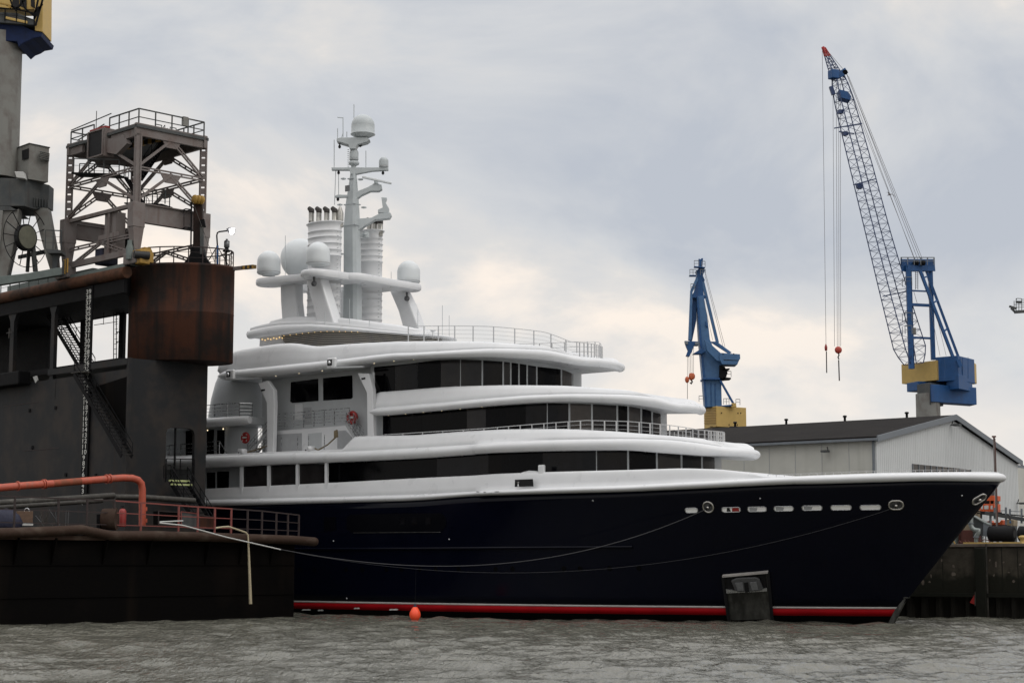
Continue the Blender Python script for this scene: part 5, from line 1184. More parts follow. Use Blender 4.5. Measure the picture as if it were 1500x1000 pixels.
for f in (.3, .52): c = at(pB*(1-f)+pC*f, zT); mb.tube([c + [-.3,0,0], c + [-.3,0,.35], c + [.3,0,.35], c + [.3,0,0]], .05, 6)
mb.build('lifting_lug', M['crane_dark'], to)
# mid platforms with rails, and stairs
def tstair(p, q_, w=1.1, n=12):
    mb = MB(); p = np.array(p); q_ = np.array(q_); sd = np.array([.7, -.7, 0]) * w / 2 * -1
    sd = np.array([.5, .5, 0]) * w / 1.4
    for s in (-1, 1): mb.beam(p + sd*s, q_ + sd*s, .07, .34)
    for s in (-1, 1): mb.beam(p + sd*s + [0,0,1.1], q_ + sd*s + [0,0,1.1], .05); [mb.beam(p + (q_-p)*k/4 + sd*s, p + (q_-p)*k/4 + sd*s + [0,0,1.1], .04) for k in range(5)]
    o = mb.build('stair_flight', M['d_black'], to); mb = MB()
    for k in range(n): c = p + (q_ - p)*(k+.5)/n; mb.beam(c - sd, c + sd, .28, .05)
    mb.build('stair_tread', M['d_black'], o)
ci = (pA + pD) / 2 * .5 + (pB + pC) / 2 * .5
def w3(px, py, Y=148.5): return DF.loc(PY(px, py, Y))
tstair(w3(243, 204), w3(204, 262), n=14); tstair(w3(186, 262, 149.5), w3(216, 310, 149.5), n=11); tstair(w3(206, 318, 149), w3(184, 362, 149), n=10)
for (x0, x1, py) in ((112, 178, 256), (190, 245, 300)):
    a = w3(x0, py, 150.5); b = w3(x1, py + 2, 149); mb = MB(); c = (a + b)/2; d = (b - a)/np.linalg.norm(b-a); mb.beam(a, b, 1.6, .12); mb.build('landing', M['d_black'], to)
    mb = MB(); e_ = np.array([.5, .5, 0]); mb.rail([a - e_*1.4, b - e_*1.4], 1.2, post=.035, wires=2, step=1.3, top=.04); mb.rail([a + e_*1.4, b + e_*1.4], 1.2, post=.035, wires=2, step=1.3, top=.04); mb.build('landing_rail', M['crane_dark'], to)
# wheel bogies with yellow buffer
for p, nm in ((pA, 0), (pB, 1), (pC, 0), (pD, 0)):
    mb = MB(); mb.box(at(p, z5 + .55) + [-.1, 0, 0], (.9, 2.0, 1.0)); o = mb.build('wheel_bogie', T, to, bevel=.1)
    for s in (-.55, .55): MB().tube([at(p, z5 + .22) + [-.5, s, 0], at(p, z5 + .22) + [.3, s, 0]], .3, 14).build('bogie_wheel', M['d_black'], o)
c = w3(207, 377, 144.6); mb = MB(); mb.box(c, (1.0, 1.2, 1.2)); yb = mb.build('yellow_buffer_box', M['hazard_y'], to, bevel=.1); mb = MB(); mb.tube([c + [-.9,-.3,.1], c + [.3,-.7,.1]], .33, 14); mb.build('buffer', M['hazard_k'], yb)
c = w3(216, 374, 144.8); mb = MB(); mb.prism([c + [-.5,-.3,-.6], c + [.4,-.3,-.6], c + [.4,-.3,.1], c + [.1,-.3,.6], c + [-.5,-.3,.6]], (0,.6,0)); mb.build('buffer_plate', M['hazard_y'], yb)
c = w3(190, 366, 144.7); MB().lathe(c - [0,0,.8], [(.3,0),(.3,1.0),(.2,1.3),(.2,1.6)], 14).build('grease_drum', M['crane_green'], to)
c = w3(156, 377, 150); MB().box(c, (1.6, 1.2, 1.4)).build('blue_cabinet', M['dblue'], to, bevel=.1)
for sgn in (0, 1, 2, 3): c = w3(93 + sgn*1.6, 392 - sgn, 145.6); MB().box(c, (.12, .3, 1.2)).build('hazard_strip', M['hazard_y' if sgn % 2 else 'hazard_k'], to)
# deck rails on the dock top behind the tower
mb = MB(); mb.rail([(7.6, 30, zt), (7.6, 3, zt)], 1.3, post=.04, wires=3, step=1.6, top=.05); mb.build('top_deck_rail', M['rail_brown'], dock)
mb = MB(); mb.rail([(.3, 22, zt), (.3, 10.5, zt)], 1.2, post=.04, wires=2, step=1.6, top=.05); mb.build('top_deck_rail', M['crane_green'], dock)
mb = MB(); mb.beam((1.2, 22, zt + .45), (1.2, 7.5, zt + .45), .5, .8); mb.build('track_girder', M['crane_green'], dock)
# ---- lamp post, beacon on the drum
lp = thing('lamp_post', 'blue lamp post with lit floodlight on the rust drum', 'lamp post', PY(318.5, 391, 148.6))
Yl = 148.6; pw = lambda px, py, d=0: PY(px, py, Yl + d)
mb = MB(); mb.tube([pw(318.5, 391), pw(318.5, 360)], .1, 8); mb.build('lower_pole', M['cblue'], lp); mb = MB(); mb.tube([pw(318.5, 360), pw(317.5, 345), pw(318.5, 341), pw(321, 339.5), pw(333, 338)], .065, 8); mb.build('upper_pole', M['d_black'], lp)
mb = MB(); mb.prism([pw(331.5,335), pw(336,333), pw(344,333.5), pw(342.5,342), pw(337,342.5), pw(333,339)], (0,.4,0)); lh = mb.build('lamp_head', M['anchor'], lp)
M['lit'] = mat('lit_floodlight', (1, 1, 1), emit=((1, .93, 1), 9.0)); mb = MB(); mb.prism([pw(335.5,335,-.05), pw(344,334.2,-.05), pw(342,342.5,-.05), pw(337.5,343,-.05)], (0,.03,0)); mb.build('lamp_glass', M['lit'], lh)
pld = bpy.data.lights.new('lamp_bulb', 'POINT'); pld.energy = 60; pld.shadow_soft_size = .2; plo = bpy.data.objects.new('lamp_bulb', pld); COL.objects.link(plo); plo.parent = lp; plo.location = tuple(pw(341, 341, -.5) - ORIG[lp.name])
mb = MB(); mb.beam(pw(304,384), pw(318,361), .07); mb.beam(pw(319,362), pw(336,391), .07); mb.beam(pw(315,378), pw(338,367), .06); mb.beam(pw(331,368), pw(331,389), .06); mb.build('brace_frame', M['d_black'], lp)
bc = thing('beacon_lamp', 'small dark beacon lantern on a stand at the right edge of the rust drum', 'beacon', PY(332, 391, 148.4))
mb = MB(); a = PY(332, 368, 148.4); mb.lathe(a, [(.3,-.05),(.35,.05),(.18,.15),(.16,.3)], 14); mb.beam(a, PY(332, 391, 148.4), .08); mb.build('stand', M['d_black'], bc)
MB().lathe(a + [0,0,.3], [(.2,0),(.24,.05),(.24,.45),(.2,.5)], 14).build('lantern_glass', M['anchor'], bc); MB().lathe(a + [0,0,.8], [(.25,0),(.22,.08),(.1,.15),(.1,.25)], 14).build('lantern_cap', M['black'], bc)

# ================================================================== LEFT PORTAL CRANE on the dock
Yc = 151.0
lc = thing('portal_crane', 'weathered grey portal crane on the dock at the left edge of the picture', 'crane', PY(10, 410, Yc))
cw = lambda px, py, d=0: PY(px, py, Yc + d)
c0 = cw(-6, 262); ctop = cw(-6, 52)[2]; r = 32.5 / F * Yc
mb = MB(); n_ = 5; prof = []
H_ = ctop - c0[2]; prof = [(r, 0), (r*.97, H_)]
mb.lathe(c0, prof, 40); mb.build('pillar', M['crane_grey'], lc)
def cpr(name, pts, d0, th, m_, par=None, bevel=.04): return MB().prism([cw(x, y, d0) for x, y in pts], (0, th, 0)).build(name, m_ if not isinstance(m_, str) else M[m_], par or lc, bevel=bevel)
cpr('slew_ring', [(-60,28),(10,30),(30,36),(50,46),(62,48),(60,54),(48,56),(42,60),(34,63),(27,69),(25,61),(-60,57)], -1.6, 4.0, 'cnavy_old')
cpr('slew_floor', [(-60,16),(24,19),(50,29),(50,37),(-60,29)], -2.1, 2.4, 'crane_dark'); cpr('yellow_sill', [(8,24),(40,31),(40,35),(8,28)], -2.2, .1, 'cyellow')
cpr('yellow_house', [(51,-20),(63,-20),(62.5,47),(51,45)], -1.7, 3, 'cyellow'); cpr('yellow_house', [(-40,-30),(50,-30),(50,14),(25,14),(-40,6)], .6, 2, 'cyellow'); 
for a_, b_ in ((18,28),(29,39),(45,51)): cpr('cab_window', [(a_,-6),(b_,-4),(b_,13),(a_,9)], .5, .05, 'glass_grey')
mb = MB()
for a, b in (((63,-2),(52,38)),((57,-6),(50,28)),((50,28),(62,6)),((30,-8),(36,12)),((36,12),(50,24)),((22,16),(36,0)),((14,-4),(20,14)),((10,8),(30,14)),((48,22),(58,10))): mb.beam(cw(*a, -2.3), cw(*b, -2.3), .14)
mb.build('cab_ladder', M['d_black'], lc); mb = MB(); mb.beam(cw(-10,3,-2.5), cw(13,8,-2.5), .12); mb.beam(cw(13,8,-2.5), cw(15,12,-2.5), .18); mb.build('yellow_handrail', M['hazard_y'], lc)
mb = MB(); mb.rail([cw(-10,30,-2.2), cw(24,32,-2.2), cw(50,38,-2.2)], 1.1, post=.04, wires=2, step=1, top=.05); mb.build('slew_rail', M['d_black'], lc)
# machinery cabin on the portal
def cbox(name, x0, x1, y0, y1, d0, depth, m_, par=None, skew=0): return cpr(name, [(x0,y0+skew),(x1,y0+skew*2),(x1,y1+skew),(x0,y1)], d0, depth, m_, par)
a = cw(21,215,-.6); mb = MB(); P = [cw(21,219,0), cw(43,211,-1.4), cw(72,217,0), cw(50,226,2.2)]; zb_ = cw(43, 262, -1.4)[2]; P2 = [np.array([p[0],p[1],zb_]) for p in P]; mb.loft([P2, P], smooth=False); cb = mb.build('machinery_cabin', M['crane_grey'], lc)
mb = MB(); P3 = [p + (p - np.mean(P, axis=0))*.06 for p in P]; mb.loft([P3, [p + [0,0,.08] for p in P3]], smooth=False); mb.build('cabin_roof', M['crane_dark'], cb)
P = [cw(32.5,221,-.95), cw(43,217,-1.5), cw(43,232,-1.5), cw(33,235,-.95)]; cpp = MB().prism([p + [-.02,-.06,0] for p in P], (0,.04,0)); cpp.build('cabin_window', M['black'], cb, bevel=.03)
P = [cw(59,222,-.85), cw(72,225,-.1), cw(71,237,-.1), cw(59,235,-.85)]; MB().prism([p + [.05,-.3,0] for p in P], (.0,.3,0)).build('louvre_box', M['crane_grey'], cb)
for k in range(5): P = [cw(59,223.4+k*2.5,-.85), cw(72,226.4+k*2.5,-.1)]; MB().beam(P[0] + [.05,-.33,0], P[1] + [.05,-.33,0], .06, .04).build('louvre_slat', M['crane_dark'], cb)
cpr('pale_floodlight', [(21,251),(34,251.5),(37,262),(24,260)], -2.2, .7, 'marking')
# portal girder (box) and legs
P = [cw(-60,258,-1.5), cw(37,262,-1.5), cw(37,302,-1.5), cw(-60,302,-1.5)]; MB().prism(P, (0,4.5,0)).build('portal_girder', M['crane_dark'], lc, bevel=.05)
P = [cw(37,263,-1.5), cw(72,271,1.4), cw(71,304,1.4), cw(50,306,-.4), cw(37,302,-1.5)]; MB().prism(P, (0,1.6,0)).build('portal_girder_end', M['crane_dark'], lc)
mb = MB(); P = [cw(-60,302,-1.6), cw(14,302,-1.6), cw(25,308,-1.6), cw(-60,308,-1.6)]; mb.prism(P, (0,4,0)); mb.build('girder_flange', M['crane_dark'], lc)
for k in range(6): mb = MB(); a = cw(51+k*4, 290+k*.5, -.4+k*.3); mb.beam(a + [0,-.1,0], a + [0,-.1,-.75], .06, .25); mb.build('stiffener', M['crane_dark'], lc)
cpr('portal_leg', [(48,303),(70,305),(82,372),(84,398),(76,404),(66,372)], .4, 1.2, 'crane_grey'); cpr('portal_leg', [(4,308),(28,306),(22,350),(9,408),(-6,410),(0,350)], -1.4, 1.2, 'crane_grey')
cpr('portal_leg', [(-6,308),(4,308),(1,350),(-10,410),(-22,410),(-8,350)], -1.7, .4, 'crane_grey'); cpr('leg_shade_plate', [(28,306),(24,350),(12,405),(9,408),(22,350)], -1.0, .7, 'crane_dark')
cpr('cross_tie', [(26,374),(66,365),(66,371),(26,379)], 1.8, .3, 'crane_dark'); cpr('service_platform', [(66,364),(90,366),(90,371),(70,371)], -1.2, 1.6, 'crane_dark')
mb = MB(); mb.rail([cw(66,364,-1.2), cw(89,365,-1.2), cw(90,364,.4)], 1.6, post=.035, wires=3, step=.6, top=.045); mb.build('platform_rail', M['crane_dark'], lc)
cpr('platform_bracket', [(76,371),(88,371),(84,388),(82,404),(77,404)], -.6, .3, 'crane_dark')
# cable reel
rc = cw(37.5, 348, -1.2); rl = thing('cable_reel', 'large spoked cable reel with pale round hub between the crane legs', 'cable reel', rc)
ang = R(58); da = np.array([math.cos(ang), math.sin(ang)*.9, 0]); 
def disc(c, r0, th, m_, nm, n=28, par=rl):
    P = [c + da*r0*math.cos(t) + np.array([0,0,1.])*r0*math.sin(t) for t in np.linspace(0, 2*math.pi, n+1)[:-1]]; nr = np.array([da[1], -da[0], 0]); return MB().prism([p - nr*th/2 for p in P], nr*th).build(nm, m_, par)
disc(rc, 1.15, .5, M['black'], 'hub_rim'); disc(rc + np.array([.28,-.25,0])*.8, .98, .1, mat('dull_cream_disc', (0.15,0.15,0.11), .7, var=.3, vscale=1), 'hub_disc')
for k in range(14):
    t = 2*math.pi*k/14; d = da*math.cos(t) + np.array([0,0,1.])*math.sin(t); MB().beam(rc + d*1.1, rc + d*2.55, .07, .05).build('spoke', M['d_black'], rl)
P = [rc + (da*math.cos(t) + np.array([0,0,1.])*math.sin(t))*2.55 for t in np.linspace(0, 2*math.pi, 41)]; MB().tube(P, .035, 6).build('outer_ring', M['d_black'], rl)
MB().tube([rc + [.4,.6,0], cw(52,398,0)], .22, 8).build('reel_support', M['crane_dark'], rl); MB().tube([rc + [.2,.6,0], cw(40,398,.6)], .16, 8).build('reel_support', M['crane_dark'], rl)
cpr('track_rail_girder', [(-20,407),(40,400),(84,392),(92,392),(92,402),(40,411),(-20,420)], -2.2, .6, 'crane_green')
# ================================================================== QUAY, WAREHOUSE
M['quay'] = mat('stained_quay_concrete', (0.060, 0.052, 0.040), 0.85, spec=.2, col2=(0.024, 0.021, 0.016), vscale=.45, thr=(.38, .62), streak=((0.018, 0.016, 0.012), 1.1, .5, .72), bump=.4, bscale=3)
M['quay_cap'] = mat('quay_cap_concrete', (0.12, 0.10, 0.08), 0.85, col2=(0.07, 0.05, 0.04), vscale=1.2)
M['algae'] = mat('algae_black_wall_foot', (0.010, 0.011, 0.007), 0.7, spec=.2, var=.4, vscale=1)
M['piles'] = mat('dark_sheet_piles', (0.013, 0.012, 0.009), 0.7, spec=.2, var=.5, vscale=.8, streak=((0.035, 0.030, 0.024), 1.5, .6, .75))
M['ground'] = mat('quay_paving', (0.08, 0.078, 0.075), 0.9, col2=(0.06, 0.058, 0.055), vscale=.3, bump=.2)
M['clad'] = mat('white_profiled_cladding', (0.56, 0.58, 0.58), 0.5, var=.06, vscale=.15, streak=((0.49, 0.51, 0.51), .7, .55, .75))
M['clad2'] = mat('cream_panel_cladding', (0.50, 0.50, 0.455), 0.55, var=.1, vscale=.2, streak=((0.43, 0.43, 0.385), .8, .55, .75))
M['roof'] = mat('dark_brown_felt_roof', (0.016, 0.0145, 0.014), 1.0, spec=.1, col2=(0.022, 0.020, 0.019), vscale=.3, bump=.2)
M['trim'] = mat('grey_blue_verge_trim', (0.16, 0.18, 0.20), 0.5, var=.15, vscale=.5)
M['rubber'] = mat('black_rubber_fender', (0.012, 0.012, 0.013), 0.8, spec=.2, var=.3, vscale=2)
M['lift_orange'] = mat('orange_machine_paint', (0.62, 0.10, 0.02), 0.5, var=.2, vscale=2)
M['buff'] = mat('buff_rendered_wall', (0.26, 0.21, 0.14), 0.85, col2=(0.14, 0.11, 0.08), vscale=.8, thr=(.45, .7))
M['duct'] = mat('galvanised_duct', (0.24, 0.27, 0.26), 0.45, metal=.3, var=.2, vscale=3)
M['brick'] = mat('dark_red_brown_board', (0.11, 0.035, 0.025), 0.8, var=.3, vscale=2)
t = M['quay'].node_tree; b = t.nodes['Principled BSDF']; src = b.inputs['Base Color'].links[0].from_socket
co = t.nodes.new('ShaderNodeTexCoord'); sp_ = t.nodes.new('ShaderNodeSeparateXYZ'); nz = t.nodes.new('ShaderNodeTexNoise'); nz.inputs['Scale'].default_value = .9; nz.inputs['Detail'].default_value = 6
ad = t.nodes.new('ShaderNodeMath'); ad.operation = 'MULTIPLY_ADD'; ad.inputs[1].default_value = -2.4; mr_ = t.nodes.new('ShaderNodeMapRange'); mr_.inputs[1].default_value = 1.9; mr_.inputs[2].default_value = 2.6; mr_.inputs[3].default_value = 1; mr_.inputs[4].default_value = 0
mxx = t.nodes.new('ShaderNodeMixRGB'); mxx.inputs[2].default_value = (0.011, 0.011, 0.007, 1); L = t.links.new
L(co.outputs['Object'], sp_.inputs[0]); L(co.outputs['Object'], nz.inputs[0]); L(nz.outputs[0], ad.inputs[0]); L(sp_.outputs[2], ad.inputs[2]); L(ad.outputs[0], mr_.inputs[0]); L(mr_.outputs[0], mxx.inputs[0]); L(src, mxx.inputs[1]); L(mxx.outputs[0], b.inputs['Base Color'])
QF = Frame([35.75, 143, 0], R(-36)); qy = QF.y
zq = qy(1420, 796, 0)[2]
qw = thing('quay_wall', 'tall stained concrete quay wall on dark sheet piles behind the bow', 'quay wall', QF.o, R(-36), local=True)
zp = qy(1400, 869, 0)[2]
mb = MB(); mb.bx((-170, 0, zp), (80, 2, zq - .25)); mb.build('concrete_wall', M['quay'], qw)
mb = MB(); mb.bx((-170, -.12, zq - .25), (80, 2.2, zq + .0)); mb.build('coping', M['quay_cap'], qw, bevel=.03)
mb = MB(); lo = []; hi = []
x = -60.0; k = 0
while x < 30:
    for dx_, yy in ((0, .35), (.25, .35), (.45, -.05), (.75, -.05), (.95, .35)): lo.append((x + dx_, yy, -2)); hi.append((x + dx_, yy, zp))
    x += 1.25
mb.loft([lo, hi], cap=False, closed=False, smooth=False); mb.build('sheet_piles', M['piles'], qw)
mb = MB(); mb.bx((-60, -.35, zp - .25), (30, .4, zp + .05)); mb.build('waling_beam', M['algae'], qw)
a, b = qy(1431, 830, 0), qy(1446, 830, 0); mb = MB(); mb.bx((a[0], -.45, -1), (b[0], 0, zq - .3)); mb.build('fender_pile', M['algae'], qw, bevel=.05)
mb = MB(); mb.beam([b[0] + .05, -.2, 0], [b[0] + .05, -.2, zq], .1); mb.build('pile_edge', M['pipe_grey'], qw)
for px, y0, y1 in ((1380, 800, 868), (1467, 800, 868), (1490, 800, 868)): a = qy(px, y0, 0); MB().beam([a[0], -.005, a[2]], [a[0], -.005, zp + .2], .05, .03).build('joint_line', M['algae'], qw)
random.seed(11)
for px, py in ((1396.5,829),(1380,820),(1397,840),(1340,838),(1364,843),(1342,853),(1352,853),(1362,852),(1470,823),(1459,826),(1485,851),(1494,826),(1450,820),(1456,842),(1478,838)):
    a = qy(px, py, 0); w, h = random.uniform(.06, .2), random.uniform(.06, .28); P = [(a[0]+w*math.cos(t)*random.uniform(.5,1), -.012, a[2]+h*math.sin(t)*random.uniform(.4,1)) for t in np.linspace(0, 6.28, 9)[:-1]]
    MB().prism(P, (0, .01, 0)).build('spalled_patch', M['quay_cap'], qw)
mb = MB(); mb.bx((qy(1410, 794, -.2)[0], -.1, zq + .0), (qy(1496, 794, -.2)[0], .05, zq + .12)); mb.build('yellow_edge_bar', M['cyellow'], qw)
mb = MB(); a = qy(1428, 800, -.1); mb.beam(a, [a[0], -.1, .9], .04); mb.build('hanging_chain', M['pipe_grey'], qw)
sg = thing('warning_board', 'small red triangular board hanging near the foot of the quay wall', 'sign', QF.wor(qy(1425, 883, -.25)))
P = [QF.wor(qy(x, y, -.3)) for x, y in ((1421,882),(1428,870),(1428.5,885))]; n_ = QF.M @ np.array([0, -.06, 0]); MB().prism(P, n_).build('board', M['lifered'], sg)
P = [QF.wor(qy(x, y, -.38)) for x, y in ((1428,866),(1429.5,866),(1429.5,887),(1428,887))]; MB().prism(P, n_).build('post', M['pipe_grey'], sg)
# land
me = bpy.data.meshes.new('quay_ground'); P = [QF.wor(v) for v in ((-2500, 1.9, zq - .03), (1500, 1.9, zq - .03), (1500, 3500, zq - .03), (-2500, 3500, zq - .03))]
me.from_pydata([tuple(p) for p in P], [], [(0,1,2,3)]); me.materials.append(M['ground']); go = bpy.data.objects.new('quay_ground', me); COL.objects.link(go); tag(go, 'paved quay ground behind the wall', 'ground', None, 'structure')
# ---- warehouse
WK = PY(1285, 700, 180.0); WF = Frame([WK[0], WK[1], 0], R(52.0)); wy = WF.y; wx = WF.x
ze = wy(1285, 645, 0)[2]; ap = wy(1396, 615.5, 0); rg = wy(1491, 690, 0)[0]; zr_ = wy(1490, 680, 0)[2]
wh = thing('warehouse', 'pale clad warehouse with low pitched dark roof behind the bow', 'warehouse', WF.o, R(52.0), local=True)
LEN = 75; zg_ = zq - .1
mb = MB(); mb.prism([(0,0,zg_), (rg,0,zg_), (rg,0,zr_), (ap[0],0,ap[2]), (0,0,ze)], (0,.4,0))
for k in range(1, 84): x = k * rg / 84; mb.beam((x, -.005, zg_), (x, -.005, np.interp(x, [0, ap[0], rg], [ze, ap[2], zr_]) - .1), .09, .03)
mb.build('gable_wall', M['clad'], wh)
mb = MB(); mb.bx((0, .4, zg_), (.4, LEN, ze)); mb.build('side_wall', M['clad2'], wh); mb = MB(); mb.bx((rg - .4, .4, zg_), (rg, LEN, zr_)); mb.build('side_wall', M['clad2'], wh)
mb = MB(); mb.prism([(-.5,-.35,ze+.05), (ap[0],-.35,ap[2]+.25), (rg+.5,-.35,zr_+.05), (rg+.5,-.35,zr_+.35), (ap[0],-.35,ap[2]+.6), (-.5,-.35,ze+.4)], (0, LEN+.5, 0)); mb.build('roof', M['roof'], wh)
mb = MB(); mb.prism([(-.55,-.45,ze-.15), (ap[0],-.45,ap[2]+.05), (ap[0],-.45,ap[2]+.65), (-.55,-.45,ze+.45)], (0,.12,0)); mb.build('verge_trim', M['trim'], wh)
mb = MB(); mb.prism([(ap[0],-.45,ap[2]+.05), (rg+.55,-.45,zr_-.15), (rg+.55,-.45,zr_+.45), (ap[0],-.45,ap[2]+.65)], (0,.12,0)); mb.build('verge_trim', M['trim'], wh)
mb = MB(); mb.beam((-.62,-.4,ze+.1), (-.62,LEN,ze+.1), .22, .25); mb.build('gutter', M['trim'], wh)
mb = MB(); mb.beam((-.12,.3,ze), (-.12,.3,zg_), .2); mb.build('downpipe', M['trim'], wh)
for k in range(1, 15): y = k * 3.1; MB().beam((-.01, y, zg_), (-.01, y, ze - .1), .04, .05).build('panel_joint', M['louvre'], wh)
a = wy(1336, 679, 0); b = wy(1421, 681.5, 0); zt_ = a[2]; mb = MB(); mb.bx((a[0], -.05, zt_ - 1.6), (b[0], .0, zt_)); wd = mb.build('window_band', M['glass_grey'], wh)
for k in range(11): x = a[0] + (b[0]-a[0])*k/10; MB().beam((x, -.08, zt_ - 1.6), (x, -.08, zt_), .14, .06).build('window_bar', M['trim'], wd)
for (px, py, pl_) in ((1212, 661, 's'), (1396, 622.5, 'g'), (1492.5, 737, 'g')):
    c = wx(px, py, -.3) if pl_ == 's' else wy(px, py, -.3); mb = MB(); d = np.array([-.5, 0, 0]) if pl_ == 's' else np.array([0, -.5, 0]); mb.beam(c - d*.6, c + d, .1); mb.box(c + d, (.7, .7, .22)); mb.beam(c - d*.3, c + [0,0,.5], .08); mb.build('wall_lamp', M['crane_dark'], wh)
for px, py in ((1396,616),): pass
for px in (1077, 1152, 1238, 1329):
    for yv in [0]:
        # vents on the ridge
        o_ = WF.loc(C0); d_ = WF.M.T @ ray(px, 632); t_ = (ap[0] - o_[0]) / d_[0]; c = o_ + d_*t_; c = np.array([ap[0], c[1], ap[2] + .55])
        MB().lathe(c, [(.14,0),(.14,.45),(.25,.48),(.22,.65),(.02,.7)], 10).build('roof_vent', M['black'], wh)
# lower neighbouring building at the right edge
nb = thing('annex_building', 'cream annex building at the right edge beyond the warehouse', 'building', WF.wor([rg + 1, 3, zg_]), 0)
P0 = [WF.wor(v) for v in ((rg+.8, 3, zg_), (rg+14, 3, zg_), (rg+14, 20, zg_), (rg+.8, 20, zg_))]; zt_ = wy(1494, 685, 3)[2]
MB().prism(P0, (0,0,zt_-zg_)).build('wall', M['clad2'], nb); P1 = [p + [0,0,zt_-zg_+.02] for p in P0]; MB().prism(P1, (0,0,.35)).build('flat_roof', M['trim'], nb)
# pole by the bow
pb_ = qy(1458, 700, 3.0); pbw = QF.wor([pb_[0], 3.0, zq]); tz_ = PY(1455.5, 640, pbw[1])[2]; t_ = thing('steel_pole', 'slim brown steel pole standing on the quay behind the bow tip', 'pole', pbw)
mb = MB(); mb.beam(pbw, [pbw[0], pbw[1], tz_], .14, .14); mb.build('shaft', M['tower'], t_); MB().beam([pbw[0]+.06, pbw[1]-.1, zq], [pbw[0]+.06, pbw[1]-.1, tz_-.1], .05).build('cable', M['brick'], t_); MB().box([pbw[0], pbw[1], tz_+.05], (.3,.2,.12)).build('pole_cap', M['brick'], t_)
# ---- clutter on the quay: all given as point on plane y=c of the quay frame
QY = lambda px, py, c: QF.wor(qy(px, py, c))
def qthing(name, label, cat, px, c, group=None, py=794): 
    p = QY(px, py, c); p[2] = zq - .03; return thing(name, label, cat, p, 0, group)
nq = QF.M @ np.array([0, 1, 0.])
def qpr(name, pts, c, th, m_, par, bevel=.02): return MB().prism([QY(x, y, c) for x, y in pts], nq*th).build(name, M[m_], par, bevel=bevel)
t_ = qthing('gate_pillar', 'buff rendered pillar on the quay under the bow', 'pillar', 1417, 3)
qpr('rendered_shaft', [(1409,746),(1428,746),(1428,797),(1409,797)], 3, 1.2, 'buff', t_); qpr('brown_plinth', [(1408.5,776),(1428.4,776),(1428.4,797),(1408.5,797)], 2.9, 1.3, 'brick', t_)
t_ = qthing('white_door', 'white door panel between red posts under the bow on the quay', 'door', 1402, 3.2)
qpr('door_leaf', [(1397,755),(1407,755),(1407,775),(1397,775)], 3.2, .1, 'white', t_); qpr('door_base', [(1397,775),(1407,775),(1407,797),(1397,797)], 3.2, .12, 'brick', t_); qpr('red_post', [(1407.3,755),(1409.3,755),(1409.3,797),(1407.3,797)], 3.0, .2, 'brick', t_)
t_ = qthing('grey_cupboard', 'grey green metal cupboards on the quay edge closest under the bow', 'cupboard', 1393, 2.6)
qpr('front', [(1393,776),(1400,773),(1400,797),(1393,797)], 2.6, .6, 'crane_green', t_); qpr('front', [(1382,782),(1392,779),(1392,797),(1382,797)], 2.7, .6, 'crane_dark', t_)
t_ = qthing('vent_duct', 'bent galvanised duct pipe beside the grey cabinet on the quay', 'duct pipe', 1424, 2.0)
MB().tube([QY(x, y, 1.6) for x, y in ((1422,748),(1422,768),(1424,773),(1428,776),(1434,776.5),(1433,780),(1430,785),(1430,797))], [.2,.2,.2,.2,.2,.19,.17,.16], 12).build('duct', M['duct'], t_)
for px, py in ((1422, 766), (1430, 786)): MB().lathe(QY(px, py, 1.6), [(.25,-.05),(.25,.05)], 12).build('duct_collar', M['trim'], t_)
t_ = qthing('sloped_cabinet', 'dark grey metal cabinet with sloping top on legs on the quay', 'cabinet', 1437, 2.2)
qpr('cabinet_side', [(1425,755.5),(1441,765),(1441,784.5),(1425,784.5)], 2.2, .5, 'crane_dark', t_); qpr('cabinet_front', [(1440,765),(1447,768),(1447,785),(1440,785)], 2.1, .6, 'trim', t_); qpr('cabinet_top', [(1424.5,754.5),(1441,763.8),(1447.5,767),(1447.5,768.5),(1441,765.5),(1424.5,756)], 2.05, .8, 'duct', t_, 0)
for px in (1439, 1443): qpr('cabinet_leg', [(px,785),(px+1,785),(px+1,796),(px,796)], 2.3, .12, 'duct', t_)
for i, (x0, x1, lab) in enumerate(((1447, 1486, 'black cylindrical rubber fender lying on the quay beside the grey cabinet'), (1491, 1530, 'black cylindrical rubber fender cut off by the right edge of the picture'))):
    t_ = qthing('rubber_fender', lab, 'fender', (x0+x1)/2, 2.4, 'cylindrical rubber fenders on the quay'); a = QY(x0+2, 781.5, 2.4); b = QY(x1, 781.5, 2.4)
    MB().tube([a, a*.97+b*.03, a*.03+b*.97, b], [.5,.62,.62,.5], 24).build('rubber_body', M['rubber'], t_); MB().tube([b*.998+a*.002, b*1.004-a*.004], .3, 16).build('bore', M['black'], t_)
# orange access platform machine
t_ = qthing('boom_lift', 'orange and red work platform machine behind the bow tip', 'work platform', 1446, 5)
qpr('upper_panel', [(1437,725.5),(1456,725.5),(1456,733),(1433,733)], 5, 1.5, 'lift_orange', t_); qpr('cab_glass', [(1434,733),(1455.5,733),(1455.5,737.5),(1434,737.5)], 5.1, 1.3, 'glass_grey', t_); qpr('lower_body', [(1434,737.5),(1456,737.5),(1456,749),(1434,749)], 5, 1.5, 'lift_orange', t_)
qpr('roof_frame', [(1447,719),(1455,719),(1455,725.5),(1447,725.5)], 5.2, .3, 'crane_dark', t_)
for a_, b_ in ((1437,1440),(1441.5,1448),(1451,1454)): qpr('pale_panel', [(a_,740),(b_,740),(b_,745.5),(a_,745.5)], 4.97, .03, 'marking', t_)
for px in (1434, 1440.5, 1449.5, 1455.5): qpr('frame_bar', [(px,733),(px+.8,733),(px+.8,749),(px,749)], 4.95, .1, 'lift_orange', t_)
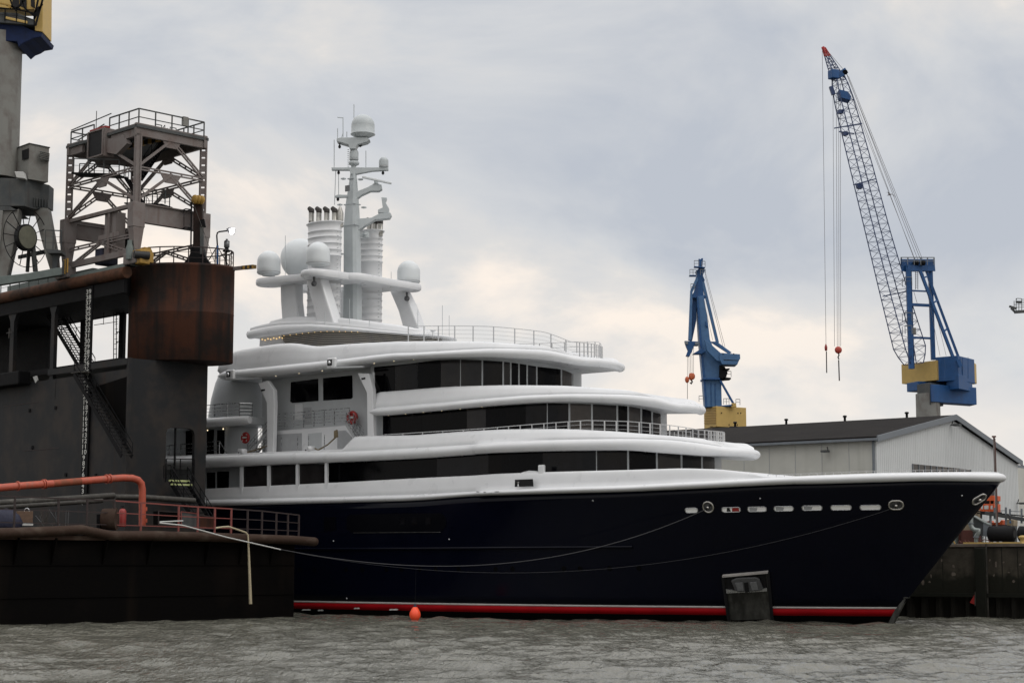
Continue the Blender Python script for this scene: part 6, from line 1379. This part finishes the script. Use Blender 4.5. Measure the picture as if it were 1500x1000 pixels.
qpr('chassis', [(1433,749),(1458,749),(1458,753),(1433,753)], 5, 1.5, 'black', t_); qpr('support_leg', [(1434,753),(1437,753),(1437,797),(1434,797)], 5.3, .3, 'black', t_); qpr('support_leg', [(1449,753),(1451,753),(1451,797),(1449,797)], 5.3, .3, 'trim', t_)
t_ = qthing('orange_loader_arm', 'low orange machine frame behind the black fender on the quay', 'machine', 1457, 6)
qpr('arm', [(1443,764),(1450,762),(1452,765),(1464,764.5),(1467,761),(1469,762),(1468,768),(1443,768)], 6, .8, 'lift_orange', t_); qpr('frame', [(1443,768),(1475,768),(1475,772),(1443,772)], 6, .8, 'brick', t_); qpr('leg', [(1450,772),(1453,772),(1453,797),(1450,797)], 6, .3, 'black', t_)
t_ = qthing('pale_crate', 'pale crate with a blue mark beside the orange machine', 'crate', 1480, 5.6)
qpr('crate_side', [(1475,760),(1485,761),(1485,770),(1475,769)], 5.6, .9, 'buff', t_); qpr('blue_mark', [(1478.5,762.5),(1481,762.7),(1481,766),(1478.5,765.8)], 5.57, .03, 'cblue_far', t_); qpr('crate_stand', [(1468,769),(1485,770),(1485,797),(1468,797)], 5.7, .8, 'crane_dark', t_)
# gangway and its posts
t_ = qthing('gangway', 'dark grey gangway with upright posts rising over the black fenders', 'gangway', 1475, 3.6)
MB().beam(QY(1444, 751, 3.6), QY(1515, 763, 3.6), .5, .28).build('gangway_beam', M['crane_dark'], t_); MB().beam(QY(1418, 747, 3.5), QY(1515, 757, 3.5), .12, .1).build('handrail', M['black'], t_); MB().beam(QY(1425, 750, 3.5), QY(1515, 764, 3.5), .1, .1).build('handrail', M['black'], t_)
for px, y0, y1 in ((1457,743,760),(1473.6,742.5,768),(1479.5,745,762),(1496.5,744.5,766)): MB().beam(QY(px, y1, 3.5), QY(px, y0, 3.5), .13).build('gangway_post', M['trim'], t_)
MB().beam(QY(1457, 747.5, 3.5), QY(1474, 747.5, 3.5), .05).build('gangway_wire', M['trim'], t_); MB().beam(QY(1480, 748.5, 3.5), QY(1497, 749, 3.5), .05).build('gangway_wire', M['trim'], t_)
t_ = qthing('bollard', 'yellow mooring bollard at the right edge of the quay', 'bollard', 1498.5, .8)
c = QY(1498.5, 794, .8); c[2] = zq; MB().lathe(c, [(.3,-.02),(.24,.1),(.2,.3),(.32,.42),(.34,.55),(.2,.62),(.02,.64)], 16).build('bollard_head', M['cyellow'], t_)
M['blue_hose'] = mat('blue_hose', (.03,.07,.2), .5)
mb = MB().tube([QY(x, y, .4) for x, y in ((1386,795),(1387,791),(1390,790),(1392,793))], .05, 6); mb.build('blue_hose', M['blue_hose'], label='short blue hose loop on the quay edge under the bow', cat='hose')
mb = MB().tube([QY(x, y, .3) for x, y in ((1391,789.5),(1395,789.5),(1399,796))], .06, 6); mb.build('yellow_hose', M['hazard_y'], label='short yellow hose bent over the quay edge beside the blue hose', cat='hose')
mb = MB().tube([QY(x, y, .4) for x, y in ((1433,795),(1436,792),(1441,790),(1447,790.5),(1452,795))], .035, 6); mb.build('cable_loop', M['brick'], label='thin reddish cable looped on the quay in front of the fender', cat='cable')
for i, px in enumerate((1404, 1412, 1417)): 
    mb = MB().tube([QY(x, y, .5) for x, y in ((px,795),(px+1.5,791.5),(px+4,794.5))], .05, 6); mb.build('cable_loop', M['brick'], label='thin reddish cables lying in small loops below the buff pillar', cat='cable', group='cable loops below the buff pillar')
# ================================================================== BIG BLUE LATTICE CRANE
Yb = 232.0
bw = lambda px, py, d=0: PY(px, py, Yb + d)
b0_ = bw(1362.5, 700); b0_[2] = zq
bc_ = thing('lattice_boom_crane', 'tall blue crane with long lattice boom and ochre machine house behind the warehouse', 'crane', b0_)
zt_ = bw(1362, 588)[2]; mb = MB(); r = 17.5/F*Yb; mb.lathe(b0_, [(r*1.05,0),(r,zt_-b0_[2]-.4),(r,zt_-b0_[2]+1)], 32); mb.build('pillar', M['crane_grey'], bc_)
def house3(name, l, c, r_, yt, yb, m_, par=bc_, f=bw, bevel=.05):
    """box whose near vertical edge is at c; l, c, r_ = (px, depth); yt, yb = image heights at c"""
    zt__ = f(c[0], yt, c[1])[2]; zb__ = f(c[0], yb, c[1])[2]; L_, C_, R_ = f(l[0], yt, l[1]), f(c[0], yt, c[1]), f(r_[0], yt, r_[1]); B_ = L_ + R_ - C_
    P = [np.array([p[0], p[1], zb__]) for p in (L_, C_, R_, B_)]; return MB().prism(P, (0,0,zt__-zb__)).build(name, M[m_], par, bevel=bevel)
h1 = house3('machine_house', (1320, 5), (1371.5, 0), (1421, 4.5), 527.5, 556.5, 'cyellow')
h2 = house3('blue_house', (1370, .5), (1403, -1.6), (1427, 3), 520.5, 556.5, 'cblue'); house3('blue_house', (1386, .3), (1404, -1.9), (1424, 2.5), 548, 569, 'cblue')
house3('machine_house_end', (1421, 4.2), (1427, 3.2), (1430, 5), 531, 560, 'cyellow')
house3('counterweight', (1354, .5), (1364, -2), (1430, 2.4), 562.5, 588, 'cblue'); house3('slew_frame', (1328, 4), (1345, 1.2), (1400, 4), 558, 571, 'cblue')
house3('turntable', (1343, 1), (1362, -1.7), (1381, 1), 560, 592, 'crane_dark')
for px in (1376, 1384, 1410, 1418): d = 0 if px < 1403 else .6; MB().beam(bw(px, 523, -1.3 + (px-1370)*-.01 + d*1.5), bw(px, 554, -1.3 + d*1.5), .05, .1).build('house_rib', M['cblue'], h2)
MB().beam(bw(1403,527,-2.0), bw(1407,537,-2.0), .5, .5).build('stay_anchor', M['cblue'], h2)
def bm(nm, a, b, w, da=0, db=0, m_='cblue', par=bc_, h=None): return MB().beam(bw(*a, da), bw(*b, db), w*Yb/F, (h or w)*Yb/F).build(nm, M[m_], par)
bm('tower_post', (1330,389), (1334.5,540), 6.5, -1, -1); bm('tower_post', (1362.5,389), (1367,527), 6, 1, 1); bm('tower_post', (1333,392), (1337.5,540), 4, 2, 2)
bm('head_beam', (1327,393), (1366,393), 9, -1, 1); bm('head_platform', (1320,388.5), (1369,388.5), 1.6, -1, 1, h=18)
for y, w in ((425.5,2.2),(446,4),(494,3)): bm('tower_rung', (1333,y), (1365,y+1.5), w, -1, 1)
bm('back_stay', (1348,397), (1396,523), 4, -1.5, -1.0); bm('back_stay', (1357,397), (1404,523), 4, 0.5, -.6)
for a, b in (((1368,443),(1373,440)),((1383,485),(1388,481)),((1352,407),(1358,405))): bm('stay_link', a, b, 2, -1.2, -.2)
mb = MB(); mb.rail([bw(1320,388,-1.8), bw(1368,388,-.5), bw(1369,388,2), bw(1321,388,.6), bw(1320,388,-1.8)], 1.0, post=.04, wires=2, step=1.0, top=.05, wire=.035); mb.build('head_rail', M['trim'], bc_)
for px in (1339, 1349): MB().tube([bw(px,385,-.8), bw(px+5,385,-.6)], .35, 12).build('rope_sheave', M['d_black'], bc_)
mb = MB(); [mb.beam(bw(1341,y,0), bw(1344.5,y,0), .06) for y in range(400, 424, 3)]; mb.beam(bw(1341,398,0), bw(1341,424,0), .07); mb.beam(bw(1344.5,398,0), bw(1344.5,424,0), .07); mb.build('access_ladder', M['trim'], bc_)
for y in (418, 470, 489): mb = MB(); mb.rail([bw(1326,y,-1.5), bw(1336,y,-1.7)], 1.1, post=.04, wires=2, step=.6, top=.05); mb.rail([bw(1322,y+2,-1.5), bw(1322,y+2,.8)], 1.1, post=.04, wires=2, step=.6, top=.05); mb.build('service_rail', M['trim'], bc_)
MB().box(bw(1339,485,-.6), (.45,.3,.9)).build('service_box', M['crane_grey'], bc_)
# lattice boom
def lattice(name, secs, n, rc, rb, m_, par, f=bw, dd=1.5, faces=(0,1,2,3)):
    """secs: (cx, cy, half width px); corners left, front, right, back"""
    s = np.linspace(0, 1, n + 1); S0 = np.linspace(0, 1, len(secs)); A_ = np.array(secs, float)
    # arclength parametrisation
    L_ = np.r_[0, np.cumsum(np.hypot(*np.diff(A_[:, :2], axis=0).T))]; L_ /= L_[-1]
    c = np.stack([np.interp(s, L_, A_[:, k]) for k in range(3)], 1); k_ = dd/18.0
    cor = [[f(x - h, y + h*.12, 0), f(x - h*.25, y + h*.1, -h*k_), f(x + h, y - h*.12, 0), f(x + h*.25, y - h*.1, h*k_)] for x, y, h in c]
    for j in range(4): MB().tube([q_[j] for q_ in cor], rc, 6).build(name + '_chord', M[m_], par)
    for j in faces:
        mb = MB(); j2 = (j + 1) % 4
        for i in range(n):
            mb.beam(cor[i][j], cor[i][j2], rb); 
            if i % 2: mb.beam(cor[i][j], cor[i+1][j2], rb)
            else: mb.beam(cor[i][j2], cor[i+1][j], rb)
        mb.build(name + '_bracing', M[m_], par)
    return cor
M['cnavy'] = mat('dark_blue_boom_paint', (0.020, 0.045, 0.13), 0.5, var=.2, vscale=1)
lattice('boom', [(1338.5,533,14),(1333.5,513,23.5),(1310,430,20.5),(1287.5,346,18),(1262,246,16.5),(1237.5,152,14.5),(1230,122,11.5),(1228,112,9)], 35, .07, .045, 'cnavy', bc_)
lattice('jib', [(1229,118,10),(1219,97,7),(1212,82,4.2)], 8, .065, .05, 'cnavy', bc_, dd=1.5); lattice('jib_tip', [(1212,82,4.2),(1206.5,70,2.2)], 4, .09, .07, 'lifered', bc_)
M['tipred'] = mat('red_tip_paint', (.45,.03,.03), .5); bm('boom_tip', (1205,69), (1208,75), 4, 0, 0, 'tipred')
mb = MB(); mb.box(bw(1221,109.5,-.5), (1.1,1.2,1.2), .4); mb.build('head_cab', M['cblue'], bc_, bevel=.1); MB().beam(bw(1225,113,0), bw(1239,104,.2), .7, .8).build('head_sheave_arm', M['cblue'], bc_); MB().tube([bw(1238,106,-.3), bw(1238,106,.5)], .35, 14).build('head_sheave', M['d_black'], bc_)
MB().prism([bw(x,y,-1) for x, y in ((1229,131),(1242,134),(1247,141),(1246,147),(1231,143))], (0,1.8,0)).build('winch_cab', M['cblue'], bc_, bevel=.05); MB().beam(bw(1217,127,-.5), bw(1221,139,-.5), .5).build('guide_box', M['cnavy'], bc_)
for px, py in ((1231,164),(1238,196),(1259,274),(1258,272)): MB().box(bw(px, py, -.8), (.6,.6,.5), .3).build('boom_walkway_lamp', M['cnavy'], bc_)
for (a, b) in (((1222,188),(1263,181)),((1229,193),(1251,196)),((1250,271),(1283,262)),((1293,434),(1327,427))): MB().beam(bw(*a, -1), bw(*b, -.3), .14).build('boom_cross_walk', M['cnavy'], bc_)
M['wire'] = mat('steel_wire_rope', (0.16, 0.16, 0.17), 0.6)
wi = 0
for a, b, da, db, r_ in (((1208,70),(1238,105),0,0,.03),((1239,106),(1350,384),0,-.5,.035),((1240,107),(1346,384),.3,-.3,.03),((1242,120),(1341,384),.5,0,.03),((1246,140),(1342,384),0,0,.025),((1243,112),(1353,384),-.4,.3,.03),
    ((1204.5,75),(1210,506),0,0,.03),((1220,112),(1222.5,507),0,0,.028),((1225,118),(1226.5,507),0,0,.028),((1228.5,120),(1229,507),0,0,.028),((1231,122),(1231.5,507),0,0,.028),
    ((1352,397),(1377,521),0,-.5,.025),((1356,397),(1386,521),0,-.5,.025),((1338,425),(1344,446),0,0,.03)):
    MB().tube([bw(*a, da), bw(*b, db)], r_, 5).build('steel_rope', M['wire'], bc_)
MB().lathe(bw(1210,514), [(.05,0),(.16,.1),(.2,.5),(.12,.75),(.05,.95)], 12).build('hook_weight', M['ext'], bc_); MB().tube([bw(1210.5,514.5), bw(1211,546)], .07, 6).build('chain_sling', M['black'], bc_)
M['hookred'] = mat('red_hook_block', (.42,.05,.03), .5, var=.2, vscale=3)
c = bw(1228,512.5); r = 5.4/F*Yb; MB().lathe(c, [(max(.02, r*math.cos(t)), r*math.sin(t)) for t in np.linspace(-1.55, 1.55, 11)], 20, sy=.6).build('hook_block', M['hookred'], bc_)
MB().tube([bw(1228,517), bw(1229,520), bw(1227.5,523), bw(1229,526)], .09, 6).build('crane_hook', M['black'], bc_); MB().tube([bw(1228.5,527), bw(1229.5,557.5)], .08, 6).build('chain_sling', M['black'], bc_)

# ================================================================== SMALLER BLUE CRANE
Ys = 262.0
sw = lambda px, py, d=0: PY(px, py, Ys + d)
s0 = sw(1060, 700); s0[2] = zq
sc_ = thing('slewing_crane', 'smaller blue level luffing crane with ochre counterweight house beyond the yacht', 'crane', s0)
def sp(nm, pts, d, th, m_='cblue_far', par=None, bevel=.05): return MB().prism([sw(x, y, d) for x, y in pts], (0, th, 0)).build(nm, M[m_], par or sc_, bevel=bevel)
hh_ = house3('machine_house', (1031, 3), (1049, -1.2), (1093, 1.6), 594.5, 624.5, 'cyellow', sc_, sw)
for k in range(7):
    a = sw(1031.5, 598 + k*3.6, 2.8); b = sw(1048.5, 597.5 + k*3.6, -1.25); MB().beam(a + [0,-.06,0], b + [0,-.06,0], .1, .1).build('louvre_strip', M['hazard_y'], hh_)
for px, py in ((1057,604.5),(1081,605),(1085,605),(1068,622),(1080,622)): MB().box(sw(px, py, -.7), (.12,.3,.2)).build('house_vent', M['black'], hh_)
sp('house_underside', [(1040,624),(1082,624),(1072,628),(1050,627)], 0, 2, 'black'); 
mb = MB(); mb.lathe([s0[0], s0[1], zq], [(.9,0),(.8,sw(1060,628)[2]-zq)], 20); mb.build('pedestal', M['cblue_far'], sc_)
sp('main_column', [(1020.6,434),(1031,433),(1037,470),(1040,497),(1056,535),(1057.5,595),(1033,596),(1030,556),(1024.5,497)], 0, 2.4)
sp('column_edge', [(1020.6,434),(1023,434),(1028,497),(1033.5,556),(1036,596),(1033,596),(1030,556),(1024.5,497)], -.15, .2, 'cblue')
for x0 in (1041, 1047): sp('column_rib', [(x0,560),(x0+1,560),(x0+1.6,594),(x0+.6,594)], -.12, .2, 'cblue')
sp('jib_head', [(1021,402),(1027,402),(1031,432),(1035,434),(1032,437),(1014,436),(1014,432),(1018,425)], .2, 1.8, 'cblue'); sp('top_sheave_frame', [(1024,378),(1025.5,380),(1028,378),(1030,378),(1029,390),(1033,396),(1029,404),(1022,404),(1019,397),(1024,393)], .4, 1.2, 'cblue')
sp('front_strut', [(1011.5,425),(1021,404),(1023,410),(1014.5,428),(1013,498),(1008.5,498)], 0, .8); sp('front_strut', [(1015,434),(1021,436),(1020,470),(1014,499),(1010.5,499)], .8, .8, 'cblue')
def sb(nm, a, b, w, da=0, db=0, m_='cblue_far'): return MB().beam(sw(*a, da), sw(*b, db), w*Ys/F).build(nm, M[m_], sc_)
sb('rear_stay', (1027.5,405), (1051,502), 4.2, .5, .5); sb('rear_stay', (1026,402), (1030,412), 5, .5, .5, 'cblue')
sp('counterweight_arm', [(1032,498),(1036,499),(1056,517),(1058,530),(1050,528),(1036,514)], -1.2, .6); sp('counterweight_arm', [(1040,500),(1050,500),(1072,516),(1068,518)], 1.6, .5)
sp('counterweight', [(1054,516.5),(1084,518.5),(1084.5,525),(1083,527),(1080,534),(1058,533.5),(1054,526)], -1.4, 3.0); sp('counterweight_gap', [(1060,526.3),(1083,527.3),(1083,528),(1060,527.5)], -1.45, .1, 'black')
for px in (1058.5, 1074): sp('bolt_eye', [(px,517.2),(px+1.6,517.2),(px+1.6,518.8),(px,518.8)], -1.5, .1, 'black')
sp('front_platform', [(1015,518),(1028,510),(1034,515),(1027,518)], -.8, 1.6, 'cblue'); sp('jib_end_block', [(1003,499),(1023.5,500),(1023,506),(1017,506),(1014,514),(1010,522),(1005,521),(1008,513),(1005,506)], 0, 1, 'cblue')
sp('jib_end_plate', [(1003,500),(1008,500),(1008,504),(1003,504)], -.2, .2, 'trim'); sp('jib_end_plate', [(1018,501),(1023.5,501),(1023.5,505),(1018,505)], -.2, .2, 'trim')
for pts in ([(1054,535),(1062,537),(1066,546),(1062,556),(1054,556)], [(1058,540),(1069,539),(1069,541),(1058,543)], [(1060,552),(1071,553),(1071,555),(1058,556)]): sp('winch_machinery', pts, -.6, 2, 'd_black')
sp('ring_platform', [(1029,553),(1058,553),(1060,556),(1029,556)], -.6, 3.2, 'cblue'); sb('column_brace', (1055,557), (1076,594), 3, -.3, -.3, 'cblue'); sp('brace_foot', [(1072,590),(1078,590),(1079,596),(1071,596)], -.5, .6, 'cyellow'); sp('house_deck', [(1052,594),(1074,592),(1074,594.5),(1052,596)], -.5, 1.6, 'cblue')
sp('ladder_platform', [(1034,470),(1037,477),(1036.5,480),(1033,476)], -.2, 1, 'cblue')
for path in (((1017,390),(1024,390)), ((1028,391),(1033,391)), ((1010.5,403),(1020,403)), ((1026,403),(1033.5,403)), ((1012,424),(1018,424)), ((1024,588),(1031,588)), ((1060,592),(1068,592)), ((1078,593),(1084,593)), ((1064,552),(1071,552))):
    mb = MB(); mb.rail([sw(*path[0], -.3), sw(*path[1], -.3)], .85, post=.035, wires=2, step=.5, top=.045, wire=.03); mb.build('service_rail', M['trim'], sc_)
sp('head_walkway', [(1010,402.5),(1020,402.5),(1020,404),(1010,404)], -.3, 1, 'cblue'); sp('head_walkway', [(1017,389.5),(1033,391),(1033,392.5),(1017,391)], -.3, 1, 'cblue')
for a, b in (((1033,404),(1059,507)),((1034,402),(1062,508)),((1031,440),(1044,498)),((1007,521),(1007,556)),((1009,521),(1009.5,553)),((1011,518),(1012,549)),((1013.5,510),(1014,549)),((1016,507),(1016,549))): MB().tube([sw(*a), sw(*b)], .03, 5).build('steel_rope', M['wire'], sc_)
M['hookor'] = mat('orange_hook_block', (.55,.12,.04), .5, var=.3, vscale=4)
for px, py, r_ in ((1006.5,556,2.8),(1012.5,551.5,3.3),(1015,551,2.8)): c = sw(px, py); r = r_/F*Ys*1.15; MB().lathe(c, [(max(.02, r*math.cos(t)), 1.5*r*math.sin(t)) for t in np.linspace(-1.55, 1.55, 9)], 14, sy=.7).build('hook_block', M['hookor'], sc_)
MB().tube([sw(1012.5,556), sw(1014,559), sw(1012.5,562), sw(1011,560)], .12, 6).build('crane_hook', M['black'], sc_); MB().tube([sw(1007,560), sw(1007,590)], .04, 5).build('chain_sling', M['black'], sc_)

# ================================================================== jib tip of another crane at the right edge
Yr = 190.0; rw_ = lambda px, py, d=0: PY(px, py, Yr + d)
jr = thing('distant_crane_jib', 'dark tip of a crane jib with railed platform entering at the right edge', 'crane', rw_(1560, 700) * [1,1,0] + [0,0,zq])
mb = MB(); mb.beam(rw_(1486,457), rw_(1562,452), .35, .3); mb.build('jib_beam', M['crane_dark'], jr); mb = MB(); mb.beam(rw_(1478.5,448.5), rw_(1489,452), .25, .2); mb.beam(rw_(1481,451), rw_(1487,457), .2); mb.build('jib_nose', M['crane_dark'], jr)
mb = MB(); mb.prism([rw_(x, y) for x, y in ((1489,440.5),(1497,440.5),(1497,443.5),(1491,443))], (0,.5,0)); mb.build('platform_plate', M['crane_dark'], jr)
mb = MB(); [mb.beam(rw_(px, y0), rw_(px, 456), .06) for px, y0 in ((1485.5,440.5),(1488.5,437),(1492.5,441),(1496.7,437.5))]; [mb.beam(rw_(1485.5,y), rw_(1497,y), .05) for y in (446,450)]; mb.tube([rw_(1488.5,440), rw_(1489.5,437), rw_(1496,437.3), rw_(1496.7,440)], .04, 6); mb.build('cage_rail', M['crane_dark'], jr)
mb = MB(); [mb.beam(rw_(1497,y), rw_(1562,y-1), .05) for y in (438.5,441.5,444,447,450)]; mb.build('handrail', M['crane_dark'], jr)
mb = MB(); mb.beam(rw_(1560,452), rw_(1560,452)*[1,1,0] + [0,0,zq], 1.6, 1.6); mb.build('crane_tower', M['crane_dark'], jr)

# ================================================================== SEAGULL
gc = PY(1302.5, 285.2, 210)
gull = MB(); M['gull'] = mat('gull_grey_brown_plumage', (0.16, 0.13, 0.13), 0.8, var=.3, vscale=8)
s_ = 210/F
def g(px, py, d): return gc + np.array([(px-1302.5)*s_, d, -(py-285.2)*s_])
body = [(g(1299,286.6,-.02),.01),(g(1300,286.4,0),.03),(g(1301.5,285.8,0),.06),(g(1303,285.2,0),.08),(g(1304.5,284.8,0),.075),(g(1305.6,284.6,0),.05),(g(1306.3,284.6,0),.04),(g(1306.9,284.8,0),.012)]
gull.tube([p for p, _ in body], [r for _, r in body], 10)
def wing(L_, chord):
    top = []; 
    for (x, y, d), c in zip(L_, chord):
        p = g(x, y, d); top.append([p + [-c*.35,-c*.3,.012], p + [c*.4,c*.3,.02], p + [c*.4,c*.3,-.0], p + [-c*.35,-c*.3,-.004]])
    gull.loft(top)
wing([(1302.5,285,0),(1301,283.4,-.25),(1299.8,282.6,-.4),(1298.6,283,-.52),(1297,283.6,-.6)], [.26,.24,.2,.14,.03])
wing([(1304,284.6,0),(1306.5,284,.15),(1308.5,284.2,.3),(1310.3,285.6,.42),(1311.8,287.3,.5)], [.26,.24,.21,.15,.04])
gull.build('seagull', M['gull'], label='grey brown seagull in flight in front of the crane ropes', cat='seagull')
bpy.context.view_layer.update()
